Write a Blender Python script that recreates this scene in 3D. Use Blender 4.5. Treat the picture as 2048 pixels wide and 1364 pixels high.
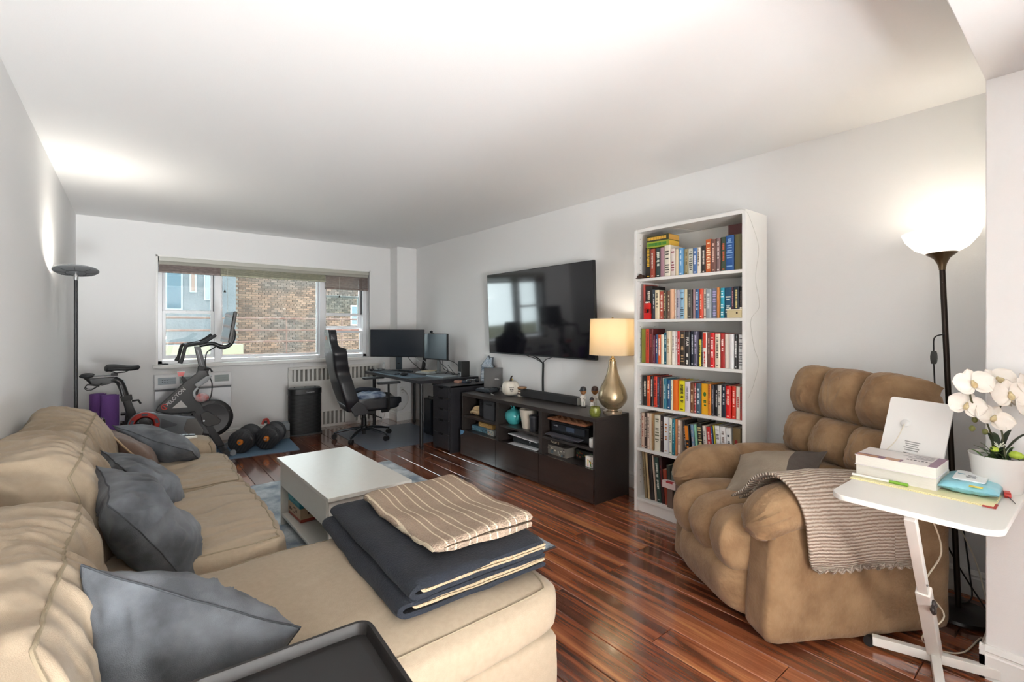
import bpy, bmesh, math, random
from math import sin, cos, pi, sqrt, atan2, radians
from mathutils import Vector, Matrix, noise, Euler

scn = bpy.context.scene
for _o in list(bpy.data.objects):
    bpy.data.objects.remove(_o)
COL = scn.collection
R = random.Random(7)

# ---------------------------------------------------------------- camera
CAM_F, CAM_YAW, CAM_H = 953.32, radians(38.8177), 1.3182
cam_d = bpy.data.cameras.new('camera')
cam_d.sensor_fit = 'HORIZONTAL'
cam_d.sensor_width = 36.0
cam_d.lens = 36.0 * CAM_F / 2048
cam_d.shift_x = -(1027.29 - 1024) / 2048
cam_d.shift_y = -(682 - 654.6) / 2048
cam_d.clip_start = 0.02
cam_d.clip_end = 200
cam = bpy.data.objects.new('camera', cam_d)
COL.objects.link(cam)
cam.location = (0, 0, CAM_H)
cam.rotation_euler = (pi / 2, 0, -CAM_YAW)
scn.camera = cam

# ---------------------------------------------------------------- world, exposure
wd = bpy.data.worlds.new('sky')
scn.world = wd
wd.use_nodes = True
_bg = wd.node_tree.nodes['Background']
_bg.inputs['Color'].default_value = (0.88, 0.95, 1.0, 1)
_bg.inputs['Strength'].default_value = 2.8
scn.view_settings.view_transform = 'Standard'
scn.view_settings.look = 'None'
scn.view_settings.gamma = 1.0
scn.view_settings.use_curve_mapping = False
scn.view_settings.exposure = 1.78
try:
    scn.cycles.use_denoising = True
    scn.cycles.use_adaptive_sampling = True
    scn.cycles.adaptive_threshold = 0.025
    scn.cycles.max_bounces = 8
    scn.cycles.diffuse_bounces = 5
    scn.cycles.glossy_bounces = 3
    scn.cycles.transparent_max_bounces = 12
    scn.cycles.sample_clamp_indirect = 8.0
    scn.cycles.caustics_reflective = False
    scn.cycles.caustics_refractive = False
except Exception:
    pass

# daylight through the window: a sampling portal in the opening
_pl = bpy.data.lights.new('window_portal', 'AREA')
_pl.shape = 'RECTANGLE'
_pl.size, _pl.size_y = 2.36, 1.16
_po = bpy.data.objects.new('window_portal', _pl)
COL.objects.link(_po)
_po.location = (1.42, 6.78, 1.5)
_po.rotation_euler = (-pi / 2, 0, 0)
_pl.cycles.is_portal = True

# ---------------------------------------------------------------- room numbers
XL, XR, YF, CEIL = -0.426, 3.232, 6.50, 2.456
YN = -2.6            # wall behind the camera
STX, STY = 2.515, 0.285   # corner of the wall that juts out on the right
# ================================================================ toolkit
def lin(h):
    if isinstance(h, (tuple, list)):
        return tuple(h)[:3] + (1,)
    h = h.lstrip('#')
    c = [int(h[i:i + 2], 16) / 255 for i in (0, 2, 4)]
    return tuple((x / 12.92 if x <= .04045 else ((x + .055) / 1.055) ** 2.4) for x in c) + (1,)

MATS = {}
def mat(name, col=None, rough=.5, metal=0, bump=None, var=None, spec=None, coat=0, sheen=0, emis=None, estr=0,
        trans=0, alpha=1, ior=None, stretch=None, coatrough=.1):
    """bump=(scale,strength[,detail]) noise bump; var=(scale,amount,col2) noise colour mottling; stretch=(x,y,z) of the texture space"""
    if name in MATS:
        return MATS[name]
    m = bpy.data.materials.new(name)
    m.use_nodes = True
    MATS[name] = m
    nt = m.node_tree
    b = nt.nodes['Principled BSDF']
    I = b.inputs
    c = lin(col) if col is not None else (.8, .8, .8, 1)
    I['Base Color'].default_value = c
    I['Roughness'].default_value = rough
    I['Metallic'].default_value = metal
    if spec is not None: I['Specular IOR Level'].default_value = spec
    if coat: I['Coat Weight'].default_value = coat; I['Coat Roughness'].default_value = coatrough
    if sheen:
        I['Sheen Weight'].default_value = sheen
        I['Sheen Roughness'].default_value = .5
        I['Sheen Tint'].default_value = tuple(min(1, x * .6 + .4) for x in c[:3]) + (1,)
    if emis is not None:
        I['Emission Color'].default_value = lin(emis)
        I['Emission Strength'].default_value = estr
    if trans: I['Transmission Weight'].default_value = trans
    if ior: I['IOR'].default_value = ior
    if alpha < 1: I['Alpha'].default_value = alpha
    tc = None
    def coord():
        nonlocal tc
        if tc is None:
            t = nt.nodes.new('ShaderNodeTexCoord')
            mp = nt.nodes.new('ShaderNodeMapping')
            nt.links.new(t.outputs['Object'], mp.inputs['Vector'])
            if stretch: mp.inputs['Scale'].default_value = stretch
            tc = mp.outputs['Vector']
        return tc
    if var:
        n = nt.nodes.new('ShaderNodeTexNoise')
        n.inputs['Scale'].default_value = var[0]
        n.inputs['Detail'].default_value = 5
        nt.links.new(coord(), n.inputs['Vector'])
        rp = nt.nodes.new('ShaderNodeValToRGB')
        rp.color_ramp.elements[0].position = .5 - var[1]
        rp.color_ramp.elements[1].position = .5 + var[1]
        rp.color_ramp.elements[0].color = c
        rp.color_ramp.elements[1].color = lin(var[2])
        nt.links.new(n.outputs['Fac'], rp.inputs['Fac'])
        nt.links.new(rp.outputs['Color'], I['Base Color'])
    if bump:
        n = nt.nodes.new('ShaderNodeTexNoise')
        n.inputs['Scale'].default_value = bump[0]
        n.inputs['Detail'].default_value = bump[2] if len(bump) > 2 else 3
        nt.links.new(coord(), n.inputs['Vector'])
        bp = nt.nodes.new('ShaderNodeBump')
        bp.inputs['Strength'].default_value = bump[1]
        bp.inputs['Distance'].default_value = .01
        nt.links.new(n.outputs['Fac'], bp.inputs['Height'])
        nt.links.new(bp.outputs['Normal'], I['Normal'])
    return m

def flat(h, rough=.5, **k):
    return mat('paint_%s_%d' % (h.strip('#'), int(rough * 100)), h, rough, **k)

class MB:
    """collects shapes, then links them as one mesh object"""
    def __init__(s):
        s.v, s.f = [], []
    def add(s, vs, fs, m=None):
        o = len(s.v)
        s.v += [tuple(m @ Vector(p)) for p in vs] if m is not None else [tuple(p) for p in vs]
        s.f += [tuple(i + o for i in f) for f in fs]
        return s
    def box(s, c, d, m=None):
        x, y, z = c
        a, b, e = d[0] / 2, d[1] / 2, d[2] / 2
        vs = [(x + i * a, y + j * b, z + k * e) for k in (-1, 1) for j in (-1, 1) for i in (-1, 1)]
        return s.add(vs, [(0, 2, 3, 1), (4, 5, 7, 6), (0, 1, 5, 4), (2, 6, 7, 3), (0, 4, 6, 2), (1, 3, 7, 5)], m)
    def b2(s, x0, x1, y0, y1, z0, z1, m=None):
        return s.box(((x0 + x1) / 2, (y0 + y1) / 2, (z0 + z1) / 2), (abs(x1 - x0), abs(y1 - y0), abs(z1 - z0)), m)
    def tube(s, pts, r, n=8, closed=False, caps=True, flat_=1.0):
        pts = [Vector(p) for p in pts]
        N = len(pts)
        rs = r if isinstance(r, (list, tuple)) else [r] * N
        vs, fs = [], []
        up = None
        for i, p in enumerate(pts):
            if closed: t = (pts[(i + 1) % N] - pts[i - 1])
            else: t = pts[min(i + 1, N - 1)] - pts[max(i - 1, 0)]
            t = t.normalized() if t.length > 1e-9 else Vector((0, 0, 1))
            if up is None:
                up = Vector((0, 0, 1)) if abs(t.z) < .9 else Vector((1, 0, 0))
            a = t.cross(up)
            a = a.normalized() if a.length > 1e-6 else t.orthogonal().normalized()
            b = a.cross(t).normalized()
            up = b
            for k in range(n):
                an = 2 * pi * k / n
                vs.append(p + a * (cos(an) * rs[i]) + b * (sin(an) * rs[i] * flat_))
        M = N if closed else N - 1
        for i in range(M):
            j = (i + 1) % N
            for k in range(n):
                l = (k + 1) % n
                fs.append((i * n + k, i * n + l, j * n + l, j * n + k))
        if caps and not closed:
            fs.append(tuple(range(n))[::-1])
            fs.append(tuple((N - 1) * n + k for k in range(n)))
        return s.add(vs, fs)
    def cyl(s, p0, p1, r0, r1=None, n=20):
        return s.tube([p0, p1], [r0, r0 if r1 is None else r1], n)
    def lathe(s, prof, n=32, m=None, close=False):
        """prof: (r,z) from bottom to top, turned about the z axis"""
        vs, fs = [], []
        for r, z in prof:
            for k in range(n):
                a = 2 * pi * k / n
                vs.append((r * cos(a), r * sin(a), z))
        P = len(prof)
        for i in range(P - 1):
            for k in range(n):
                l = (k + 1) % n
                fs.append((i * n + k, i * n + l, (i + 1) * n + l, (i + 1) * n + k))
        if not close:
            if prof[0][0] > 1e-4: fs.append(tuple(range(n))[::-1])
            if prof[-1][0] > 1e-4: fs.append(tuple((P - 1) * n + k for k in range(n)))
        else:
            for k in range(n):
                l = (k + 1) % n
                fs.append(((P - 1) * n + k, (P - 1) * n + l, l, k))
        return s.add(vs, fs, m)
    def prism(s, poly, h0, h1, m=None):
        """polygon in xy (ccw), extruded along z from h0 to h1"""
        n = len(poly)
        vs = [(p[0], p[1], h0) for p in poly] + [(p[0], p[1], h1) for p in poly]
        fs = [tuple(range(n))[::-1], tuple(range(n, 2 * n))]
        fs += [(i, (i + 1) % n, n + (i + 1) % n, n + i) for i in range(n)]
        return s.add(vs, fs, m)
    def grid(s, fn, nu, nv, cu=False, cv=False, m=None):
        vs = [fn(i / (nu if cu else nu - 1), j / (nv if cv else nv - 1)) for i in range(nu) for j in range(nv)]
        fs = []
        for i in range(nu if cu else nu - 1):
            for j in range(nv if cv else nv - 1):
                i2, j2 = (i + 1) % nu, (j + 1) % nv
                fs.append((i * nv + j, i2 * nv + j, i2 * nv + j2, i * nv + j2))
        return s.add(vs, fs, m)
    def ball(s, c, r, nu=16, nv=10, m=None):
        r = (r, r, r) if not isinstance(r, (tuple, list)) else r
        def fn(u, v):
            a, b = 2 * pi * u, pi * (v - .5)
            return (c[0] + r[0] * cos(b) * cos(a), c[1] + r[1] * cos(b) * sin(a), c[2] + r[2] * sin(b))
        return s.grid(fn, nu, nv, cu=True, m=m)
    def cube_grid(s, n, fn, m=None):
        """six n x n faces of the cube [-1,1]^3, each point sent through fn"""
        vs, fs, ix = [], [], {}
        ns = n if isinstance(n, (tuple, list)) else (n, n, n)
        def vid(p):
            k = tuple(round(q, 5) for q in p)
            if k not in ix:
                ix[k] = len(vs)
                vs.append(fn(*p))
            return ix[k]
        for ax in range(3):
            a, b = (ax + 1) % 3, (ax + 2) % 3
            for sg in (-1, 1):
                for i in range(ns[a]):
                    for j in range(ns[b]):
                        q = []
                        for di, dj in ((0, 0), (1, 0), (1, 1), (0, 1)):
                            p = [0, 0, 0]
                            p[ax] = sg
                            p[a] = -1 + 2 * (i + di) / ns[a]
                            p[b] = -1 + 2 * (j + dj) / ns[b]
                            q.append(vid(p))
                        fs.append(tuple(q if sg > 0 else q[::-1]))
        return s.add(vs, fs, m)
    def xf(s, m):
        s.v = [tuple(m @ Vector(p)) for p in s.v]
        return s
    def build(s, name, material, parent=None, smooth=40, bev=0, seg=2, sub=0):
        me = bpy.data.meshes.new(name)
        me.from_pydata(s.v, [], s.f)
        me.validate()
        if bev:
            bm = bmesh.new()
            bm.from_mesh(me)
            bmesh.ops.recalc_face_normals(bm, faces=bm.faces)
            es = [e for e in bm.edges if len(e.link_faces) == 2 and e.calc_face_angle(0) > .6]
            if es:
                bmesh.ops.bevel(bm, geom=es, offset=bev, segments=seg, profile=.5, affect='EDGES', clamp_overlap=True)
            bm.to_mesh(me)
            bm.free()
        else:
            bm = bmesh.new()
            bm.from_mesh(me)
            bmesh.ops.recalc_face_normals(bm, faces=bm.faces)
            bm.to_mesh(me)
            bm.free()
        if smooth:
            me.polygons.foreach_set('use_smooth', [True] * len(me.polygons))
            me.set_sharp_from_angle(angle=radians(smooth))
        if material is not None: me.materials.append(material)
        o = bpy.data.objects.new(name, me)
        COL.objects.link(o)
        o.parent = parent
        if bev:
            w = o.modifiers.new('normals', 'WEIGHTED_NORMAL')
            w.keep_sharp = True
        if sub:
            w = o.modifiers.new('subdivision', 'SUBSURF')
            w.levels = w.render_levels = sub
        return o

def tag(o, label=None, cat=None, group=None, kind=None):
    if label: o['label'] = label
    if cat: o['category'] = cat
    if group: o['group'] = group
    if kind: o['kind'] = kind
    return o

def thing(name, label, cat, loc=(0, 0, 0), rz=0, group=None, rot=None):
    o = bpy.data.objects.new(name, None)
    COL.objects.link(o)
    o.empty_display_size = .05
    o.location = loc
    o.rotation_euler = rot if rot else (0, 0, rz)
    return tag(o, label, cat, group)

def struct(o):
    o['kind'] = 'structure'
    return o

def T(x=0, y=0, z=0, rx=0, ry=0, rz=0, s=None):
    m = Matrix.Translation((x, y, z)) @ Euler((rx, ry, rz)).to_matrix().to_4x4()
    if s is not None:
        s = s if isinstance(s, (tuple, list)) else (s, s, s)
        m = m @ Matrix.Diagonal((s[0], s[1], s[2], 1))
    return m

def basis(xa, ya, za, o):
    """matrix whose columns are the axes xa, ya, za at origin o"""
    m = Matrix.Identity(4)
    for i, a in enumerate((xa, ya, za)):
        for j in range(3): m[j][i] = a[j]
    for j in range(3): m[j][3] = o[j]
    return m

def text_mb(txt, size, depth=0.0006):
    """lettering as a mesh in the xy plane, centred on the origin, width scaled to fit nothing: height = size"""
    cu = bpy.data.curves.new('lettering', 'FONT')
    cu.body = txt
    cu.size = size
    cu.align_x = 'CENTER'
    cu.align_y = 'CENTER'
    cu.extrude = depth
    cu.resolution_u = 2
    o = bpy.data.objects.new('lettering', cu)
    COL.objects.link(o)
    dg = bpy.context.evaluated_depsgraph_get()
    me = o.evaluated_get(dg).to_mesh()
    m = MB()
    m.add([tuple(v.co) for v in me.vertices], [tuple(p.vertices) for p in me.polygons])
    o.evaluated_get(dg).to_mesh_clear()
    bpy.data.objects.remove(o)
    bpy.data.curves.remove(cu)
    return m

def marks_mb(w, h, n, seed=1, depth=.0006):
    """a row of small upright strokes standing in for print too small to read, in the xy plane"""
    m = MB(); rr_ = random.Random(seed)
    for i in range(n):
        x0 = -w / 2 + w * i / n
        hh = h * rr_.uniform(.55, 1)
        m.box((x0 + w / n * .4, -(h - hh) / 2, 0), (w / n * rr_.uniform(.45, .75), hh, depth * 2))
    return m

def spline(pts, n=8, closed=False):
    """Catmull-Rom through pts"""
    P = [Vector(p) for p in pts]
    N = len(P)
    out = []
    for i in range(N if closed else N - 1):
        if closed: a, b, c, d = P[i - 1], P[i], P[(i + 1) % N], P[(i + 2) % N]
        else: a, b, c, d = P[max(i - 1, 0)], P[i], P[i + 1], P[min(i + 2, N - 1)]
        for k in range(n):
            t = k / n
            out.append(.5 * ((2 * b) + (c - a) * t + (2 * a - 5 * b + 4 * c - d) * t * t + (3 * b - a - 3 * c + d) * t ** 3))
    if not closed: out.append(P[-1])
    return out

def rrect(w, h, r, n=5):
    """rounded rectangle polygon (ccw) centred on 0"""
    out = []
    for cx_, cy_, a0 in ((w / 2 - r, h / 2 - r, 0), (-w / 2 + r, h / 2 - r, pi / 2), (-w / 2 + r, -h / 2 + r, pi), (w / 2 - r, -h / 2 + r, 1.5 * pi)):
        for k in range(n + 1):
            a = a0 + pi / 2 * k / n
            out.append((cx_ + r * cos(a), cy_ + r * sin(a)))
    return out

def fbm(p, s, seed=0, oct_=3):
    return noise.fractal(Vector((p[0] * s + seed * 7.3, p[1] * s - seed * 3.1, p[2] * s + seed * 1.7)), 1.0, 2.0, oct_)

def sgnpow(x, p):
    return math.copysign(abs(x) ** p, x)
# ================================================================ the room
WALL = mat('wall_paint', '#e6e6e5', .62, bump=(260, .06, 2))
CEILM = mat('ceiling_paint', '#efefee', .75, bump=(180, .05, 2))
TRIM = mat('trim_paint', '#e6e6e3', .38)
VINYL = mat('window_vinyl', '#eef0f2', .3)

def wood_floor_mat():
    m = bpy.data.materials.new('tigerwood_laminate')
    m.use_nodes = True
    nt = m.node_tree
    N, L = nt.nodes.new, nt.links.new
    b = nt.nodes['Principled BSDF']
    tc, oi = N('ShaderNodeTexCoord'), N('ShaderNodeObjectInfo')
    off = N('ShaderNodeVectorMath'); off.operation = 'SCALE'
    cmb = N('ShaderNodeCombineXYZ')
    L(oi.outputs['Random'], cmb.inputs['X']); L(oi.outputs['Random'], cmb.inputs['Y']); L(oi.outputs['Random'], cmb.inputs['Z'])
    L(cmb.outputs[0], off.inputs[0]); off.inputs['Scale'].default_value = 83.0
    add = N('ShaderNodeVectorMath'); L(tc.outputs['Object'], add.inputs[0]); L(off.outputs[0], add.inputs[1])
    def nz(scale, detail, st, dist=0, rough=.5):
        mp = N('ShaderNodeMapping'); mp.inputs['Scale'].default_value = st
        L(add.outputs[0], mp.inputs['Vector'])
        n = N('ShaderNodeTexNoise'); n.inputs['Scale'].default_value = scale
        n.inputs['Detail'].default_value = detail; n.inputs['Distortion'].default_value = dist
        n.inputs['Roughness'].default_value = rough
        L(mp.outputs[0], n.inputs['Vector'])
        return n.outputs['Fac']
    big = nz(1.0, 4, (15, .9, 1), 1.0)
    fine = nz(1.0, 5, (110, 4, 1), .3, .6)
    r1 = N('ShaderNodeValToRGB')
    cr = r1.color_ramp
    cr.elements[0].position = .30; cr.elements[0].color = lin('#47271c')
    cr.elements[1].position = .74; cr.elements[1].color = lin('#b07446')
    for p, c in ((.43, '#653724'), (.52, '#844a2f'), (.62, '#965839')):
        e = cr.elements.new(p); e.color = lin(c)
    mx = N('ShaderNodeMath'); mx.operation = 'MULTIPLY_ADD'; L(fine, mx.inputs[0]); mx.inputs[1].default_value = .34; 
    sb = N('ShaderNodeMath'); sb.operation = 'SUBTRACT'; L(big, sb.inputs[0]); sb.inputs[1].default_value = .17
    L(sb.outputs[0], mx.inputs[2])
    tone = N('ShaderNodeMath'); tone.operation = 'MULTIPLY_ADD'; L(oi.outputs['Random'], tone.inputs[0]); tone.inputs[1].default_value = .16; tone.inputs[2].default_value = -.08
    ad = N('ShaderNodeMath'); L(mx.outputs[0], ad.inputs[0]); L(tone.outputs[0], ad.inputs[1])
    L(ad.outputs[0], r1.inputs['Fac'])
    L(r1.outputs['Color'], b.inputs['Base Color'])
    b.inputs['Roughness'].default_value = .17
    b.inputs['Specular IOR Level'].default_value = .8
    b.inputs['Coat Weight'].default_value = .9
    b.inputs['Coat Roughness'].default_value = .09
    bp = N('ShaderNodeBump'); bp.inputs['Strength'].default_value = .012; bp.inputs['Distance'].default_value = .004
    L(fine, bp.inputs['Height']); L(bp.outputs['Normal'], b.inputs['Normal'])
    return m
FLOORM = wood_floor_mat()

# ---- floor: a sub-floor and one object for each laminate plank
m = MB(); m.b2(XL - .1, XR + .1, YN - .1, YF + .1, -.06, -.009)
floor = struct(m.build('floor', mat('subfloor', '#2a1711', .6), smooth=0))
PW = .1475
plank_cache = {}
def plank_mesh(w, l):
    k = (round(w, 3), round(l, 2))
    if k not in plank_cache:
        g = .0011
        a, b_, h, e = w / 2 - g, l / 2 - g, .009, .0022
        vs = [(-a, -b_, -h), (a, -b_, -h), (a, b_, -h), (-a, b_, -h),
              (-a, -b_, -e), (a, -b_, -e), (a, b_, -e), (-a, b_, -e),
              (-a + e, -b_ + e, 0), (a - e, -b_ + e, 0), (a - e, b_ - e, 0), (-a + e, b_ - e, 0)]
        fs = [(8, 9, 10, 11)] + [(4 + i, 4 + (i + 1) % 4, 8 + (i + 1) % 4, 8 + i) for i in range(4)] + [(i, (i + 1) % 4, 4 + (i + 1) % 4, 4 + i) for i in range(4)]
        me = bpy.data.meshes.new('plank')
        me.from_pydata(vs, [], fs); me.materials.append(FLOORM)
        plank_cache[k] = me
    return plank_cache[k]
rp = random.Random(21)
row = 0
x = 1.406 - PW * 13
while x < XR:
    x0, x1 = max(x, XL), min(x + PW, XR)
    if x1 - x0 > .01:
        y = YN - [0, .42, .83, .21, .64][row % 5] - rp.uniform(0, .2)
        while y < YF:
            l = 1.28
            y0, y1 = max(y, YN), min(y + l, YF)
            if y1 - y0 > .04:
                o = bpy.data.objects.new('plank', plank_mesh(x1 - x0, y1 - y0))
                o.location = ((x0 + x1) / 2, (y0 + y1) / 2, 0)
                COL.objects.link(o); o.parent = floor
            y += l
    x += PW; row += 1

# ---- ceiling, walls
m = MB(); m.b2(XL - .15, XR + .15, YN - .15, YF + .3, CEIL, CEIL + .1)
struct(m.build('ceiling', CEILM, smooth=0))
m = MB(); m.b2(XL - .15, XL, YN - .15, YF + .3, 0, CEIL)
struct(m.build('wall_left', WALL, smooth=0))
m = MB(); m.b2(XR, XR + .15, STY, YF + .3, 0, CEIL)
struct(m.build('wall_right', WALL, smooth=0))
WX0, WX1, WZ0, WZ1 = .236, 2.622, .905, 2.095
m = MB()
m.b2(XL, WX0, YF, YF + .3, 0, CEIL); m.b2(WX1, XR, YF, YF + .3, 0, CEIL)
m.b2(WX0, WX1, YF, YF + .3, 0, WZ0); m.b2(WX0, WX1, YF, YF + .3, WZ1, CEIL)
struct(m.build('wall_far', WALL, smooth=0))
m = MB(); m.b2(2.932, XR, 6.262, YF, 0, CEIL)
struct(m.build('wall_corner_column', WALL, smooth=0, bev=.004))
m = MB(); m.b2(STX, XR + .15, YN - .15, STY, 0, CEIL)
struct(m.build('wall_near_right', WALL, smooth=0, bev=.004))
m = MB(); m.b2(XL, STX, -.06, STY, 2.248, CEIL)
struct(m.build('wall_header', WALL, smooth=0, bev=.003))
m = MB(); m.b2(XL - .15, STX, YN - .15, YN, 0, CEIL)
struct(m.build('wall_near', WALL, smooth=0))

# ---- baseboards with a stepped moulding
def baseboard(name, pts, h=.125):
    """pts: floor polyline, room on the left-hand side of travel"""
    mb = MB()
    prof = [(0, 0), (.016, 0), (.016, h * .70), (.012, h * .74), (.012, h * .80), (.017, h * .84), (.013, h * .93), (.006, h), (0, h)]
    n = len(prof)
    P = [Vector((p[0], p[1], 0)) for p in pts]
    for i in range(len(P) - 1):
        d = (P[i + 1] - P[i]).normalized()
        nn = Vector((-d.y, d.x, 0))
        e0, e1 = (0 if i == 0 else .0), (0 if i == len(P) - 2 else .0)
        vs = [P[i] - d * e0 + nn * a + Vector((0, 0, z)) for a, z in prof] + [P[i + 1] + d * e1 + nn * a + Vector((0, 0, z)) for a, z in prof]
        fs = [(k, (k + 1) % n, n + (k + 1) % n, n + k) for k in range(n)] + [tuple(range(n)), tuple(range(n, 2 * n))[::-1]]
        mb.add(vs, fs)
    return struct(mb.build(name, TRIM, smooth=0))
baseboard('baseboard_right', [(XR, STY), (XR, 6.262)])
baseboard('baseboard_column', [(XR, 6.262), (2.916, 6.262), ])
baseboard('baseboard_column_side', [(2.932, 6.246), (2.932, YF)])
baseboard('baseboard_far', [(1.545, YF), (XL, YF)])
baseboard('baseboard_left', [(XL, YF), (XL, YN)])
baseboard('baseboard_near_right', [(STX, YN), (STX, STY + .016)])
baseboard('baseboard_near_right_end', [(STX - .016, STY), (XR, STY)])

# ---- window: sill, frame, sashes, panes
YW = 6.66
win = MB()
win.b2(WX0, WX1, YF + .10, YF + .26, WZ0, WZ0 + .04)
win.b2(WX0, WX1, YF + .10, YF + .26, WZ1 - .05, WZ1)
win.b2(WX0, WX0 + .045, YF + .10, YF + .26, WZ0, WZ1)
win.b2(WX1 - .05, WX1, YF + .10, YF + .26, WZ0, WZ1)
win.b2(.775, .845, YF + .09, YF + .26, WZ0, WZ1)
win.b2(1.975, 2.055, YF + .09, YF + .26, WZ0, WZ1)
w1 = struct(win.build('window_1', VINYL, smooth=0, bev=.004))
GLASS = bpy.data.materials.new('window_glass'); GLASS.use_nodes = True
_nt = GLASS.node_tree; _nt.nodes.clear()
_o = _nt.nodes.new('ShaderNodeOutputMaterial'); _mx = _nt.nodes.new('ShaderNodeMixShader')
_t = _nt.nodes.new('ShaderNodeBsdfTransparent'); _g = _nt.nodes.new('ShaderNodeBsdfGlossy'); _f = _nt.nodes.new('ShaderNodeFresnel')
_t.inputs['Color'].default_value = (.93, .97, .96, 1); _g.inputs['Roughness'].default_value = .01; _f.inputs['IOR'].default_value = 1.45
_nt.links.new(_f.outputs[0], _mx.inputs['Fac']); _nt.links.new(_t.outputs[0], _mx.inputs[1]); _nt.links.new(_g.outputs[0], _mx.inputs[2]); _nt.links.new(_mx.outputs[0], _o.inputs[0])
DARKGAP = flat('#3c4046', .5)
def sash(x0, x1, z0, z1, y, fw=.032, name='sash', parent=w1):
    s = MB()
    d = .03
    s.b2(x0, x1, y - d / 2, y + d / 2, z0, z0 + fw * 1.25); s.b2(x0, x1, y - d / 2, y + d / 2, z1 - fw, z1)
    s.b2(x0, x0 + fw, y - d / 2, y + d / 2, z0 + fw, z1 - fw * .9); s.b2(x1 - fw, x1, y - d / 2, y + d / 2, z0 + fw, z1 - fw * .9)
    o = s.build(name, VINYL, parent, smooth=0, bev=.003)
    p = MB(); p.b2(x0 + fw * .7, x1 - fw * .7, y - .002, y + .002, z0 + fw, z1 - fw * .7)
    p.build('pane', GLASS, o, smooth=0)
    return o
# left double-hung, centre fixed light, right double-hung
sash(.281, .775, 1.475, 2.045, YW + .035)
a = sash(.281, .775, .96, 1.51, YW)
MB().b2(.50, .56, YW - .03, YW - .016, 1.492, 1.506).build('sash_lock', VINYL, a, bev=.002)
sash(.845, 1.975, .955, 2.045, YW + .02, .02)
sash(2.055, 2.572, 1.475, 2.045, YW + .035)
a = sash(2.055, 2.572, .96, 1.27, YW, .03)
sash(2.06, 2.567, 1.30, 1.76, YW + .068, .03)
m = MB()
for x_ in (.284, .772, 2.058, 2.569):
    m.b2(x_ - .003, x_ + .003, YW - .016, YW + .02, 1.5, 2.04)
m.build('sash_track', DARKGAP, w1, smooth=0)
m = MB(); m.b2(WX0 - .045, WX1 + .035, YF - .055, YF + .12, WZ0 - .038, WZ0 + .002)
struct(m.build('window_sill', TRIM, smooth=0, bev=.006))
m = MB()
for x0, x1 in ((WX0 - .018, WX0), (WX1, WX1 + .018)): m.b2(x0, x1, YF - .006, YF + .02, WZ0, WZ1 + .018)
m.b2(WX0 - .018, WX1 + .018, YF - .006, YF + .02, WZ1, WZ1 + .018)
struct(m.build('trim_1', TRIM, smooth=0, bev=.002))

# ---- blinds drawn up: a valance and three stacks of slats
BL1 = mat('blind_slat_brown', '#9c8b83', .5, var=(30, .2, '#7b6c66'))
BL2 = mat('blind_slat_green', '#b5b39a', .5, var=(30, .2, '#93927c'))
VAL = mat('valance_sage', '#b4b3a8', .4)
bl = thing('window_blind', 'wide sage valance with three raised slatted blinds across the top of the window', 'blinds', (1.43, YF + .05, 2.0))
m = MB()
m.prism([(-.055, .095), (.05, .095), (.05, .015), (-.02, .015), (-.03, .03), (-.04, .045), (-.052, .05)], -1.185, 1.185,
        Matrix(((0, 0, 1, 0), (1, 0, 0, 0), (0, 1, 0, 0), (0, 0, 0, 1))))
m.build('valance', VAL, bl, bev=.003)
for x0, x1, z0, mt in ((-1.185, -.605, -.06, BL1), (-.60, .60, -.062, BL2), (.605, 1.185, -.155, BL1)):
    nsl = 9 if z0 > -.1 else 17
    for i in range(nsl):
        s = MB(); zz = z0 + .004 + (.012 - z0) * i / nsl
        s.b2(x0, x1, -.026 + R.uniform(-.002, .002), .024, zz, zz + .0042)
        s.build('slat', mt, bl, smooth=0)
    s = MB(); s.b2(x0, x1, -.026, .024, z0 - .014, z0 + .002); s.build('bottom_rail', mt, bl, bev=.003)
m = MB()
for x_, zl in ((-.53, -.86), (.60, -1.43), (-.56, -.26), (.78, -.27)):
    m.cyl((x_, -.035, .0), (x_, -.035, zl), .0013, n=6)
m.build('pull_cord', flat('#d9d6cc', .6), bl)
for x_, zl in ((-.56, -.27), (.78, -.28), (.60, -1.45)):
    m = MB(); m.lathe([(.002, .03), (.009, .018), (.013, 0)][::-1], 12, T(x_, -.035, zl)); m.build('cord_tassel', flat('#2a2522', .4), bl)

# ---- electric outlets
def outlet(x, y, z, rz, label, w=.075, h=.115):
    t = thing('wall_outlet', label, 'outlet', (x, y, z), rz)
    MB().box((0, -.004, 0), (w, .008, h)).build('cover_plate', TRIM, t, bev=.003)
    m = MB()
    for dz in (-.022, .022):
        for dx in (-.007, .007): m.box((dx, -.0086, dz), (.003, .002, .01))
        m.box((0, -.0086, dz - .01), (.004, .002, .004))
    m.build('socket_slot', flat('#4c4a46', .6), t, smooth=0)
    return t
outlet(3.01, 6.262, .42, 0, 'white outlet plate low on the corner column behind the desk')
outlet(XR, .46, .34, -pi / 2, 'white outlet with black plugs low on the right wall behind the floor lamp')
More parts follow.
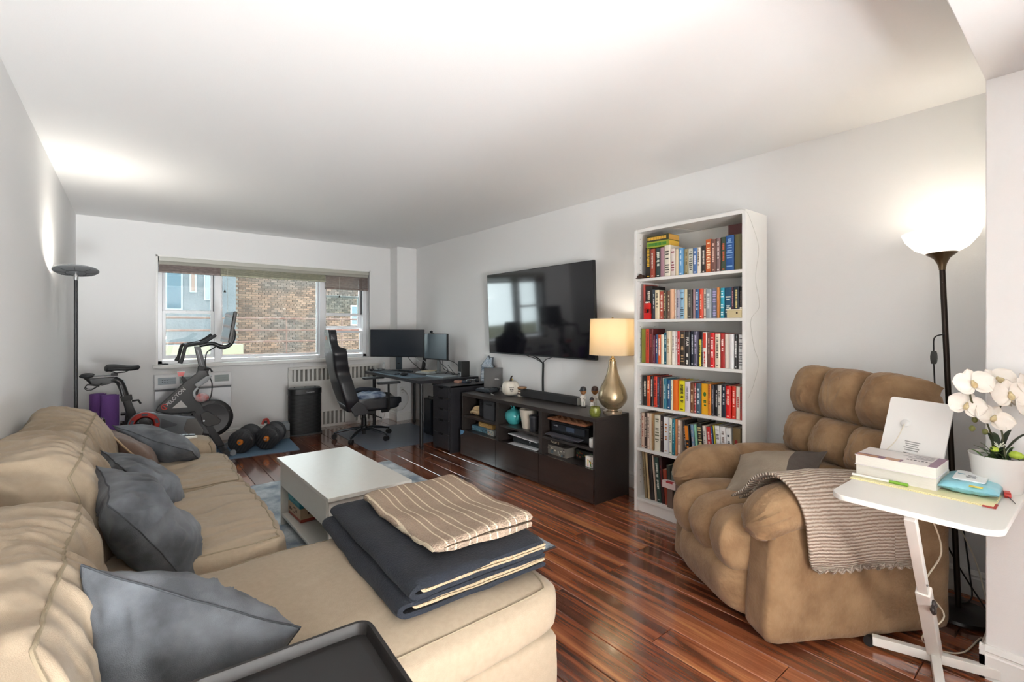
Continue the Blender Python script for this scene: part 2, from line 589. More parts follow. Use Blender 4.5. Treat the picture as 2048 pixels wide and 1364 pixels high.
# ================================================================ outside the window
def brick_mat():
    m = bpy.data.materials.new('weathered_brick'); m.use_nodes = True
    nt = m.node_tree; N, L = nt.nodes.new, nt.links.new
    b = nt.nodes['Principled BSDF']
    g = N('ShaderNodeNewGeometry'); n = N('ShaderNodeTexNoise'); n.inputs['Scale'].default_value = .55; n.inputs['Detail'].default_value = 4
    L(g.outputs['Position'], n.inputs['Vector'])
    r = N('ShaderNodeValToRGB'); e = r.color_ramp.elements
    e[0].position = .38; e[0].color = lin('#4c433d'); e[1].position = .66; e[1].color = lin('#665345')
    k = e and r.color_ramp.elements.new(.52); k.color = lin('#5b4638')
    L(n.outputs['Fac'], r.inputs['Fac'])
    at = N('ShaderNodeAttribute'); at.attribute_name = 'tone'
    oi = N('ShaderNodeObjectInfo'); ad = N('ShaderNodeMath'); L(at.outputs['Fac'], ad.inputs[0]); L(oi.outputs['Random'], ad.inputs[1])
    w = N('ShaderNodeMath'); w.operation = 'FRACT'; L(ad.outputs[0], w.inputs[0])
    hs = N('ShaderNodeHueSaturation'); mr = N('ShaderNodeMapRange'); mr.inputs['To Min'].default_value = .5; mr.inputs['To Max'].default_value = 1.35
    L(w.outputs[0], mr.inputs['Value']); L(mr.outputs[0], hs.inputs['Value']); L(r.outputs['Color'], hs.inputs['Color'])
    L(hs.outputs['Color'], b.inputs['Base Color']); b.inputs['Roughness'].default_value = .9
    return m
BRICK = brick_mat()
MORTAR = mat('mortar', '#7d776f', .95)
YB = 20.0
bld = thing('brick_building', 'weathered tan brick building seen through the centre window pane', 'building', (5.5, YB, 0))
m = MB(); m.b2(-2.55, 8.5, .03, 1.2, -3, 5.0); m.build('wall', MORTAR, bld, smooth=0)
bh, bw, gp = .064, .2, .017
bm_ = bpy.data.meshes.new('brick')
_b = MB(); _b.box((0, 0, 0), (bw, .05, bh)); bm_.from_pydata(_b.v, [], _b.f); bm_.materials.append(BRICK)
bm2 = bpy.data.meshes.new('brick_header')
_b = MB(); _b.box((0, 0, 0), (.095, .05, bh)); bm2.from_pydata(_b.v, [], _b.f); bm2.materials.append(BRICK)
rest = MB(); cnt = 0
zi = 0; z = .0
while z < 4.3:
    x = -2.5 + (0 if zi % 2 else .11)
    hd = zi % 6 == 3
    while x < 3.6:
        w = .095 if hd else bw
        if 2.75 < z < 3.55 and -2.2 < x < .9 and cnt < 300 and not hd:
            o = bpy.data.objects.new('brick', bm_); o.location = (x + w / 2, .018 + R.uniform(-.006, .004), z); COL.objects.link(o); o.parent = bld; cnt += 1
        else:
            rest.box((x + w / 2, .018 + R.uniform(-.006, .004), z), (w, .05, bh))
        x += w + gp
    z += bh + gp; zi += 1
ro = rest.build('brickwork', BRICK, bld, smooth=0); ro['kind'] = 'stuff'
ta = ro.data.attributes.new('tone', 'FLOAT', 'FACE'); tv_ = []
for i in range(len(ro.data.polygons) // 6): tv_ += [R.random()] * 6
ta.data.foreach_set('value', tv_)
# a small window in the brick wall, at right
wn = MB(); wn.b2(1.75, 2.3, -.02, .03, 1.4, 2.25); wo = wn.build('window', VINYL, bld, smooth=0)
MB().b2(1.8, 2.25, -.03, -.018, 1.45, 1.82).build('pane', flat('#4d5a62', .1), wo, smooth=0)
MB().b2(1.8, 2.25, -.03, -.018, 1.86, 2.2).build('pane', flat('#4d5a62', .1), wo, smooth=0)
# grey stucco wing on the left with tall dark windows
wing = thing('stucco_building', 'grey stucco wing with tall narrow windows seen through the left window pane', 'building', (0, 19.4, 0))
ST = mat('stucco', '#53585b', .95, var=(2.2, .25, '#43484b'), bump=(14, 1.0, 4))
m = MB(); m.b2(-4, 2.93, 0, .5, -3, 5.5); m.build('wall', ST, wing, smooth=0)
for x0, x1, z0, mt in ((.95, 1.32, 1.95, mat('teal_glazing', '#123440', .08)), (1.61, 1.71, 2.55, flat('#5c4a41', .5)), (2.02, 2.12, 2.3, flat('#5a6166', .5))):
    f = MB(); f.b2(x0 - .05, x1 + .05, -.03, .02, z0 - .05, 4.6); fo = f.build('window', flat('#6f7c80', .6), wing, smooth=0)
    MB().b2(x0, x1, -.05, -.028, z0, 4.55).build('pane', mt, fo, smooth=0)
# rusty railing and a pale parapet below it
rl = thing('iron_railing', 'rusty iron railing outside the window, in front of the brick wall', 'railing', (2.0, 9.0, 0))
RUST = mat('rusty_iron', '#4a2c22', .85, var=(9, .2, '#5f5048'))
for z in (1.47, 1.27, 1.075, .86):
    MB().cyl((-2.2, 0, z), (2.6, 0, z), .016, n=8).build('rail', RUST, rl)
for x in (-.84, .135, 1.10, 2.1):
    MB().cyl((x, 0, -3.0), (x, 0, 1.47), .013, n=8).build('post', RUST, rl)
pp = MB(); pp.b2(-3, 1.55, 9.5, 9.8, -3.0, 1.02)
tag(pp.build('roof_parapet', mat('parapet_plaster', '#6e6c62', .9, var=(2, .3, '#7a765e')), smooth=0), 'low pale plaster parapet below the rusty railing outside', 'parapet')
gd = MB(); gd.b2(-8, 14, 6.9, 30, -3.2, -3.0)
struct(tag(gd.build('ground_outside', flat('#8a8780', .9), smooth=0)))
# ================================================================ sofa with chaise
LINEN = mat('sofa_linen', '#9c8c77', .9, bump=(520, .22, 3), var=(60, .35, '#90806b'), sheen=.2)
LINEN2 = mat('sofa_welt', '#887b65', .85, bump=(300, .3))
SX, SY = XL + .012, .86
sofa = thing('sectional_sofa', 'large beige linen sectional sofa with a chaise along the left wall', 'sofa', (SX, SY, 0))

def cushion(center, dims, k=5.0, puff=(0, 0, .02), wr=.004, wsc=(4, 22, 6), seed=1, n=(26, 30, 12), lean=0, sag=0, lump=.01, pp=2):
    """returns a function cube point -> local point of a soft boxed cushion"""
    cx_, cy_, cz_ = center
    a, b, c = dims[0] / 2, dims[1] / 2, dims[2] / 2
    def fn(x, y, z):
        nr = (abs(x) ** k + abs(y) ** k + abs(z) ** k) ** (1 / k)
        q = (x / nr, y / nr, z / nr)
        px_, py_, pz_ = a * q[0], b * q[1], c * q[2]
        ex, ey, ez = (1 - abs(q[0]) ** pp), (1 - abs(q[1]) ** pp), (1 - q[2] ** 2)
        px_ += puff[0] * sgnpow(q[0], 1.5) * ey * ez
        py_ += puff[1] * sgnpow(q[1], 1.5) * ex * ez
        pz_ += puff[2] * sgnpow(q[2], 1.5) * ex * ey
        pz_ -= sag * ex * ey * max(q[2], 0)
        w = noise.noise(Vector((px_ * wsc[0] + seed * 5.1, py_ * wsc[1] + seed * 2.7 + 1.2 * noise.noise(Vector((px_ * 5, py_ * 3, seed))), pz_ * wsc[2])))
        w2 = fbm((px_, py_, pz_), 5, seed)
        nn = Vector(q).normalized()
        d = wr * (1 - abs(w)) ** 2 * 1.6 - wr + lump * w2
        px_ += nn.x * d; py_ += nn.y * d; pz_ += nn.z * d
        if lean: px_ += lean * (pz_ / c)
        return (cx_ + px_, cy_ + py_, cz_ + pz_)
    return fn

def perim(fn, axis, sg, n=26):
    """loop around a face of the cube (for a welt)"""
    out = []
    a, b = (axis + 1) % 3, (axis + 2) % 3
    for e in range(4):
        for i in range(n):
            t = -1 + 2 * i / n
            p = [0, 0, 0]; p[axis] = sg
            if e == 0: p[a], p[b] = t, -1
            elif e == 1: p[a], p[b] = 1, t
            elif e == 2: p[a], p[b] = -t, 1
            else: p[a], p[b] = -1, -t
            out.append(fn(*p))
    return out

# frame under the cushions
m = MB()
def softbox(mb, x0, x1, y0, y1, z0, z1, k=14, n=10):
    c = ((x0 + x1) / 2, (y0 + y1) / 2, (z0 + z1) / 2)
    d = (x1 - x0, y1 - y0, z1 - z0)
    f = cushion(c, d, k, (0, 0, 0), .002, seed=x0 * 3 + y0, lump=.004)
    mb.cube_grid(n, f)
softbox(m, 0, .87, .26, 2.88, .03, .315, 24, 14)
m.build('seat_base', LINEN, sofa, smooth=60)
m = MB(); softbox(m, .5, 1.535, .275, 1.165, .03, .315, 24, 14)
m.build('chaise_base', LINEN, sofa, smooth=60)
m = MB(); softbox(m, 0, .2, 0, 3.13, .03, .62, 16, 16)
m.build('back_frame', LINEN, sofa, smooth=60)
for y0, y1 in ((0, .262), (2.872, 3.13)):
    f = cushion((.43, (y0 + y1) / 2, .30), (.88, y1 - y0, .55), 9, (0, .01, .01), .002, seed=y0 + 2, lump=.004)
    m = MB(); m.cube_grid((22, 10, 14), f)
    arm = m.build('arm', LINEN, sofa, smooth=60)
    loop = perim(f, 0, 1)
    MB().tube(loop, .0035, 6, closed=True).build('welt', LINEN2, arm)
# feet
for x, y in ((.08, .08), (.8, .08), (.08, 3.05), (.8, 3.05), (1.46, .33), (1.46, 1.1)):
    MB().cyl((x, y, 0), (x, y, .04), .025, .03, 12).build('foot', flat('#2b2019', .5), sofa)

# seat cushions and chaise cushion
for nm, c, d, sd in (('seat_cushion', (.555, 1.62, .405), (.70, .905, .175), 3), ('seat_cushion', (.555, 2.475, .405), (.70, .80, .175), 5)):
    f = cushion(c, d, 12, (.012, .004, .018), .0085, (2.2, 17, 4), sd, sag=.004, lump=.014, pp=4)
    m = MB(); m.cube_grid((40, 80, 12), f)
    o = m.build(nm, LINEN, sofa, smooth=70)
    MB().tube(perim(f, 2, 1, 30), .0035, 6, closed=True).build('welt', LINEN2, o)
    MB().tube(perim(f, 2, -1, 30), .0035, 6, closed=True).build('welt', LINEN2, o)
f = cushion((.865, .715, .378), (1.40, .895, .135), 9, (.015, .01, .042), .0015, (3, 8, 3), 8, lump=.008, pp=5)
m = MB(); m.cube_grid((50, 34, 12), f)
o = m.build('chaise_cushion', LINEN, sofa, smooth=70)
MB().tube(perim(f, 2, 1, 36), .0035, 6, closed=True).build('welt', LINEN2, o)
MB().tube(perim(f, 2, -1, 36), .0035, 6, closed=True).build('welt', LINEN2, o)

# back cushions: fat, slouching, with welts over the top
for i, (y0, y1, sd, zt, dx) in enumerate(((.20, 1.185, 11, .80, .012), (1.195, 2.035, 14, .875, -.01), (2.04, 2.865, 17, .865, -.02))):
    zc, hh = (zt + .42) / 2, (zt - .42)
    f = cushion((.200 + dx, (y0 + y1) / 2, zc), (.27, y1 - y0, hh), 5.2, (.03, .006, .03), .014, (4.5, 15, 4), sd, lean=-.045, lump=.03)
    m = MB(); m.cube_grid((30, 90, 40), f)
    o = m.build('back_cushion', LINEN, sofa, smooth=75)
    def off(pts, f=f):
        return pts
    for sg in (-1, 1):
        loop = perim(f, 0, sg, 34)
        MB().tube(loop, .0048, 6, closed=True).build('welt', LINEN2, o)

# ---------------------------------------------------------------- throw pillows
VELVET = mat('pillow_grey', '#3b3e42', .85, bump=(500, .3, 3), var=(9, .16, '#63676c'), sheen=.2)
SEAM = flat('#33363a', .8)
BROWN = mat('pillow_brown', '#5e4a3e', .7, bump=(300, .3), var=(9, .3, '#6d574a'), sheen=.2)
def pillow(name, A, B, D, thick, material, seam_mat, label, seed, H=None, fold=.012, seam_r=.0025, ear=.10):
    """A, B: ends of the upper edge; D: middle of the lower edge (world)"""
    A, B, D = Vector(A), Vector(B), Vector(D)
    xa = B - A
    W = xa.length / 2
    xa.normalize()
    c = (A + B) / 2
    ya = D - c
    ya = ya - xa * ya.dot(xa)
    Hh = (H if H else ya.length) / 2
    ya.normalize()
    za = xa.cross(ya)
    o_ = c + ya * Hh
    t = thing(name, label, 'pillow', o_)
    def outline(u, v):
        x = u * W * (1 - ear * (1 - v * v) * abs(u) ** 1.5)
        y = v * Hh * (1 - ear * (1 - u * u) * abs(v) ** 1.5)
        return x, y
    def pt(u, v, sg):
        x, y = outline(u, v)
        th = thick / 2 * max(0, 1 - abs(u) ** 2.0) ** .68 * max(0, 1 - abs(v) ** 2.0) ** .68
        # folds radiating from the corners and edges
        r = fbm((u * 1.1, v * 1.1, sg * .3), 1.0, seed, 2)
        edge = max(abs(u), abs(v))
        a_ = atan2(v, u)
        pl = noise.noise(Vector((a_ * 3.4, edge * 1.0 + .6 * r, seed + sg)))
        th2 = th + sg * 0 + fold * (r * 1.4 * (1 - edge ** 4) + (1 - abs(pl)) ** 3 * edge ** 2 * (1 - edge ** 6) * 1.2 - .3 * edge * (1 - edge ** 6))
        p = xa * x + ya * y + za * (sg * max(th2, 0 if edge > .995 else .001))
        p += za * (.35 * fold * fbm((u, v, 2), 1.2, seed + 9))
        return tuple(p)
    n = 56
    m = MB()
    m.grid(lambda u, v: pt(2 * u - 1, 2 * v - 1, 1), n, n)
    m.grid(lambda u, v: pt(2 * u - 1, 2 * v - 1, -1), n, n)
    m.build('cover', material, t, smooth=80)
    loop = []
    for e in range(4):
        for i in range(55):
            q = -1 + 2 * i / 55
            u, v = ((q, -1), (1, q), (-q, 1), (-1, -q))[e]
            loop.append(pt(u, v, 1))
    MB().tube(loop, seam_r, 6, closed=True).build('seam', seam_mat, t)
    return t
pillow('throw_pillow', (-.085, 1.425, .79), (.325, 1.235, .585), (.115, 1.47, .40), .30, VELVET, SEAM, 'dark grey velvet throw pillow nearest the camera, beside the black tray', 31, H=.33, fold=.03, ear=.06)
pillow('throw_pillow', (-.10, 2.36, .80), (-.05, 1.93, .775), (.14, 2.06, .46), .22, VELVET, SEAM, 'dark grey velvet throw pillow with a folded-in top where chaise and seat meet', 33, H=.45, fold=.034, ear=.10)
pillow('throw_pillow', (-.105, 2.97, .74), (-.02, 2.60, .72), (.12, 2.74, .48), .19, VELVET, SEAM, 'dark grey velvet throw pillow leaning on the middle back cushion of the sofa', 37, H=.42, fold=.03, ear=.08)
pillow('throw_pillow', (-.085, 3.70, .73), (.285, 3.42, .575), (.02, 3.86, .60), .20, VELVET, SEAM, 'dark grey velvet throw pillow farthest from the camera, against the brown pillow', 41, H=.34, fold=.02, ear=.06)
pillow('throw_pillow', (-.135, 3.72, .73), (-.07, 3.33, .73), (.09, 3.50, .49), .15, BROWN, flat('#b09878', .7), 'brown throw pillow with a tan piped edge at the far end of the sofa', 45, H=.38, fold=.014, seam_r=.005)
t = None

# ---------------------------------------------------------------- arm tray and remotes
BLK = mat('black_lacquer', '#141110', .45, var=(80, .3, '#1d1917'))
tr = thing('arm_tray', 'black rectangular tray resting on the near arm of the sofa', 'tray', (.252, .972, .588), radians(-3))
tw, td = .375, .30
def ring(w, d, r, z): return [(p[0], p[1], z) for p in rrect(w, d, r, 6)]
L_ = [ring(tw - .03, td - .03, .03, 0), ring(tw, td, .035, .010), ring(tw, td, .035, .032), ring(tw - .006, td - .006, .032, .036), ring(tw - .022, td - .022, .026, .036),
      ring(tw - .028, td - .028, .024, .030), ring(tw - .034, td - .034, .024, .012)]
m = MB(); n = len(L_[0])
vs = [p for l in L_ for p in l]
fs = [(i * n + k, i * n + (k + 1) % n, (i + 1) * n + (k + 1) % n, (i + 1) * n + k) for i in range(len(L_) - 1) for k in range(n)]
fs += [tuple(range(n))[::-1], tuple((len(L_) - 1) * n + k for k in range(n))]
m.add(vs, fs); m.build('tray_body', BLK, tr, smooth=50)
m = MB(); m.box((0, 0, .0125), (tw - .07, td - .07, .002)); m.build('non_slip_pad', mat('tray_pad', '#1d1c1c', .5), tr, bev=.0005)

rc = thing('remote_control', 'long black remote control lying on the far arm of the sofa', 'remote', (.235, 3.90, .578), radians(-8))
m = MB(); m.cube_grid((16, 6, 4), lambda x, y, z: (.11 * x, .024 * y * (1 - .15 * x * x), .004 + .012 * (z + 1) / 2 * (1.2 - x * x * .5)))
m.build('body', flat('#17171a', .35), rc, smooth=60)
for i in range(9):
    MB().cyl((-.085 + i * .02, 0, .013), (-.085 + i * .02, 0, .019), .005, n=10).build('button', flat('#3c3c42', .5), rc)
rc = thing('remote_control', 'slim white remote control beside the black one on the sofa arm', 'remote', (.25, 3.825, .578), radians(-8))
m = MB(); m.box((0, 0, .008), (.2, .032, .014)); m.build('body', flat('#cfcac0', .4), rc, bev=.004)
for i in range(5):
    MB().cyl((-.07 + i * .025, 0, .014), (-.07 + i * .025, 0, .0165), .006, n=10).build('button', flat('#8d8a85', .5), rc)

# ---------------------------------------------------------------- folded blankets on the chaise
NAVY = mat('navy_fleece', '#0d1118', .95, bump=(160, .5, 4), var=(14, .3, '#151b26'), sheen=.08)
SHERPA = mat('cream_sherpa', '#b39f82', .95, bump=(190, 1.0, 3), var=(90, .3, '#9a8668'))
def ufold(name, mat_, parent, x0, x1, y0, y1, z0, z1, th, seed, M, wav=.006, ny=34, open_end=.0):
    """a thick sheet folded once about its left edge (x0): profile in xz swept along y"""
    zc, rr = (z0 + z1) / 2, (z1 - z0) / 2 - th / 2
    path = []
    nn = 18
    for i in range(nn): path.append((x1 - (x1 - x0 - rr) * i / nn, zc - rr))
    for i in range(9):
        a = -pi / 2 - pi * i / 8
        path.append((x0 + rr + (rr + th / 2) * .98 * cos(a), zc + rr * sin(a)))
    for i in range(1, nn + 1): path.append((x0 + rr + (x1 - open_end - x0 - rr) * i / nn, zc + rr))
    def prof(off):
        out = []
        for i, p in enumerate(path):
            a = path[max(i - 1, 0)]; b = path[min(i + 1, len(path) - 1)]
            d = Vector((b[0] - a[0], b[1] - a[1])); d.normalize()
            out.append((p[0] + d.y * off, p[1] - d.x * off))
        return out
    o_, i_ = prof(th / 2), prof(-th / 2)
    loop = o_ + [((o_[-1][0] + i_[-1][0]) / 2 + th * .4, (o_[-1][1] + i_[-1][1]) / 2)] + i_[::-1] + [((o_[0][0] + i_[0][0]) / 2 + th * .4, (o_[0][1] + i_[0][1]) / 2)]
    n = len(loop)
    def fn(u, v):
        k = int(round(u * n)) % n
        lx, lz = loop[k]
        e = abs(2 * v - 1)
        y = y0 + (y1 - y0) * v
        # rounded ends
        sh = 1 - .5 * max(0, (e - .93) / .07) ** 2 * .5
        cz = zc
        lz2 = cz + (lz - cz) * sh
        w = wav * fbm((lx * 1.0, y, 0), 6, seed)
        up = wav * 1.2 * fbm((lx, y, lz * 3), 3.2, seed + 3)
        return (lx + w * .8, y + .6 * wav * fbm((lx, lz * 4, 1), 9, seed + 5), lz2 + up)
    m = MB()
    m.grid(fn, n, ny, cu=True, m=M)
    # end caps as strips across the thickness
    no = len(o_)
    for v in (0, ny - 1):
        base = len(m.v) - n * ny
        for i in range(no - 1):
            a, b = i, i + 1
            c_, d_ = n - 2 - b, n - 2 - a
            m.f.append((a * ny + v, b * ny + v, c_ * ny + v, d_ * ny + v))
        m.f.append(((no - 1) * ny + v, no * ny + v, (no + 1) * ny + v))
        m.f.append(((n - 2) * ny + v, (n - 1) * ny + v, 0 * ny + v))
    return m.build(name, mat_, parent, smooth=70)
bk = thing('folded_blanket', 'thick navy fleece blanket with cream sherpa lining folded on the chaise', 'blanket', (.88, 1.63, .478), radians(-2))
I4 = Matrix.Identity(4)
ufold('navy_layer', NAVY, bk, -.265, .255, -.395, .37, .003, .060, .018, 3, I4, .008)
ufold('sherpa_layer', SHERPA, bk, -.225, .262, -.39, .365, .020, .043, .010, 4, I4, .006)
ufold('navy_layer', NAVY, bk, -.235, .24, -.405, .36, .056, .112, .019, 5, I4, .008)
ufold('sherpa_layer', SHERPA, bk, -.205, .25, -.405, .355, .071, .097, .011, 6, I4, .006)
def stripe_mat():
    m = bpy.data.materials.new('tan_striped_fleece'); m.use_nodes = True
    nt = m.node_tree; N, L = nt.nodes.new, nt.links.new
    b = nt.nodes['Principled BSDF']
    tc = N('ShaderNodeTexCoord'); sp = N('ShaderNodeSeparateXYZ'); L(tc.outputs['Object'], sp.inputs[0])
    ad = N('ShaderNodeMath'); ad.operation = 'ADD'; ad.inputs[1].default_value = 10.012; L(sp.outputs['X'], ad.inputs[0])
    md = N('ShaderNodeMath'); md.operation = 'MODULO'; md.inputs[1].default_value = .081; L(ad.outputs[0], md.inputs[0])
    r = N('ShaderNodeValToRGB'); r.color_ramp.interpolation = 'CONSTANT'
    sc = N('ShaderNodeMath'); sc.operation = 'DIVIDE'; sc.inputs[1].default_value = .081; L(md.outputs[0], sc.inputs[0])
    e = r.color_ramp.elements
    e[0].position = 0; e[0].color = (0, 0, 0, 1); e[1].position = .10; e[1].color = (1, 1, 1, 1)
    for p, v in ((.17, 0), (.46, 1), (.53, 0)):
        q = e.new(p); q.color = (v, v, v, 1)
    L(sc.outputs[0], r.inputs['Fac'])
    nz = N('ShaderNodeTexNoise'); nz.inputs['Scale'].default_value = 170; L(tc.outputs['Object'], nz.inputs['Vector'])
    c1 = N('ShaderNodeMixRGB'); c1.inputs[1].default_value = lin('#8d7866'); c1.inputs[2].default_value = lin('#b29d88'); L(nz.outputs['Fac'], c1.inputs[0])
    c2 = N('ShaderNodeMixRGB'); L(r.outputs['Color'], c2.inputs[0]); L(c1.outputs[0], c2.inputs[1]); c2.inputs[2].default_value = lin('#d9c9ae')
    L(c2.outputs[0], b.inputs['Base Color']); b.inputs['Roughness'].default_value = .95
    bp = N('ShaderNodeBump'); bp.inputs['Strength'].default_value = .9; bp.inputs['Distance'].default_value = .016; L(nz.outputs['Fac'], bp.inputs['Height']); L(bp.outputs[0], b.inputs['Normal'])
    return m
TAN = stripe_mat()
tb = thing('folded_blanket', 'tan fleece blanket with paired cream stripes folded on top of the navy one', 'blanket', (.915, 1.63, .592), radians(-2))
ufold('fleece_layer', TAN, tb, -.155, .215, -.325, .28, .0, .046, .019, 9, I4, .018)
# ================================================================ coffee table, rug, boxes
RUG = mat('rug_grey', '#76838f', .95, bump=(60, 1.0, 5), var=(7, .16, '#c6cccf'))
rg = thing('area_rug', 'mottled blue-grey and white rug under the coffee table', 'rug', (1.12, 3.24, 0))
def rugf(x, y, z):
    e = fbm((x * .85, y * 1.16, 0), 14, 3)
    return (x * .86 + .004 * e, y * 1.17 + .004 * e, .002 + .012 * (z + 1) / 2 * (1 + .35 * fbm((x, y, 0), 30, 4)))
m = MB(); m.cube_grid((70, 90, 1), rugf); m.build('pile', RUG, rg, smooth=70)
m = MB(); m.tube([(-.86, -1.17, .006), (.86, -1.17, .006), (.86, 1.17, .006), (-.86, 1.17, .006)], .006, 6, closed=True); m.build('bound_edge', flat('#3c4148', .8), rg)

WHT = mat('white_laminate', '#d2d0c9', .32, var=(40, .4, '#cbc8c0'))
ct = thing('coffee_table', 'white wooden coffee table with an open shelf and panelled ends', 'table', (1.005, 2.97, .014), radians(1))
hw, hl = .235, .50
m = MB(); m.b2(-hw, hw, -hl, hl, .415, .437); m.build('table_top', WHT, ct, bev=.003)
for sx in (-1, 1):
    for sy in (-1, 1):
        MB().b2(sx * (hw - .015) - (.075 if sx > 0 else 0), sx * (hw - .015) + (.075 if sx < 0 else 0), sy * (hl - .03) - (.022 if sy > 0 else 0), sy * (hl - .03) + (.022 if sy < 0 else 0), 0, .414).build('leg', WHT, ct, bev=.002)
for sx in (-1, 1):
    MB().b2(sx * (hw - .018) - .008, sx * (hw - .018) + .008, -hl + .055, hl - .055, .265, .414).build('side_apron', WHT, ct, bev=.0015)
for sy in (-1, 1):
    MB().b2(-.145, .145, sy * (hl - .045) - .008, sy * (hl - .045) + .008, .03, .414).build('end_panel', WHT, ct, bev=.0015)
MB().b2(-hw + .02, hw - .02, -hl + .05, hl - .05, .055, .075).build('lower_shelf', WHT, ct, bev=.002)
MB().b2(-.008, .008, -hl + .06, hl - .06, .076, .40).build('divider', WHT, ct, bev=.001)
# warning triangle sticker on the end panel
tr_ = MB()
for a, b in ((.018, .013), ):
    P = [Vector((0, a, 0)), Vector((-a * .95, -a * .6, 0)), Vector((a * .95, -a * .6, 0))]
    tr_.tube([p for p in P], .0022, 6, closed=True)
tr_.tube([(0, .008, 0), (0, -.002, 0)], .0018, 6); tr_.ball((0, -.006, 0), .002, 8, 5)
tr_.xf(T(0, -hl + .0355, .385, pi / 2)); o = tr_.build('warning_sticker', flat('#3a3a3a', .6), ct); o['label'] = 'dark triangular warning sticker'

def game_box(name, loc, dims, rz, col, side, label, band=None, cat='box'):
    t = thing(name, label, cat, loc, rz)
    w, d, h = dims
    MB().box((0, 0, h * .5), (w, d, h)).build('box_body', flat(side, .5), t, bev=.0015)
    MB().box((0, 0, h * .62), (w + .003, d + .003, h * .78)).build('box_lid', flat(col, .45), t, bev=.0015)
    if band:
        m = MB(); rr = random.Random(len(label))
        for i in range(7):
            a = rr.uniform(-.45, .35); b_ = rr.uniform(.05, .16)
            zz = rr.uniform(.35, .8) * h
            m.box(((a + b_ / 2) * w, -d / 2 - .0022, zz), (b_ * w, .001, h * rr.uniform(.06, .16)))
            m.box((-w / 2 - .0022, (a + b_ / 2) * d, zz), (.001, b_ * d, h * rr.uniform(.06, .16)))
        m.build('printed_artwork', flat(band, .5), t, smooth=0)['kind'] = 'stuff'
    return t
bx, by = .905, 3.285
game_box('board_game_box', (bx, by, .0905), (.16, .24, .085), radians(3), '#b59a7c', '#8d3a2b', 'brown and cream patterned game box at the bottom of the table shelf stack', '#5a3a28')
game_box('board_game_box', (bx - .005, by, .177), (.155, .235, .075), radians(2), '#3f98a3', '#2e7f8c', 'teal game box in the middle of the table shelf stack', '#1f5560')
game_box('board_game_box', (bx - .012, by + .02, .253), (.13, .19, .055), radians(5), '#b07a48', '#6e4527', 'orange-brown game box on top of the table shelf stack', '#e0b070')
# ================================================================ recliner
SUEDE = mat('recliner_suede', '#75583a', .9, bump=(60, .4, 6), var=(9, .2, '#957857'), sheen=.35)
rec = thing('recliner', 'tufted tan suede recliner armchair in the corner by the bookcase', 'armchair', (2.214, 1.211, 0), radians(-121.2))
rec.scale = (.87, 1, 1)
def suede_wr(p, n, amp, seed, sc=(8, 8, 8)):
    w = noise.noise(Vector((p[0] * sc[0] + seed, p[1] * sc[1], p[2] * sc[2] - seed)))
    return p + n * (amp * ((1 - abs(w)) ** 3 - .4) + amp * 1.2 * fbm(p, 5, seed))
# side panels
for sx in (1, -1):
    def f(x, y, z, sx=sx):
        k = 16
        nr = (abs(x) ** k + abs(y) ** k + abs(z) ** k) ** (1 / k)
        x, y, z = x / nr, y / nr, z / nr
        yy = .445 + .425 * y + (.02 * z if y < 0 else 0)
        p = Vector((sx * .372 + .098 * x, yy, .285 + .265 * z))
        return tuple(suede_wr(p, Vector((x, y, z)).normalized(), .003, 3 + sx))
    MB().cube_grid((8, 22, 16), f).build('side_panel', SUEDE, rec, smooth=60)
# rolled arm pads with gathered fronts
for sx in (1, -1):
    def f(u, v, sx=sx):
        a = 2 * pi * u
        # v runs along the arm from the front end to the back
        y = -.035 + .80 * v
        e = 1 - (1 - min(v / .16, 1)) ** 2.2
        e2 = 1 - (max(v - .86, 0) / .14) ** 2 * .9
        s = sqrt(max(e, .0)) * e2
        rx, rz = .123 * s + .001, .098 * s + .001
        cz = .545 - .06 * (1 - min(v / .22, 1)) ** 1.5 + .018 * sin(v * pi)
        crease = math.exp(-((v - .47) / .022) ** 2) * .014
        p = Vector((sx * .375 + rx * cos(a), y, cz + rz * sin(a)))
        n = Vector((cos(a), 0, sin(a)))
        g = noise.noise(Vector((a * 3.2, v * 3.0, sx * 9)))
        p -= n * crease
        p += n * (.022 * ((1 - abs(g)) ** 4 - .3) * math.exp(-(v / .22) ** 2) * -1 * (1 if v > .01 else 0) + .007 * fbm(p, 6, 5 + sx))
        return tuple(p)
    MB().grid(f, 40, 60, cu=True).build('arm_pad', SUEDE, rec, smooth=80)
# channelled seat rolling over the front edge
seat_path = spline([(.74, .40), (.55, .445), (.30, .475), (.10, .485), (-.015, .462), (-.062, .40), (-.062, .33), (-.03, .275), (.02, .265)], 6)
def chan(u, n, sharp=.42):
    q = (u * n) % 1.0
    return max(0, 1 - abs(2 * q - 1) ** 2.4) ** sharp
def f(u, v):
    i = v * (len(seat_path) - 1)
    a = int(min(i, len(seat_path) - 2)); t_ = i - a
    p2 = seat_path[a].lerp(seat_path[a + 1], t_)
    d = (seat_path[a + 1] - seat_path[a]).normalized()
    nrm = Vector((0, d[1], -d[0]))
    if nrm.z < 0 and v < .4: nrm = -nrm
    nrm = Vector((0, -abs(d[1]) if v > .45 else 0, 1 * abs(d[0]) if v < .75 else -abs(d[0])))
    nrm = nrm.normalized() if nrm.length > .01 else Vector((0, 0, 1))
    x = (u * 2 - 1) * .318
    endt = min(1, (1 - v) / .12) ** .5
    bul = .055 * chan(u, 3) * (.55 + .45 * endt) - .03
    p = Vector((x, p2[0], p2[1])) + nrm * bul
    p += nrm * .006 * fbm((x, p.y, p.z), 8, 4)
    en = max(0, (abs(2 * u - 1) - .80) / .20) ** 2 * min(1, max(0, (v - .30) / .15))
    p.y += .13 * en
    g = noise.noise(Vector((x * 30, v * 9, 2)))
    p += nrm * .004 * (1 - abs(g)) ** 3 * (1 - chan(u, 3))
    return tuple(p)
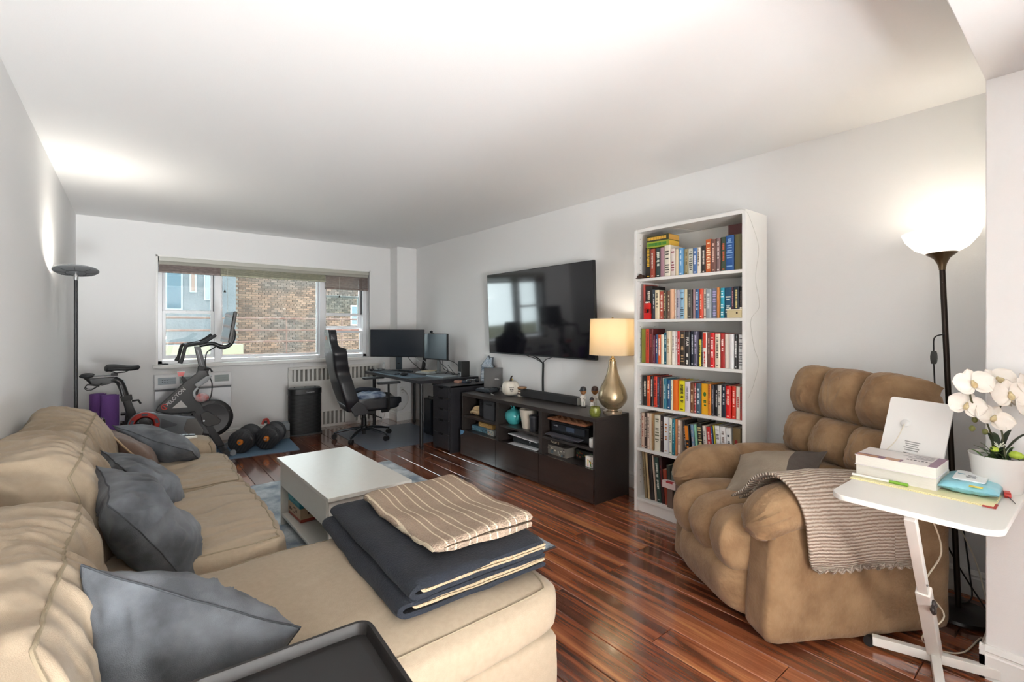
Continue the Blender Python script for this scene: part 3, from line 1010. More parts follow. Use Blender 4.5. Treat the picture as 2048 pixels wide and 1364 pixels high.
MB().grid(f, 67, 60).build('seat_cushion', SUEDE, rec, smooth=80)
# lower front panel (closed foot-rest), gathered along the side seams
def f(u, v):
    prof = spline([(-.015, .29), (-.062, .25), (-.075, .19), (-.06, .11), (-.03, .065), (.03, .05)], 6)
    i = v * (len(prof) - 1); a = int(min(i, len(prof) - 2))
    p2 = prof[a].lerp(prof[a + 1], i - a)
    x = (u * 2 - 1) * .30
    e = 1 - abs(2 * u - 1) ** 8
    y = p2[0] * e + .05 * (1 - e)
    gth = math.exp(-((1 - abs(2 * u - 1)) / .10) ** 2)
    y += gth * .016 * noise.noise(Vector((v * 22, u * 3, 7))) + .004 * fbm((x, v, 0), 5, 8)
    return (x, y, p2[1])
MB().grid(f, 50, 50).build('footrest_panel', SUEDE, rec, smooth=80)
MB().b2(-.275, .275, .03, .72, .05, .40).build('seat_box', SUEDE, rec, bev=.02)
# tufted back: three columns, three rows
rows = [0, .36, .66, 1.0]
def back_pt(u, v, front):
    """u -1..1 across, v 0..1 up"""
    y = .60 + .25 * v + .02 * v * v
    z = .36 + .70 * v
    wd_ = .335 + .075 * min(1, v * 1.5)
    tilt = Vector((0, -.94, .34))
    if front:
        c = chan((u + 1) / 2, 3, .45)
        for i in range(3):
            if rows[i] <= v <= rows[i + 1]:
                q = (v - rows[i]) / (rows[i + 1] - rows[i])
                break
        rw = max(0, 1 - abs(2 * q - 1) ** 2.6) ** .5
        if i == 2: rw = max(0, 1 - max(0, (2 * q - 1)) ** 3.2) ** .6 if q > .5 else rw
        dep = .115 * (c * rw) ** .8 + (.03 if i == 2 else 0) * rw * c
        edge = max(0, 1 - abs(u) ** 6)
        off = (.05 + dep) * (edge ** .35)
        p = Vector((u * wd_, y, z)) + tilt * off
        # lobes of the top row flop outward over the top
        if i == 2: p.z += .02 * c * q; p.y += -.01
        g = noise.noise(Vector((u * 9 + i * 3, v * 9, 4)))
        g2 = noise.noise(Vector((u * 22, v * 22, 9)))
        p -= tilt * (.020 * ((1 - abs(g)) ** 5) * (1 - .6 * c * rw) + .007 * (1 - abs(g2)) ** 4 * (1 - .7 * c * rw) - .010 * fbm((u, v, 0), 3, 6))
        return p
    return Vector((u * wd_, y + .075, z))
m = MB()
nu, nv = 110, 120
m.grid(lambda a, b: tuple(back_pt(2 * a - 1, b, True)), nu, nv)
m.build('backrest', SUEDE, rec, smooth=85)
# back shell wrapping sides, top and rear
def shell(x, y, z):
    k = 8
    nr = (abs(x) ** k + abs(y) ** k + abs(z) ** k) ** (1 / k)
    x, y, z = x / nr, y / nr, z / nr
    v = (z + 1) / 2
    wd_ = .338 + .078 * min(1, v * 1.5)
    p = Vector((x * wd_, .635 + .235 * v + .07 * y, .20 + .84 * v))
    p += Vector((x, y, z)).normalized() * .006 * fbm(p, 6, 2)
    return tuple(p)
MB().cube_grid((14, 8, 22), shell).build('back_shell', SUEDE, rec, smooth=70)
m = MB()
for x, y in ((-.3, .1), (.3, .1), (-.3, .75), (.3, .75)): m = MB(); m.cyl((x, y, 0), (x, y, .06), .03, n=12); m.build('foot', flat('#1d1a18', .6), rec)

# ---- small two-tone pillow on the seat
TAUPE = mat('pillow_taupe', '#8b7d6d', .85, bump=(260, .3), stretch=(1, 1, 1), var=(14, .3, '#978a79'))
DKB = mat('pillow_dark_panel', '#4d443e', .85, bump=(260, .3))
def local(o, p): return (Matrix.Translation(o.location) @ Euler(o.rotation_euler).to_matrix().to_4x4() @ Matrix.Diagonal((*o.scale, 1))) @ Vector(p)
A_, B_, D_ = local(rec, (-.26, .30, .625)), local(rec, (.13, .53, .72)), local(rec, (.02, .24, .565))
pw = pillow('throw_pillow', A_, B_, D_, .17, TAUPE, flat('#5b5148', .8), 'taupe pillow with a dark brown end panel lying on the recliner seat', 55, H=.30, fold=.01)
co = pw.children[0]
# dark end panel: faces beyond the stitch line get the second material
co.data.materials.append(DKB)
xa_ = (B_ - A_).normalized()
for p in co.data.polygons:
    if Vector(p.center).dot(xa_) > (B_ - A_).length * .22: p.material_index = 1

# ---- knitted throw over the near arm
def knit_mat():
    m = bpy.data.materials.new('knit_oatmeal'); m.use_nodes = True
    nt = m.node_tree; N, L = nt.nodes.new, nt.links.new
    b = nt.nodes['Principled BSDF']
    uv = N('ShaderNodeUVMap'); mp = N('ShaderNodeMapping'); mp.inputs['Scale'].default_value = (60, 40, 1); L(uv.outputs[0], mp.inputs[0])
    w = N('ShaderNodeTexWave'); w.wave_type = 'BANDS'; w.bands_direction = 'X'; w.inputs['Scale'].default_value = .3; w.inputs['Distortion'].default_value = 1.6; w.inputs['Detail'].default_value = 3; w.inputs['Detail Scale'].default_value = 2
    L(mp.outputs[0], w.inputs['Vector'])
    r = N('ShaderNodeValToRGB'); r.color_ramp.elements[0].color = lin('#937f6f'); r.color_ramp.elements[1].color = lin('#c2b5a6'); r.color_ramp.elements[1].position = .62; r.color_ramp.elements[0].position = .18
    L(w.outputs['Fac'], r.inputs[0]); L(r.outputs[0], b.inputs['Base Color']); b.inputs['Roughness'].default_value = .95
    nz = N('ShaderNodeTexNoise'); nz.inputs['Scale'].default_value = 130; mx = N('ShaderNodeMath'); mx.operation = 'MULTIPLY_ADD'; mx.inputs[1].default_value = .5
    tc = N('ShaderNodeTexCoord'); L(tc.outputs['Object'], nz.inputs['Vector']); L(nz.outputs['Fac'], mx.inputs[0]); L(w.outputs['Fac'], mx.inputs[2])
    bp = N('ShaderNodeBump'); bp.inputs['Distance'].default_value = .006; bp.inputs['Strength'].default_value = .9; L(mx.outputs[0], bp.inputs['Height']); L(bp.outputs[0], b.inputs['Normal'])
    return m
KNIT = knit_mat()
kt = thing('knitted_throw', 'oatmeal ribbed knit throw draped over the near arm of the recliner', 'blanket', rec.location, rec.rotation_euler[2])
kt.scale = rec.scale
def drape(name, yo0, yo1, drop, lift, seed, s0=0):
    path = spline([(.13, .525 + lift), (.20, .575 + lift), (.26, .645 + lift), (.37, .678 + lift), (.47, .635 + lift), (.513 + lift * .5, .55), (.512 + lift, .45), (.505 + lift, .36), (.508 + lift, drop)], 7)
    nu, nv = len(path), 40
    m = MB(); vs = []
    for i, p in enumerate(path):
        s = i / (nu - 1)
        for j in range(nv):
            t_ = j / (nv - 1)
            y = yo0 + (yo1 - yo0) * t_
            # the sheet runs askew: the hanging corner swings backward
            y += .10 * s - .05 * (1 - s) * (1 - t_)
            q = Vector((p[0], y, p[1]))
            e = .010 * fbm((s * 2, t_ * 2, 0), 1.6, seed)
            fold = .012 * sin(t_ * 9 + s * 2.5 + seed) * max(0, s - .45) * 1.6
            q.x += e + fold; q.z += e * .7 + (.012 * (1 - 2 * abs(t_ - .5)) if s < .5 else 0)
            if s > .97: q.z += .008 * sin(t_ * 60)
            if p[1] < .5: q.x = max(q.x, .487 + lift)
            vs.append(tuple(q))
    fs = [(i * nv + j, (i + 1) * nv + j, (i + 1) * nv + j + 1, i * nv + j + 1) for i in range(nu - 1) for j in range(nv - 1)]
    m.add(vs, fs)
    o = m.build(name, KNIT, kt, smooth=80)
    uvl = o.data.uv_layers.new(name='uv')
    for lp in o.data.loops:
        k = lp.vertex_index
        uvl.data[lp.index].uv = ((k // nv) / (nu - 1), (k % nv) / (nv - 1))
    sd = o.modifiers.new('thickness', 'SOLIDIFY'); sd.thickness = .011; sd.offset = 1
    return o
drape('knit_layer', .09, .46, .335, 0.004, 2)
drape('knit_layer', .13, .55, .325, -.006, 4)
# ================================================================ laptop table and what stands on it
TW = mat('side_table_white', '#dedcd6', .35)
st = thing('side_table', 'white adjustable laptop table with a slanted leg beside the recliner', 'table', (2.2, .39, 0))
ZT = .742
m = MB()
m.prism([(x, y) for x, y in rrect(.60, .43, .055, 7)], ZT - .019, ZT, T(0, 0, 0, rz=radians(-1)))
m.build('table_top', TW, st, bev=.003)
SQ = .028
def bar(mb, p0, p1, w, h, up=(0, 1, 0)):
    p0, p1 = Vector(p0), Vector(p1)
    d = (p1 - p0); L_ = d.length; d.normalize()
    up = Vector(up); up = (up - d * up.dot(d)).normalized()
    s = d.cross(up)
    M_ = basis(d, up, s, (p0 + p1) / 2)
    mb.box((0, 0, 0), (L_, w, h), M_)
lt, lb = Vector((-.27, .0, .715)), Vector((.255, .03, .04))
mid = lt.lerp(lb, .48)
m = MB(); bar(m, lt, lt.lerp(lb, .62), .03, .03); m.build('upper_leg', TW, st, bev=.003)
m = MB(); bar(m, mid, lb, .042, .042); m.build('lower_leg', TW, st, bev=.003)
kb = mid + (lb - mid) * .16 + Vector((-.018, -.026, -.005))
m = MB()
for i in range(4):
    a = pi / 4 + i * pi / 2
    m.ball((.0165 * cos(a), .0165 * sin(a), 0), (.0115, .0115, .008), 10, 8)
m.lathe([(.016, -.006), (.016, .006)], 14)
m.xf(basis(Vector((.62, 0, .78)), Vector((.78, 0, -.62)).cross(Vector((0, -1, 0))) * 0 + Vector((.78, 0, -.62)), Vector((0, -1, 0)), kb)); m.build('clamp_knob', flat('#2a211e', .4), st)
m = MB(); m.ball(tuple(mid.lerp(lt, .12) + Vector((-.014, -.0165, 0))), .004, 8, 6); m.build('screw', flat('#8e8e8e', .3, metal=1), st)
m = MB(); bar(m, (.185, .215, .032), (.325, -.175, .032), .036, .030, (0, 0, 1)); m.build('foot_bar', TW, st, bev=.003)
m = MB(); bar(m, (.255, .03, .032), (-.12, -.06, .032), .036, .030, (0, 0, 1)); m.build('foot_bar', TW, st, bev=.003)
for p in ((.188, .205), (.318, -.16), (-.11, -.058)):
    m = MB(); m.cyl((p[0] - .013, p[1] + .02, .02), (p[0] + .013, p[1] + .02, .02), .0195, n=16); m.build('caster', flat('#151515', .5), st)
# books
def paper_mat():
    m = bpy.data.materials.new('page_edges'); m.use_nodes = True
    nt = m.node_tree; N, L = nt.nodes.new, nt.links.new; b = nt.nodes['Principled BSDF']
    tc = N('ShaderNodeTexCoord'); mp = N('ShaderNodeMapping'); mp.inputs['Scale'].default_value = (2, 2, 900); L(tc.outputs['Object'], mp.inputs[0])
    n = N('ShaderNodeTexNoise'); n.inputs['Scale'].default_value = 1; L(mp.outputs[0], n.inputs['Vector'])
    r = N('ShaderNodeValToRGB'); r.color_ramp.elements[0].color = lin('#bdb8ad'); r.color_ramp.elements[1].color = lin('#e4e1d9'); L(n.outputs['Fac'], r.inputs[0]); L(r.outputs[0], b.inputs['Base Color']); b.inputs['Roughness'].default_value = .8
    return m
PAPER = paper_mat()
b1 = thing('thick_book', 'thick white softcover book at the bottom of the stack on the laptop table', 'book', (2.285, .488, ZT + .0045), radians(-1.5))
MB().b2(-.088, .088, -.119, .119, .0015, .0415).build('page_block', PAPER, b1, smooth=0)
m = MB(); m.b2(-.09, .09, -.12, .12, 0, .0015); m.b2(-.09, .09, -.12, .12, .0415, .043); m.b2(.088, .0905, -.12, .12, 0, .043); m.build('cover', flat('#e2dfd8', .4), b1, smooth=0)
b2 = thing('thick_book', 'thick book with a purple and white printed cover on top of the stack', 'book', (2.272, .488, ZT + .048), radians(-1.0))
MB().b2(-.085, .085, -.119, .119, .0015, .0365).build('page_block', PAPER, b2, smooth=0)
m = MB(); m.b2(-.088, .088, -.121, .121, 0, .0015); m.b2(.085, .088, -.121, .121, 0, .038); m.build('back_cover', flat('#d9d2d6', .4), b2, smooth=0)
m = MB(); m.b2(-.088, .088, -.121, .121, .0365, .038); cv = m.build('front_cover', flat('#d8d2cf', .35), b2, smooth=0)
m = MB(); m.b2(-.087, .087, -.12, -.095, .038, .0384); m.b2(-.087, -.045, -.02, .12, .038, .0384); m.build('printed_band', flat('#7b5a72', .4), cv, smooth=0)
m = MB(); m.b2(-.086, -.05, -.012, .03, .0384, .0387); m.b2(-.084, -.06, .05, .115, .0384, .0387); m.build('printed_photo', flat('#b98d6a', .4), cv, smooth=0)
tx = marks_mb(.075, .014, 7, 2, .0002); tx.xf(T(-.02, -.06, .0388, rz=-pi / 2)); o = tx.build('title', flat('#4d4a50', .5), cv, smooth=0); o['kind'] = 'stuff'
m = MB()
for i, (x_, l_) in enumerate(((.01, .07), (.022, .05), (.035, .09), (.05, .06), (.065, .08))): m.b2(x_, x_ + .004, -.09, -.09 + l_, .0384, .0387)
o = m.build('small_print', flat('#7f7a80', .5), cv, smooth=0); o['kind'] = 'stuff'
# folder and pen
fd = thing('manila_folder', 'thin yellow folder lying under the books along the front of the laptop table', 'folder', (2.215, .415, ZT), radians(0))
MB().b2(-.075, .1, -.192, .2, .0, .002).build('back_leaf', flat('#d8cf9c', .6), fd, smooth=0)
MB().b2(-.07, .1, -.19, .198, .002, .0042).build('front_leaf', flat('#ded7ab', .6), fd, smooth=0)
MB().b2(-.082, -.03, -.197, -.165, .001, .0035).build('red_tab', flat('#a5322a', .5), fd, smooth=0)
pn = thing('highlighter_pen', 'white pen with a green cap lying against the book stack', 'pen', (2.176, .53, ZT + .0095), radians(2))
MB().cyl((.003, .085, 0), (-.003, -.03, 0), .0048, n=12).build('barrel', flat('#e6e4de', .4), pn)
MB().cyl((-.003, -.03, 0), (-.005, -.085, 0), .0056, n=12).build('cap', flat('#6f9d2c', .4), pn)
# pack of wipes
wp = thing('wipes_pack', 'light blue soft pack of wipes with a white flip lid on the laptop table', 'package', (2.318, .298, ZT + .005), radians(2))
def f(x, y, z):
    s = max(0, 1 - abs(y) ** 3) ** .5
    e = max(0, 1 - abs(x) ** 6) ** .4
    w = .004 * fbm((x, y, z), 3, 2)
    return (.118 * x * (.94 + .06 * (1 - s)) , .076 * y, .02 + .019 * z * s * e + w)
m = MB(); m.cube_grid((14, 22, 4), f); m.build('film', mat('wipes_film', '#7ab6c4', .3, var=(22, .2, '#8fc7d2')), wp, smooth=70)
m = MB(); m.prism(rrect(.14, .085, .01), .039, .0435, T(.005, .002, 0)); ld = m.build('flip_lid', flat('#e2e6e6', .35), wp, bev=.0015)
for i, (x_, y_, l_, c_) in enumerate(((.02, .028, .02, '#3a8fa3'), (-.005, .0, .03, '#6d7478'), (-.02, .0, .025, '#6d7478'), (.012, .0, .02, '#6d7478'))):
    MB().box((x_, y_, .0436), (.008, l_, .0006)).build('printed_text', flat(c_, .5), ld, smooth=0)['kind'] = 'stuff'
MB().box((-.102, -.02, .0345), (.02, .034, .002), ).build('yellow_badge', flat('#d8c14a', .4), wp, bev=.0008)
rd = thing('red_lighter', 'small red plastic clip beside the pack of wipes', 'clip', (2.33, .212, ZT), radians(10))
MB().cube_grid(5, lambda x, y, z: (.03 * x * (1 - .2 * z * z), .008 * y, .008 + .008 * z)).build('body', flat('#b52a22', .35), rd, smooth=60)
MB().tube([(-.03, 0, .006), (-.06, -.008, .003), (-.09, -.012, .002)], .0012, 6).build('wire_tip', flat('#4c4a48', .4), rd)
# white tablet leaning up behind the books
tb_ = thing('white_tablet', 'white tablet standing tilted behind the book stack, its back to the room', 'tablet', (2.40, .487, ZT + .0045), radians(-96))
# local: x along its width, y towards the room, z up (leaning back)
M_ = T(0, 0, 0, rx=radians(-21)) @ T(0, 0, .148, ry=radians(3))
m = MB(); m.prism(rrect(.205, .29, .012), -.006, .0035, M_ @ Matrix(((1, 0, 0, 0), (0, 0, 1, 0), (0, 1, 0, 0), (0, 0, 0, 1)))); m.build('shell', mat('tablet_white', '#d9d7d3', .3), tb_, bev=.002)
m = MB(); m.prism(rrect(.200, .285, .012), .0035, .0075, M_ @ Matrix(((1, 0, 0, 0), (0, 0, 1, 0), (0, 1, 0, 0), (0, 0, 0, 1)))); m.build('screen_side', flat('#3d4a63', .3), tb_, bev=.001)
MB().ball((0, 0, 0), (.016, .006, .016), 14, 8, M_ @ T(-.035, -.009, .04)).build('suction_cup', flat('#cfcfcc', .2), tb_)
m = MB(); m.tube([tuple(M_ @ Vector(p)) for p in spline([(-.035, -.014, .036), (-.05, -.02, -.04), (-.085, -.015, -.10), (-.095, -.02, -.135)], 6)], .002, 6); m.build('white_cord', flat('#d3cbb9', .5), tb_)
for i in range(5):
    MB().box((0, 0, 0), (.05 - .006 * (i % 3), .0006, .004), M_ @ T(.0, -.0068, -.03 - i * .0085)).build('label_print', flat('#8a8a86', .6), tb_, smooth=0)['kind'] = 'stuff'
MB().box((0, 0, 0), (.02, .0006, .02), M_ @ T(-.012, -.0068, -.085)).build('label_print', flat('#5c5a58', .6), tb_, smooth=0)['kind'] = 'stuff'

# ---------------------------------------------------------------- orchid in a white pot
op = thing('potted_orchid', 'artificial white orchid in a plain white pot on the laptop table', 'plant', (2.40, .24, ZT))
m = MB(); m.lathe([(.0, .0), (.060, .0), (.064, .006), (.077, .118), (.079, .124), (.076, .124), (.073, .112), (.071, .10), (0, .10)], 40); m.build('pot', mat('pot_ceramic', '#dcdad6', .25), op, smooth=50)
MB().lathe([(0, .10), (.04, .106), (.070, .101)], 20).build('soil', mat('soil_dark', '#2c2418', .95, bump=(120, 1)), op)
PET = mat('orchid_petal', '#e9e4dc', .55, var=(20, .3, '#dfd7cb'))
PETC = mat('orchid_heart', '#b79a6a', .5, var=(60, .3, '#d8cfa8'))
LEAF = mat('orchid_leaf', '#2c3a24', .4)
STEM = mat('orchid_stem', '#4a4a2c', .5)
GRN = mat('filler_green', '#4f6b35', .5)
LIME = mat('lime_bud', '#a5b93e', .5)
def petal(L_, W_, cup, M_, mb):
    def fn(u, v):
        s = v
        w = W_ * sin(pi * min(1, s * .92 + .08)) ** .7 * (u - .5) * 2
        return (w, L_ * s, cup * s * s + .35 * cup * (2 * u - 1) ** 2 - .03 * L_ * sin(u * 9))
    mb.grid(fn, 9, 8, m=M_)
def flower(c, d, sz, roll=0):
    d = Vector(d).normalized()
    up = Vector((0, 0, 1)); s = up.cross(d).normalized(); up = d.cross(s)
    B_ = basis(s, up, d, c) @ T(rz=roll)
    m = MB()
    for a, L_, W_ in ((0, .042, .017), (2 * pi / 3 * 1.05, .040, .016), (-2 * pi / 3 * 1.05, .040, .016)):
        petal(L_ * sz, W_ * sz, .008 * sz, B_ @ T(rz=a) @ T(0, .003, -.002), m)
    for a in (pi / 2.35, -pi / 2.35):
        petal(.046 * sz, .030 * sz, .010 * sz, B_ @ T(rz=a) @ T(0, .003, .001), m)
    o = m.build('flower', PET, op, smooth=80)
    m = MB(); m.ball((0, -.004 * sz, .008 * sz), (.007 * sz, .010 * sz, .009 * sz), 10, 8, B_); m.ball((0, .006 * sz, .007 * sz), (.004 * sz, .005 * sz, .006 * sz), 8, 6, B_)
    m.build('flower_heart', PETC, o)
for c, d, s, r in (((-.085, .055, .375), (-.75, -.35, .35), 1.25, .2), ((-.065, .075, .295), (-.8, -.25, .2), 1.15, -.3), ((-.03, -.03, .34), (-.8, -.5, .25), 1.25, .1),
                   ((.01, .0, .385), (-.5, -.3, .6), 1.2, .5), ((-.045, .01, .255), (-.6, -.45, .5), 1.2, -.6), ((.03, -.07, .37), (-.5, -.7, .4), 1.1, .3), ((-.0, -.075, .30), (-.6, -.6, .3), 1.1, -.2), ((.05, -.02, .315), (-.3, -.5, .5), 1.0, 0)):
    flower(c, d, s, r)
for pts in (((.01, .01, .10), (0, .02, .2), (-.02, .04, .27), (-.06, .06, .31), (-.07, .065, .36)), ((-.01, -.02, .10), (0, -.01, .2), (.01, 0, .27), (-.01, -.02, .33), (.02, -.05, .36))):
    MB().tube(spline(pts, 6), .0028, 6).build('stem', STEM, op)
for p in ((-.04, .055, .245), (-.055, .06, .215), (-.03, .03, .205)):
    MB().ball(p, (.009, .009, .011), 10, 8).build('bud', mat('bud_olive', '#6a6a34', .5), op)
def leaf(p0, p1, w, mt, name='leaf', bend=.03):
    p0, p1 = Vector(p0), Vector(p1)
    d = p1 - p0; s = d.cross(Vector((0, 0, 1))).normalized()
    def fn(u, v):
        q = p0 + d * v + Vector((0, 0, bend * sin(pi * v * .9)))
        return tuple(q + s * (w * (2 * u - 1) * max(.03, sin(pi * (v * .94 + .05))) ** .8) + Vector((0, 0, abs(2 * u - 1) * w * .35)))
    MB().grid(fn, 5, 10).build(name, mt, op, smooth=80)
for p1, w in (((.03, -.085, .20), .012), ((-.02, .03, .19), .014), ((.05, .02, .18), .013), ((.03, -.03, .20), .011)): leaf((0, 0, .10), p1, w, LEAF)
rr = random.Random(3)
for i in range(26):
    a, l_ = rr.uniform(0, 2 * pi), rr.uniform(.04, .085)
    leaf((rr.uniform(-.03, .03), rr.uniform(-.03, .03), .10), (l_ * cos(a), l_ * sin(a), .10 + rr.uniform(.01, .06)), rr.uniform(.003, .007), rr.choice((GRN, LEAF, GRN)), 'filler_leaf', .012)
for p, r_ in (((-.02, -.045, .135), .02), ((-.045, .005, .15), .013), ((.02, -.06, .125), .012)):
    m = MB()
    for j in range(6):
        a = j * pi / 3
        m.ball((p[0] + r_ * .4 * cos(a), p[1] + r_ * .4 * sin(a), p[2]), (r_ * .55, r_ * .55, r_ * .6), 8, 6)
    m.ball(p, (r_ * .5, r_ * .5, r_ * .75), 8, 6); m.build('succulent_rosette', LIME, op)
for i in range(9):
    a = i * .7
    MB().tube([(-.04 + .002 * i, -.005, .155), (-.045 + .014 * cos(a), -.008 + .014 * sin(a), .168 + .004 * (i % 3))], .0014, 5).build('tiny_white_bloom', flat('#e6e9dc', .5), op)

# ---------------------------------------------------------------- right floor lamp (uplighter), leaning a little
BRZ = mat('bronze_dark', '#2e241d', .35, metal=.6)
fl = thing('torchiere_lamp', 'bronze torchiere floor lamp with a glowing white glass bowl behind the recliner', 'lamp', (2.965, .425, 0))
m = MB(); m.lathe([(0, 0), (.128, 0), (.132, .008), (.128, .02), (.05, .026), (.02, .034), (0, .034)], 40); m.build('base', mat('lamp_base_black', '#15110f', .3), fl)
top = Vector((.035, .062, 1.60))
pole = [Vector((0, 0, .03)).lerp(top, i / 10) for i in range(11)]
m = MB(); m.tube(pole, .0115, 14); m.build('pole', BRZ, fl)
dirv = (top - Vector((0, 0, .03))).normalized()
sx = dirv.cross(Vector((0, 1, 0))).normalized(); sy = dirv.cross(sx).normalized()
BM = basis(sx, sy, dirv, top)
m = MB(); m.lathe([(.013, -.01), (.013, .0), (.018, .02), (.03, .045), (.058, .068), (.06, .07), (0, .07)], 28, BM); m.build('shade_holder', mat('bronze_cup', '#6d5a44', .3, metal=.8), fl)
m = MB(); m.lathe([(.012, .068), (.058, .070), (.10, .095), (.132, .135), (.146, .172), (.143, .172), (.129, .138), (.097, .099), (.056, .075), (.012, .073)], 40, BM)
m.build('glass_bowl', mat('bowl_glass', '#f4f1ea', .35, emis='#fff4e4', estr=.36, trans=.0), fl, smooth=60)
m = MB(); m.ball((0, 0, .10), (.026, .026, .028), 14, 10, BM); m.build('bulb', mat('bulb_glow', '#ffffff', .4, emis='#fff0d8', estr=6), fl)
m = MB(); m.tube([top + dirv * -.07 + sx * a for a in (-.018, .018)], .0022, 6); m.build('thumb_screw', BRZ, fl)
pp_ = [tuple(pole[8] + Vector((-.01, .0, 0)))] + [(x_, y_, z_) for x_, y_, z_ in ((.01, .085, 1.27), (.005, .088, 1.21), (.0, .086, 1.12), (.0, .075, .9), (-.05, .04, .5), (-.06, .03, .2), (-.04, .1, .035), (.1, -.02, .03), (.21, -.01, .12), (.255, .02, .325))]
m = MB(); m.tube(spline(pp_, 8), .0032, 6); m.build('power_cord', flat('#191715', .5), fl)
m = MB(); m.cube_grid(5, lambda x, y, z: (.004 + .010 * x * (1 - .3 * z * z), .087 + .012 * y * (1 - .3 * z * z), 1.175 + .03 * z)); m.build('cord_switch', flat('#26241f', .5), fl, smooth=60)
l = bpy.data.lights.new('torchiere_bulb', 'POINT'); l.energy = .6; l.shadow_soft_size = .06; l.color = (1, .93, .83)
lo = bpy.data.objects.new('torchiere_bulb', l); COL.objects.link(lo); lo.parent = fl; lo.location = BM @ Vector((0, 0, .135))
# loose cords near the outlet
m = MB(); m.tube(spline([(2.30, .43, .715), (2.36, .42, .62), (2.45, .40, .45), (2.40, .44, .32), (2.50, .40, .18), (2.46, .46, .08), (2.55, .42, .012), (2.62, .36, .008), (2.80, .33, .008), (2.72, .31, .008), (2.95, .32, .02), (3.1, .38, .2), (3.21, .452, .315)], 8), .003, 6)
tag(m.build('charging_cord', flat('#cfc6b2', .55), None), 'white charging cord dangling from the laptop table to the floor', 'cord')
m = MB(); m.tube(spline([(3.205, .47, .345), (3.14, .50, .36), (3.10, .50, .30), (3.12, .44, .15), (3.05, .34, .02), (2.98, .31, .006)], 8), .0035, 6)
tag(m.build('extension_lead', flat('#151413', .5), None), 'black power cord hanging from the outlet behind the floor lamp', 'cord')
# ================================================================ bookcase and books
BKW = mat('bookcase_white', '#dddcd8', .45)
BX0, BY0, BY1, BD = 2.836, 1.336, 2.136, .28
bc = thing('bookcase', 'tall white open bookcase full of books against the right wall', 'bookcase', (BX0, (BY0 + BY1) / 2, 0))
hwid = (BY1 - BY0) / 2
for s_ in (-1, 1):
    MB().b2(0, BD, s_ * hwid - (.022 if s_ > 0 else 0), s_ * hwid + (.022 if s_ < 0 else 0), 0, 2.02).build('side_panel', BKW, bc, bev=.0012)
MB().b2(BD - .006, BD - .001, -hwid + .02, hwid - .02, .06, 2.0).build('back_panel', BKW, bc, smooth=0)
MB().b2(.002, BD, -hwid + .022, hwid - .022, 1.996, 2.018).build('top_board', BKW, bc, bev=.001)
for z in (1.665, 1.375, 1.065, .76, .455, .10):
    MB().b2(.004, BD - .006, -hwid + .022, hwid - .022, z - .02, z).build('shelf', BKW, bc, bev=.001)
MB().b2(.02, .036, -hwid + .022, hwid - .022, 0, .08).build('plinth', BKW, bc, bev=.001)
m = MB()
for i in range(40):
    for xx in (.04, .22): m.box((xx, hwid - .0225, .2 + i * .045), (.005, .001, .005))
o = m.build('peg_hole', flat('#9c9a94', .7), bc, smooth=0); o['kind'] = 'stuff'
# string of tiny lights wound around the case
wires = MB()
wires.tube(spline([(-.003, .395, 2.01), (-.003, .2, 2.025), (.02, -.1, 2.026), (-.003, -.3, 2.024), (-.003, -.395, 2.012), (.08, -.403, 1.93), (.16, -.403, 1.80), (.12, -.403, 1.62), (.17, -.403, 1.45), (.06, -.403, 1.36), (.10, -.403, 1.2), (.16, -.403, 1.1), (.10, -.403, .98), (.05, -.403, .92), (-.003, -.39, .84)], 8), .0009, 5)
wires.tube(spline([(.03, .1, 1.99), (.06, .03, 1.975), (.12, -.02, 1.962), (.09, -.1, 1.97), (.03, -.16, 1.99)], 6), .0009, 5)
tag(wires.build('string_lights', flat('#c9c7c0', .5), None), 'thin white wire of string lights wound around the bookcase', 'string lights').location = bc.location

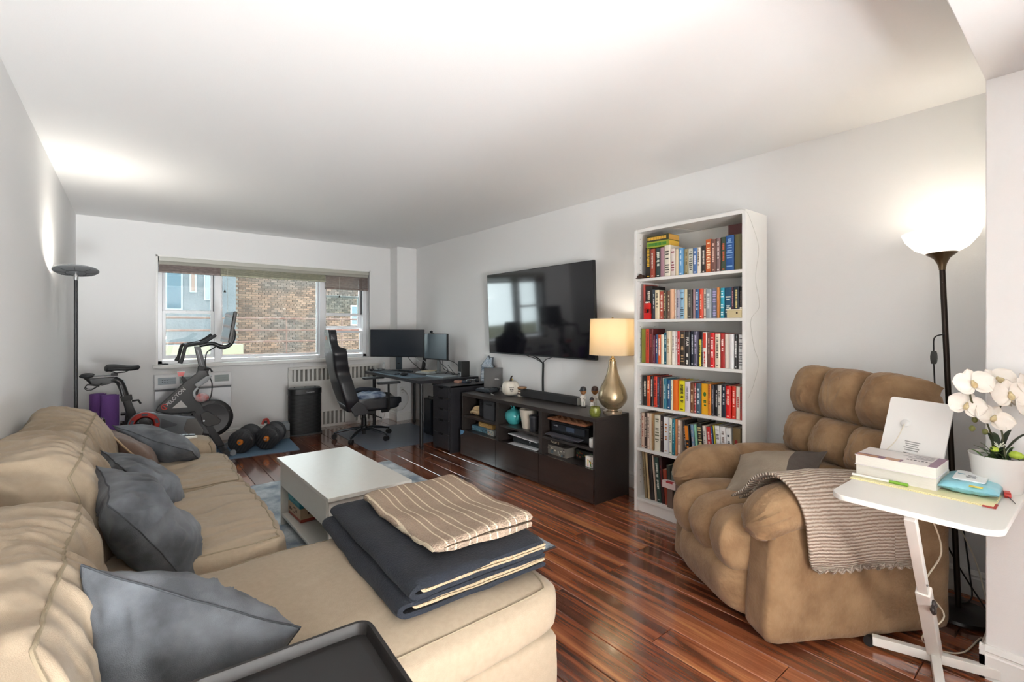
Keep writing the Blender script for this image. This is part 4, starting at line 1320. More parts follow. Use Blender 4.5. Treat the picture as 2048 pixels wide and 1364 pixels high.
BOOKS = [
    (1, 2.0375, 0.047, 0.224, '#1d1712', '#d2a62c', 'black paperback with yellow title', 1),
    (1, 1.9965, 0.035, 0.207, '#96422f', '#d9d0c4', 'rust-red paperback', 1),
    (1, 1.9555, 0.043, 0.209, '#2b3a38', '#cfd3c4', 'black and green paperback with white title', 1),
    (1, 1.9185, 0.029, 0.208, '#9a7680', '', 'mauve paperback', 0),
    (1, 1.88, 0.046, 0.218, '#d9d1c0', '#33302c', 'thick cream hardback with a red flag mark', 2),
    (1, 1.8385, 0.035, 0.19, '#cfc4bc', '#7d2430', 'white paperback with dark red pattern', 2),
    (1, 1.8075, 0.025, 0.183, '#d3c2a4', '', 'cream paperback with pink edge', 0),
    (1, 1.777, 0.032, 0.185, '#5f93bd', '#c9dbe6', 'sky blue paperback', 1),
    (1, 1.743, 0.032, 0.176, '#9c8f6a', '#5c5232', 'olive tan paperback', 1),
    (1, 1.706, 0.036, 0.172, '#cdcdbd', '#575a52', 'off-white paperback with small text blocks', 2),
    (1, 1.673, 0.028, 0.172, '#46689b', '#cfd6e2', 'blue paperback', 1),
    (1, 1.647, 0.02, 0.172, '#ddd6c8', '#6b5b4e', 'slim cream paperback', 1),
    (1, 1.6215, 0.029, 0.183, '#211c1b', '#c9c2b8', 'black paperback with white specks', 1),
    (1, 1.5865, 0.041, 0.218, '#c05a24', '#f0d9b0', 'tall orange hardback with pale lettering', 2),
    (1, 1.55, 0.032, 0.212, '#6d4a42', '#d8b8a8', 'tall brown hardback with pink lettering', 1),
    (1, 1.52, 0.026, 0.215, '#7a6260', '#e0d4cc', 'tall mauve-brown hardback', 1),
    (1, 1.488, 0.034, 0.217, '#3a4a38', '#c35a34', 'tall dark green hardback with an orange top', 1),
    (1, 1.4435, 0.051, 0.22, '#1f4e87', '#7fa0c4', 'wide tall blue hardback', 2),
    (1, 1.393, 0.046, 0.22, '#5c5636', '#8a8a50', 'wide tall olive hardback', 0),
    (2, 2.0705, 0.015, 0.252, '#a8483f', '', 'slim red hardback', 0),
    (2, 2.0325, 0.059, 0.239, '#1c1614', '#c9c0b0', 'tall black hardback behind the red toy', 1),
    (2, 1.9905, 0.023, 0.212, '#3c4650', '#c3c6c6', 'slate blue paperback', 1),
    (2, 1.9595, 0.033, 0.206, '#d6c8a8', '#5d513f', 'cream paperback with dark lettering', 1),
    (2, 1.928, 0.028, 0.195, '#b8503c', '#eadfd0', 'red and white paperback', 1),
    (2, 1.9005, 0.025, 0.199, '#3d3626', '#b8a878', 'dark brown paperback', 1),
    (2, 1.8735, 0.025, 0.197, '#7a5a4a', '#d8c8a8', 'brown paperback with a cream top', 1),
    (2, 1.8465, 0.027, 0.207, '#dcae8c', '#b03a2c', 'peach paperback with red corners', 0),
    (2, 1.824, 0.014, 0.206, '#e2dcd2', '#b0a89c', 'slim white paperback', 1),
    (2, 1.803, 0.026, 0.199, '#a9a7b4', '#5a586a', 'lavender grey paperback', 1),
    (2, 1.773, 0.032, 0.199, '#8fb4cc', '#2a3640', 'light blue paperback with a dark top', 2),
    (2, 1.743, 0.024, 0.2, '#d8cba8', '', 'plain cream paperback', 0),
    (2, 1.7125, 0.033, 0.195, '#46443f', '#9a968c', 'dark grey hardback', 1),
    (2, 1.6835, 0.021, 0.195, '#a3868a', '#c08a48', 'mauve paperback with an orange patch', 0),
    (2, 1.6585, 0.025, 0.195, '#28507e', '#c8d2de', 'navy blue paperback with a white foot', 1),
    (2, 1.6345, 0.023, 0.196, '#c8442a', '#ecd0b4', 'orange-red paperback', 1),
    (2, 1.6105, 0.023, 0.194, '#ddd3c4', '#2c2826', 'white paperback with black blots', 1),
    (2, 1.581, 0.034, 0.19, '#8d979c', '#cfd4d4', 'grey hardback with a pale emblem', 1),
    (2, 1.545, 0.036, 0.193, '#6d7488', '#b0a8d0', 'grey-lavender hardback', 2),
    (2, 1.5175, 0.017, 0.196, '#c07c40', '', 'slim orange-tan hardback', 0),
    (2, 1.495, 0.026, 0.192, '#2a9cb4', '#d8ecec', 'turquoise hardback', 2),
    (2, 1.458, 0.046, 0.192, '#164a66', '#d8dcd0', 'wide deep teal hardback with white lettering', 2),
    (2, 1.428, 0.014, 0.192, '#4a1c28', '#a87880', 'slim maroon hardback', 1),
    (2, 1.402, 0.036, 0.194, '#1c2834', '#c8b878', 'navy hardback with gold lettering', 1),
    (2, 1.3765, 0.013, 0.192, '#26201e', '#a89c90', 'slim black hardback', 1),
    (3, 2.074, 0.04, 0.247, '#7c7c28', '#d0cc88', 'olive green hardback', 0),
    (3, 2.038, 0.03, 0.247, '#c63c20', '#7a2014', 'tall orange-red hardback', 1),
    (3, 2.0055, 0.033, 0.247, '#5a1c1c', '#a04040', 'dark red hardback', 1),
    (3, 1.981, 0.014, 0.2, '#6a3048', '#b08898', 'plum paperback', 1),
    (3, 1.9635, 0.019, 0.208, '#27466e', '#d8d4c4', 'blue and black paperback', 1),
    (3, 1.9405, 0.025, 0.205, '#c8541c', '#ece0d0', 'orange paperback', 1),
    (3, 1.9175, 0.021, 0.207, '#d4cdb8', '#78b0cc', 'cream paperback with a pale blue top', 0),
    (3, 1.894, 0.024, 0.221, '#1f6276', '#b0d0d4', 'teal paperback', 1),
    (3, 1.865, 0.03, 0.232, '#d4c6ac', '#a88c68', 'cream hardback', 1),
    (3, 1.837, 0.024, 0.232, '#dedad2', '#3a3c44', 'white hardback with dark script', 1),
    (3, 1.8125, 0.023, 0.233, '#e0d6d2', '#b88c90', 'white and pink hardback', 1),
    (3, 1.7905, 0.021, 0.233, '#b4282a', '#e8c8c0', 'red hardback', 1),
    (3, 1.7605, 0.035, 0.231, '#33281f', '#c8a878', 'dark brown hardback with tan title', 2),
    (3, 1.726, 0.032, 0.231, '#2c2828', '#e8e4dc', 'charcoal hardback titled FEAR', 9),
    (3, 1.6965, 0.025, 0.231, '#1c2230', '#b8bcc4', 'blue-black hardback', 1),
    (3, 1.6685, 0.027, 0.23, '#5a5668', '#b0a8c0', 'grey-purple hardback', 1),
    (3, 1.642, 0.016, 0.179, '#d2c84c', '#3a3818', 'slim yellow paperback', 1),
    (3, 1.6265, 0.013, 0.228, '#24242a', '#88887c', 'slim black hardback', 1),
    (3, 1.6045, 0.029, 0.227, '#e0d8d0', '#c83824', 'white hardback with a red top panel', 8),
    (3, 1.578, 0.022, 0.225, '#6a4038', '#b08c80', 'brown hardback', 1),
    (3, 1.552, 0.028, 0.223, '#c81c1c', '#f0d8d0', 'bright red hardback', 1),
    (3, 1.521, 0.032, 0.218, '#d8cdb8', '#5c564c', 'cream hardback with grey title', 1),
    (3, 1.491, 0.026, 0.22, '#a02420', '#f0dcd4', 'dark red hardback with white title', 1),
    (3, 1.4595, 0.035, 0.217, '#dcd2c6', '#c8b8a8', 'wide white hardback', 0),
    (3, 1.428, 0.026, 0.216, '#dedede', '#34343a', 'white hardback with black branches', 0),
    (3, 1.4045, 0.019, 0.214, '#20201f', '#e0e0dc', 'black hardback with white title', 1),
    (3, 1.378, 0.032, 0.213, '#dfe0df', '#6c6c70', 'white hardback with grey text blocks', 2),
    (4, 2.0645, 0.037, 0.216, '#1d1714', '#d8d0c0', 'black hardback with white lettering', 1),
    (4, 2.032, 0.026, 0.22, '#c84e1e', '#f0c8a0', 'orange hardback with pale lettering', 1),
    (4, 2.006, 0.022, 0.22, '#211c1e', '#d0ccc4', 'slim black hardback with white lettering', 1),
    (4, 1.978, 0.028, 0.218, '#c2321c', '#641410', 'red-orange hardback', 1),
    (4, 1.9545, 0.017, 0.216, '#3a4258', '#b8bcc8', 'slate hardback', 1),
    (4, 1.9345, 0.021, 0.216, '#3c1618', '#8c3c40', 'dark maroon hardback', 1),
    (4, 1.9135, 0.017, 0.214, '#b8b8b0', '', 'slim light grey hardback', 0),
    (4, 1.8935, 0.021, 0.21, '#2c7488', '#bcdce0', 'teal hardback', 1),
    (4, 1.8675, 0.029, 0.206, '#1a4a74', '#e0e0dc', 'blue hardback with a white panel', 1),
    (4, 1.843, 0.018, 0.206, '#d4d4bc', '#9c9c84', 'pale cream hardback', 1),
    (4, 1.8155, 0.035, 0.208, '#d8681c', '#f0b080', 'wide orange hardback', 0),
    (4, 1.772, 0.046, 0.206, '#d2c81c', '#2c2c14', 'wide yellow hardback with black lettering', 1),
    (4, 1.7275, 0.037, 0.204, '#d0c8d0', '#8c8490', 'lavender white hardback', 1),
    (4, 1.695, 0.024, 0.2, '#6a3c1c', '#d8b890', 'brown hardback with tan title', 1),
    (4, 1.675, 0.012, 0.2, '#a83c3c', '#e8c8c0', 'slim pinkish red hardback', 1),
    (4, 1.6515, 0.031, 0.2, '#3c5464', '#c8d4d8', 'slate blue hardback', 1),
    (4, 1.6095, 0.049, 0.201, '#e0a41c', '#2c5c20', 'wide yellow-orange hardback with a green emblem and red foot', 7),
    (4, 1.5745, 0.019, 0.202, '#cf7818', '#8c2c14', 'orange hardback', 1),
    (4, 1.5545, 0.019, 0.2, '#3a383e', '#a8a4a8', 'dark grey hardback', 1),
    (4, 1.533, 0.02, 0.201, '#1e1c1e', '#c8c4c0', 'black hardback with small white title', 1),
    (4, 1.5105, 0.023, 0.201, '#c2beb6', '#4c4a48', 'light grey hardback', 1),
    (4, 1.4845, 0.027, 0.206, '#1c2636', '#c8ccd0', 'navy hardback with white title', 1),
    (4, 1.4525, 0.033, 0.202, '#c81010', '#f0b0a0', 'thick bright red hardback', 1),
    (4, 1.4225, 0.025, 0.202, '#c8301c', '#e8c0b0', 'red-orange hardback with a pale foot', 1),
    (4, 1.396, 0.024, 0.203, '#ddd5c5', '#b04038', 'cream hardback', 1),
    (4, 1.376, 0.014, 0.204, '#a8382c', '#3c2c28', 'slim red patterned hardback', 1),
    (5, 2.0845, 0.027, 0.254, '#c2aa98', '#8c4838', 'beige paperback', 1),
    (5, 2.0575, 0.025, 0.257, '#33221c', '#b8a898', 'black-brown paperback', 1),
    (5, 2.0335, 0.021, 0.259, '#cdb8a8', '#30241e', 'tan paperback with a dark patch', 1),
    (5, 2.013, 0.016, 0.26, '#d8cdb8', '', 'slim cream paperback', 0),
    (5, 1.9955, 0.017, 0.263, '#9c7c54', '#7c2818', 'brown and cream paperback', 1),
    (5, 1.962, 0.046, 0.255, '#cfcab8', '#6c6c54', 'wide off-white paperback', 2),
    (5, 1.9265, 0.023, 0.255, '#2c1c1a', '#a89484', 'dark brown paperback', 1),
    (5, 1.8945, 0.039, 0.251, '#d8dcdc', '#b86c2c', 'white paperback with an orange foot', 1),
    (5, 1.8695, 0.009, 0.251, '#a8a8c4', '', 'very slim lavender paperback', 0),
    (5, 1.8525, 0.023, 0.251, '#dcdcd0', '#6c7c58', 'white paperback with pale green marks', 1),
    (5, 1.829, 0.022, 0.249, '#1c7080', '#8cc8d0', 'teal paperback', 1),
    (5, 1.8115, 0.011, 0.248, '#c07c4c', '', 'slim orange-tan paperback', 0),
    (5, 1.7945, 0.021, 0.245, '#e0ccbc', '#4c4038', 'cream-pink paperback', 1),
    (5.5, 1.7605, 0.017, 0.246, '#2c2422', '#a8a09c', 'dark paperback leaning left', 1),
    (5.5, 1.735, 0.032, 0.226, '#1f1b1c', '#d87c1c', 'black paperback with orange flames, leaning', 8),
    (5.5, 1.7025, 0.023, 0.231, '#6c8ca8', '#b8a8a8', 'blue-grey paperback, leaning', 1),
    (5.5, 1.6805, 0.019, 0.235, '#8cc8a8', '', 'mint green paperback, leaning', 0),
    (5.5, 1.6455, 0.035, 0.248, '#1c1a14', '#d8c88c', 'black paperback with gold lettering, leaning', 2),
    (5.5, 1.6135, 0.023, 0.238, '#d8d0c8', '#8c8480', 'white paperback, leaning beside the red one', 1),
    (5.5, 1.588, 0.026, 0.235, '#c0201c', '#f0d0c8', 'red paperback, leaning', 1),
    (5.5, 1.5675, 0.013, 0.239, '#2c4c80', '#c8d0dc', 'slim blue paperback, leaning', 1),
    (5.5, 1.5515, 0.007, 0.251, '#c8c040', '', 'very slim yellow checked paperback, leaning', 0),
    (5.5, 1.53, 0.03, 0.251, '#dedede', '#6c6c70', 'white paperback with small print, leaning', 2),
    (5.5, 1.493, 0.038, 0.251, '#e2e2e2', '#7c6860', 'wide white paperback with a ring emblem, leaning', 1),
    (5.5, 1.4545, 0.033, 0.251, '#dadad8', '#44444c', 'white paperback nearest the brown one, leaning', 1),
    (5.7, 1.401, 0.048, 0.259, '#6c5838', '#8c1c20', 'thick brown hardback with a red title label', 7),
]
NTH = ['first', 'second', 'third', 'fourth', 'fifth', 'sixth', 'seventh', 'eighth', 'ninth', 'tenth', '11th', '12th', '13th', '14th', '15th', '16th', '17th', '18th', '19th', '20th', '21st', '22nd', '23rd', '24th', '25th', '26th', '27th', '28th']
SHELF = {1: ('top', 1.665, 2.862), 2: ('second', 1.375, 2.862), 3: ('third', 1.065, 2.856), 4: ('fourth', .76, 2.860), 5: ('fifth', .455, 2.860), 6: ('bottom', .10, 2.862)}
PAGES = mat('book_pages', '#cbbfa6', .85, bump=(400, .4))
rb = random.Random(5)
def make_book(name, w, h, d, col, col2, style, label, loc, lean=0, group=None, yaw=0, cat='book', rot=None):
    """spine faces -x, thickness along y"""
    t = thing(name, label, cat, loc, 0, group, rot if rot else (radians(lean), 0, yaw))
    w = max(w - .0016, .005)
    c_ = flat(col, .42)
    m = MB(); e = min(.0016, w * .18)
    m.b2(.0, d, w / 2 - e, w / 2, .0005, h); m.b2(.0, d, -w / 2, -w / 2 + e, .0005, h)
    # gently rounded spine
    n = 6
    vs = []
    for z in (.0005, h):
        for i in range(n + 1):
            a = -pi / 2 + pi * i / n
            vs.append((-.0035 * cos(a), w / 2 * sin(a), z))
        for i in range(n, -1, -1):
            a = -pi / 2 + pi * i / n
            vs.append((-.0035 * cos(a) + .002, (w / 2 - e * .2) * sin(a), z))
    k = 2 * (n + 1)
    fs = [(i, (i + 1) % k, k + (i + 1) % k, k + i) for i in range(k)] + [tuple(range(k))[::-1], tuple(range(k, 2 * k))]
    m.add(vs, fs)
    m.build('cover', c_, t, smooth=35)
    MB().b2(.002, d - .004, -w / 2 + e, w / 2 - e, .003, h - .003).build('pages', PAGES, t, smooth=0)
    if style and col2:
        m = MB()
        xs = -.0041
        if style in (1, 9, 8, 7):
            z0, z1 = h * rb.uniform(.28, .4), h * rb.uniform(.80, .92)
            if style == 9:
                tx = text_mb('FEAR', w * .95, .0003)
                tx.xf(basis(Vector((0, 0, -1)), Vector((0, -1, 0)), Vector((-1, 0, 0)), Vector((xs, 0, h * .70))) @ T(s=(.95, 1, 1)))
                m.v, m.f = tx.v, tx.f
                z0, z1 = h * .10, h * .32
            if style == 8:
                m.b2(xs - .0003, xs + .001, -w * .36, w * .36, h * .55, h * .97)
                z0, z1 = h * .1, h * .45
            if style == 7:
                m.lathe([(0, -.0004), (w * .2, -.0004), (w * .2, .0004), (0, .0004)], 14, basis(Vector((0, 1, 0)), Vector((0, 0, 1.6)), Vector((1, 0, 0)), Vector((xs, 0, h * .66))))
                z0, z1 = h * .28, h * .46
            z = z0
            lw = w * rb.uniform(.16, .26)
            while z < z1:
                l_ = rb.uniform(.006, .013)
                if rb.random() < .82: m.b2(xs - .0002, xs + .001, -lw, lw * rb.uniform(.5, 1), z, z + l_ * .78)
                z += l_
            if rb.random() < .6: m.b2(xs - .0002, xs + .001, -w * .2, w * .2, h * .05, h * .05 + .006)
        elif style == 2:
            z = h * .9
            while z > h * .12:
                hh = rb.uniform(.004, .010)
                if rb.random() < .72:
                    q = w * rb.uniform(.18, .38)
                    m.b2(xs - .0002, xs + .001, -q, q, z - hh, z)
                z -= hh + rb.uniform(.003, .012)
        if m.v: m.build('title', flat(col2, .5), t, smooth=0)['kind'] = 'stuff'
    return t
cnt_ = {}
for s, yc, w, h, c1, c2, lab, sty in BOOKS:
    si = int(s)
    cnt_[si] = cnt_.get(si, 0) + 1
    nm, zb, xf = SHELF[si]
    lean = 5 if s == 5.5 else 0
    yb = yc - (h * sin(radians(5)) * 1.0 if lean else 0)
    if si == 6: lean = 5
    o = make_book('book', w, h - .004, rb.uniform(.14, .19), c1, c2, sty, '%s, %s on the %s shelf' % (lab, NTH[cnt_[si] - 1], nm), (xf + rb.uniform(-.006, .01), yb, zb), -lean if lean else 0, 'books on the %s shelf' % nm)
# two fat paperbacks lying across the top shelf
for i, (z, h, c1, c2, c3, lab) in enumerate(((1.877, .042, '#8b9a2c', '#2f7a2c', '#d2a63e', 'lime green fat paperback lying across the books on the top shelf'), (1.920, .040, '#3a3a1e', '#d8a83a', '#c99a4a', 'dark fat paperback with yellow lettering lying highest on the top shelf'))):
    t = thing('book', lab, 'book', (2.862, 1.958, z), 0, 'books on the top shelf')
    m = MB(); m.b2(0, .13, -.088, .088, 0, .0015); m.b2(0, .13, -.088, .088, h - .0015, h); m.b2(-.002, .0015, -.088, .088, 0, h); m.build('cover', flat(c1, .45), t, smooth=0)
    MB().b2(.0015, .128, -.087, .087, .0015, h - .0015).build('pages', flat(c3, .8), t, smooth=0)
    m = MB(); y = .08
    while y > -.07:
        l_ = rb.uniform(.006, .012); m.b2(-.0026, -.001, y - l_ * .8, y, h * .25, h * .75); y -= l_
    m.build('title', flat(c2, .5), t, smooth=0)
o = make_book('book', .035, .29, .22, '#4a1f1c', '#cfc4b4', 0, 'large dark red book standing at the back of the top shelf, right', (2.915, 1.428, 1.665), 0, 'books on the top shelf')
o.rotation_euler = (0, 0, 0)
o.scale = (.8, 3.2, 1.0)
# tall leaning volumes on the bottom shelf
for i, (yc, w, h, c1, c2, sty, lab) in enumerate(((2.085, .02, .335, '#7a6a4c', '#3c3020', 1, 'tall tan-brown volume'), (2.058, .016, .325, '#b8a078', '', 0, 'thin beige volume'), (2.033, .03, .32, '#1d1512', '', 0, 'tall black volume'), (2.004, .014, .318, '#c0aa98', '', 0, 'thin pinkish cream volume'),
        (1.975, .034, .31, '#274038', '#c8ccc4', 1, 'dark green volume with white title'), (1.944, .022, .318, '#341416', '#7c2c2c', 1, 'very dark red volume'), (1.915, .03, .24, '#8a3420', '#b06048', 0, 'short red-brown hardback'), (1.884, .026, .275, '#26302a', '', 0, 'black-green volume'),
        (1.856, .02, .24, '#69716a', '', 0, 'grey-green volume'), (1.834, .02, .235, '#8a8270', '', 0, 'taupe volume'), (1.806, .022, .235, '#b0522c', '#e0b088', 1, 'rust-orange volume'), (1.775, .03, .225, '#b5763a', '#5c6c9c', 2, 'orange volume with a blue picture'))):
    make_book('book', w, h, .2, c1, c2, sty, '%s, %s on the bottom shelf' % (lab, NTH[i]), (2.868, yc - .028, .10), -5, 'books on the bottom shelf')
# bits and pieces on the shelves
t = thing('red_toy', 'small bright red toy standing at the left of the second shelf', 'toy', (2.846, 2.028, 1.375))
MB().b2(-.012, .012, -.024, .024, 0, .045).build('base', flat('#c81c18', .35), t, bev=.004)
MB().b2(-.012, .012, -.024, .024, .07, .115).build('upper_body', flat('#c42019', .35), t, bev=.008)
for y_ in (-.019, .019): MB().b2(-.008, .008, y_ - .005, y_ + .005, .04, .075).build('post', flat('#a01814', .35), t)
MB().ball((-.004, .006, .118), (.009, .012, .007), 12, 8).build('white_top', flat('#dcd8d0', .4), t)
t = thing('toy_house', 'tiny cream wooden house in front of the books, right end of second shelf', 'ornament', (2.846, 1.405, 1.375))
MB().b2(-.012, .02, -.045, .045, 0, .046).build('walls', flat('#c6b78e', .6), t, bev=.002)
MB().prism([(-.02, .046), (.028, .046), (.028, .052), (-.02, .052)], -.05, .05, Matrix(((1, 0, 0, 0), (0, 0, 1, 0), (0, 1, 0, 0), (0, 0, 0, 1)))).build('roof_edge', flat('#ddd3b8', .6), t)
for y_ in (-.035, .03): MB().ball((0, y_, .058), .007, 10, 8).build('white_knob', flat('#e0dccc', .5), t)
MB().b2(-.0135, -.011, -.022, -.012, .025, .036).build('window', flat('#4a3c28', .6), t)
t = thing('brown_ornament', 'small dark brown carved ornament at the left of the top shelf', 'ornament', (2.85, 2.085, 1.665))
MB().cube_grid(5, lambda x, y, z: (.016 * x * (1 - .3 * z), .026 * y * (1 - .35 * z), .013 + .013 * z + .004 * fbm((x, y, z), 2, 1))).build('body', flat('#3a2419', .5), t, smooth=50)
MB().ball((0, .006, .028), (.008, .01, .008), 10, 8).build('head', flat('#43291c', .5), t)
t = thing('wrapped_bundle', 'small pink and white bundle in front of the books on the bottom shelf', 'ornament', (2.842, 1.845, .10))
MB().cube_grid(6, lambda x, y, z: (.02 * x, .05 * y, .155 + .022 * z + .004 * fbm((x, y, z), 2, 3))).build('cloth', flat('#d9c6c2', .8), t, smooth=60)
MB().b2(-.0225, .0, -.03, .02, .168, .179).build('red_band', flat('#b03038', .6), t, bev=.002)
MB().b2(-.006, .012, -.02, .02, 0, .14).build('stand', flat('#6c5a50', .6), t)
# ================================================================ media console, television, lamp
BWN = mat('blackbrown_wood', '#262120', .36, var=(3, .3, '#342d29'), stretch=(40, 2, 40), bump=(3, .08, 4))
BWD = mat('blackbrown_gloss', '#201917', .14, var=(3, .3, '#33251f'), stretch=(60, 3, 60), coat=.4)
CX0, CX1, CY0, CY1 = 2.682, 3.082, 2.372, 4.190
con = thing('media_console', 'long black-brown media console with open cubbies above three wide drawers', 'cabinet', (CX0, CY0, 0))
D_, W_ = CX1 - CX0, CY1 - CY0
MB().b2(0, D_, 0, W_, .612, .642).build('top_panel', BWN, con, bev=.001)
ys = [0, W_ / 3, 2 * W_ / 3, W_]
for i, (a, b) in enumerate(((0, .02), (ys[1] - .022, ys[1] + .022), (ys[2] - .022, ys[2] + .022), (W_ - .02, W_))):
    MB().b2(0 if i in (0, 3) else .002, D_, a, b, .0, .6115).build('upright', BWN, con, bev=.001)
MB().b2(D_ - .006, D_, .02, W_ - .02, .04, .61).build('back_panel', BWN, con, smooth=0)
bays = [(.021, ys[1] - .023), (ys[1] + .023, ys[2] - .023), (ys[2] + .023, W_ - .021)]
for a, b in bays:
    MB().b2(.006, D_ - .01, a, b, .392, .412).build('shelf', BWN, con, bev=.001)
    MB().b2(.006, D_ - .01, a, b, .240, .256).build('shelf', BWN, con, bev=.001)
for i in range(3):
    MB().b2(-.019, .0, ys[i] + .0035, ys[i + 1] - .0035, .012, .262).build('drawer_front', BWD, con, bev=.0012)
MB().b2(.03, D_ - .02, .02, W_ - .02, 0, .05).build('plinth', BWN, con, smooth=0)
MB().prism([(0, 0), (-.075, 0), (-.045, -.035), (0, -.05)], -.0008, .0008, basis(Vector((0, 1, 0)), Vector((0, 0, 1)), Vector((1, 0, 0)), Vector((-.020, W_ - .004, .258)))).build('blue_tape', flat('#5e8fb4', .6), con, smooth=0)

# television
tv = thing('television', 'large flat black television mounted on the right wall above the console', 'television', (3.13, 3.556, 1.465))
Mt = T(0, 0, 0, ry=radians(-2.4))
scr = mat('tv_screen', '#121117', .07, spec=.7, ior=1.65)
MB().box((.012, 0, 0), (.03, 1.572, .872), Mt).build('cabinet', flat('#121214', .4), tv, bev=.003)
MB().box((-.0035, 0, .004), (.003, 1.556, .852), Mt).build('screen', scr, tv, bev=.0008)
MB().box((.062, 0, 0), (.07, .5, .3)).build('wall_mount', flat('#18181a', .5), tv, bev=.004)
cb = thing('television_cable', 'black cable bundle running from the television down behind the console', 'cable', (3.218, 3.53, .6))
m = MB(); m.tube(spline([(0, 0, 0), (.0, .003, .2), (0, -.002, .34), (-.005, .0, .37)], 6), .010, 8); m.build('cable_sleeve', flat('#161616', .5), cb)
for y_, z_ in ((.30, .47), (.12, .47), (-.22, .47), (.16, .46)):
    m = MB(); m.tube(spline([(-.005, 0, .36), (-.02, y_ * .3, .40), (-.03, y_ * .75, .43), (-.035, y_, z_)], 6), .0035, 6); m.build('cable_branch', flat('#1c1b1b', .5), cb)

def on_console(x, y): return (x, y, .642)
# sound bar
sb = thing('sound_bar', 'long dark grey sound bar with silver ends on top of the console', 'speaker', on_console(3.025, 3.235), radians(2.5))
MB().b2(-.042, .042, -.378, .378, .004, .068).build('grille', mat('speaker_cloth', '#2b2b2c', .85, bump=(900, .4)), sb, bev=.005)
for s_ in (-1, 1): MB().b2(-.043, .043, s_ * .378 - .012 * (s_ < 0), s_ * .378 + .012 * (s_ > 0), .003, .069).build('end_cap', flat('#a9a7a2', .3, metal=.6), sb, bev=.005)
for s_ in (-.3, .3): MB().box((0, s_, .002), (.05, .03, .004)).build('rubber_foot', flat('#101010', .7), sb)
# table lamp
tl = thing('table_lamp', 'gold mercury glass table lamp with a cream drum shade', 'lamp', on_console(2.955, 2.432))
m = MB(); m.lathe([(0, 0), (.073, 0), (.075, .004), (.075, .022), (.04, .026), (.036, .032), (0, .032)], 40); m.build('base', mat('lamp_acrylic', '#cbb9a0', .12, metal=.7), tl)
prof = spline([(.035, .03, 0), (.075, .055, 0), (.108, .10, 0), (.113, .145, 0), (.098, .20, 0), (.070, .255, 0), (.046, .315, 0), (.034, .37, 0), (.030, .415, 0)], 5)
m = MB(); m.lathe([(p[0], p[1]) for p in prof] + [(.024, .418), (0, .418)], 48)
mg = mat('mercury_glass_gold', '#b8a484', .26, metal=.7, var=(9, .3, '#93805f'), coat=.6); m.build('glass_body', mg, tl, smooth=60)
m = MB(); m.lathe([(.022, .415), (.022, .43), (.012, .435), (.009, .47), (0, .47)], 20); m.build('neck', mat('lamp_brass', '#b89b68', .25, metal=1), tl)
SHD = bpy.data.materials.new('lamp_shade_linen'); SHD.use_nodes = True
_nt = SHD.node_tree; _b = _nt.nodes['Principled BSDF']; _b.inputs['Base Color'].default_value = lin('#d9cbb2'); _b.inputs['Roughness'].default_value = .8
_tr = _nt.nodes.new('ShaderNodeBsdfTranslucent'); _tr.inputs['Color'].default_value = lin('#ecdcbe'); _mx = _nt.nodes.new('ShaderNodeMixShader'); _mx.inputs[0].default_value = .5
_nt.links.new(_b.outputs[0], _mx.inputs[1]); _nt.links.new(_tr.outputs[0], _mx.inputs[2]); _nt.links.new(_mx.outputs[0], _nt.nodes['Material Output'].inputs[0])
m = MB(); m.lathe([(.181, .462), (.174, .742), (.1725, .742), (.1795, .462)], 56, close=True); sh = m.build('shade', SHD, tl, smooth=60)
for r_, z_ in ((.181, .462), (.1745, .742)):
    MB().tube([(r_ * cos(a * pi / 24), r_ * sin(a * pi / 24), z_) for a in range(48)], .002, 6, closed=True).build('shade_rim', flat('#cdbb9c', .7), sh)
m = MB(); m.tube([(0, 0, .47), (0, 0, .735)], .003, 6)
for a in range(3): m.tube([(0, 0, .73), (.173 * cos(a * 2.094), .173 * sin(a * 2.094), .738)], .0015, 5)
m.build('harp', mat('lamp_brass', '#b89b68', .25, metal=1), tl)
MB().ball((0, 0, .748), .008, 10, 8).build('finial', mat('lamp_brass', '#b89b68', .25, metal=1), tl)
MB().ball((0, 0, .58), (.028, .028, .04), 14, 10).build('bulb', mat('bulb_warm', '#ffffff', .4, emis='#ffe4bc', estr=3), tl)
l = bpy.data.lights.new('table_lamp_bulb', 'POINT'); l.energy = 1.15; l.shadow_soft_size = .035; l.color = (1, .93, .82)
lo = bpy.data.objects.new('table_lamp_bulb', l); COL.objects.link(lo); lo.parent = tl; lo.location = (0, 0, .65)
# candle in green glass
cd = thing('candle', 'green glass jar candle at the front corner of the console', 'candle', on_console(2.755, 2.437))
m = MB(); m.lathe([(0, .003), (.034, .003), (.042, .02), (.044, .035), (.036, .072), (.034, .072), (.041, .036), (.039, .022), (.032, .008), (0, .008)], 32)
gm = mat('green_glass', '#b9c25a', .08, trans=.7, alpha=1); m.build('jar', gm, cd, smooth=60)
MB().lathe([(0, .009), (.031, .009), (.038, .022), (.040, .036), (.0385, .048), (0, .048)], 28).build('wax', flat('#b3b04a', .5), cd)
MB().cyl((0, 0, .048), (0, 0, .058), .001, n=6).build('wick', flat('#2a2520', .8), cd)
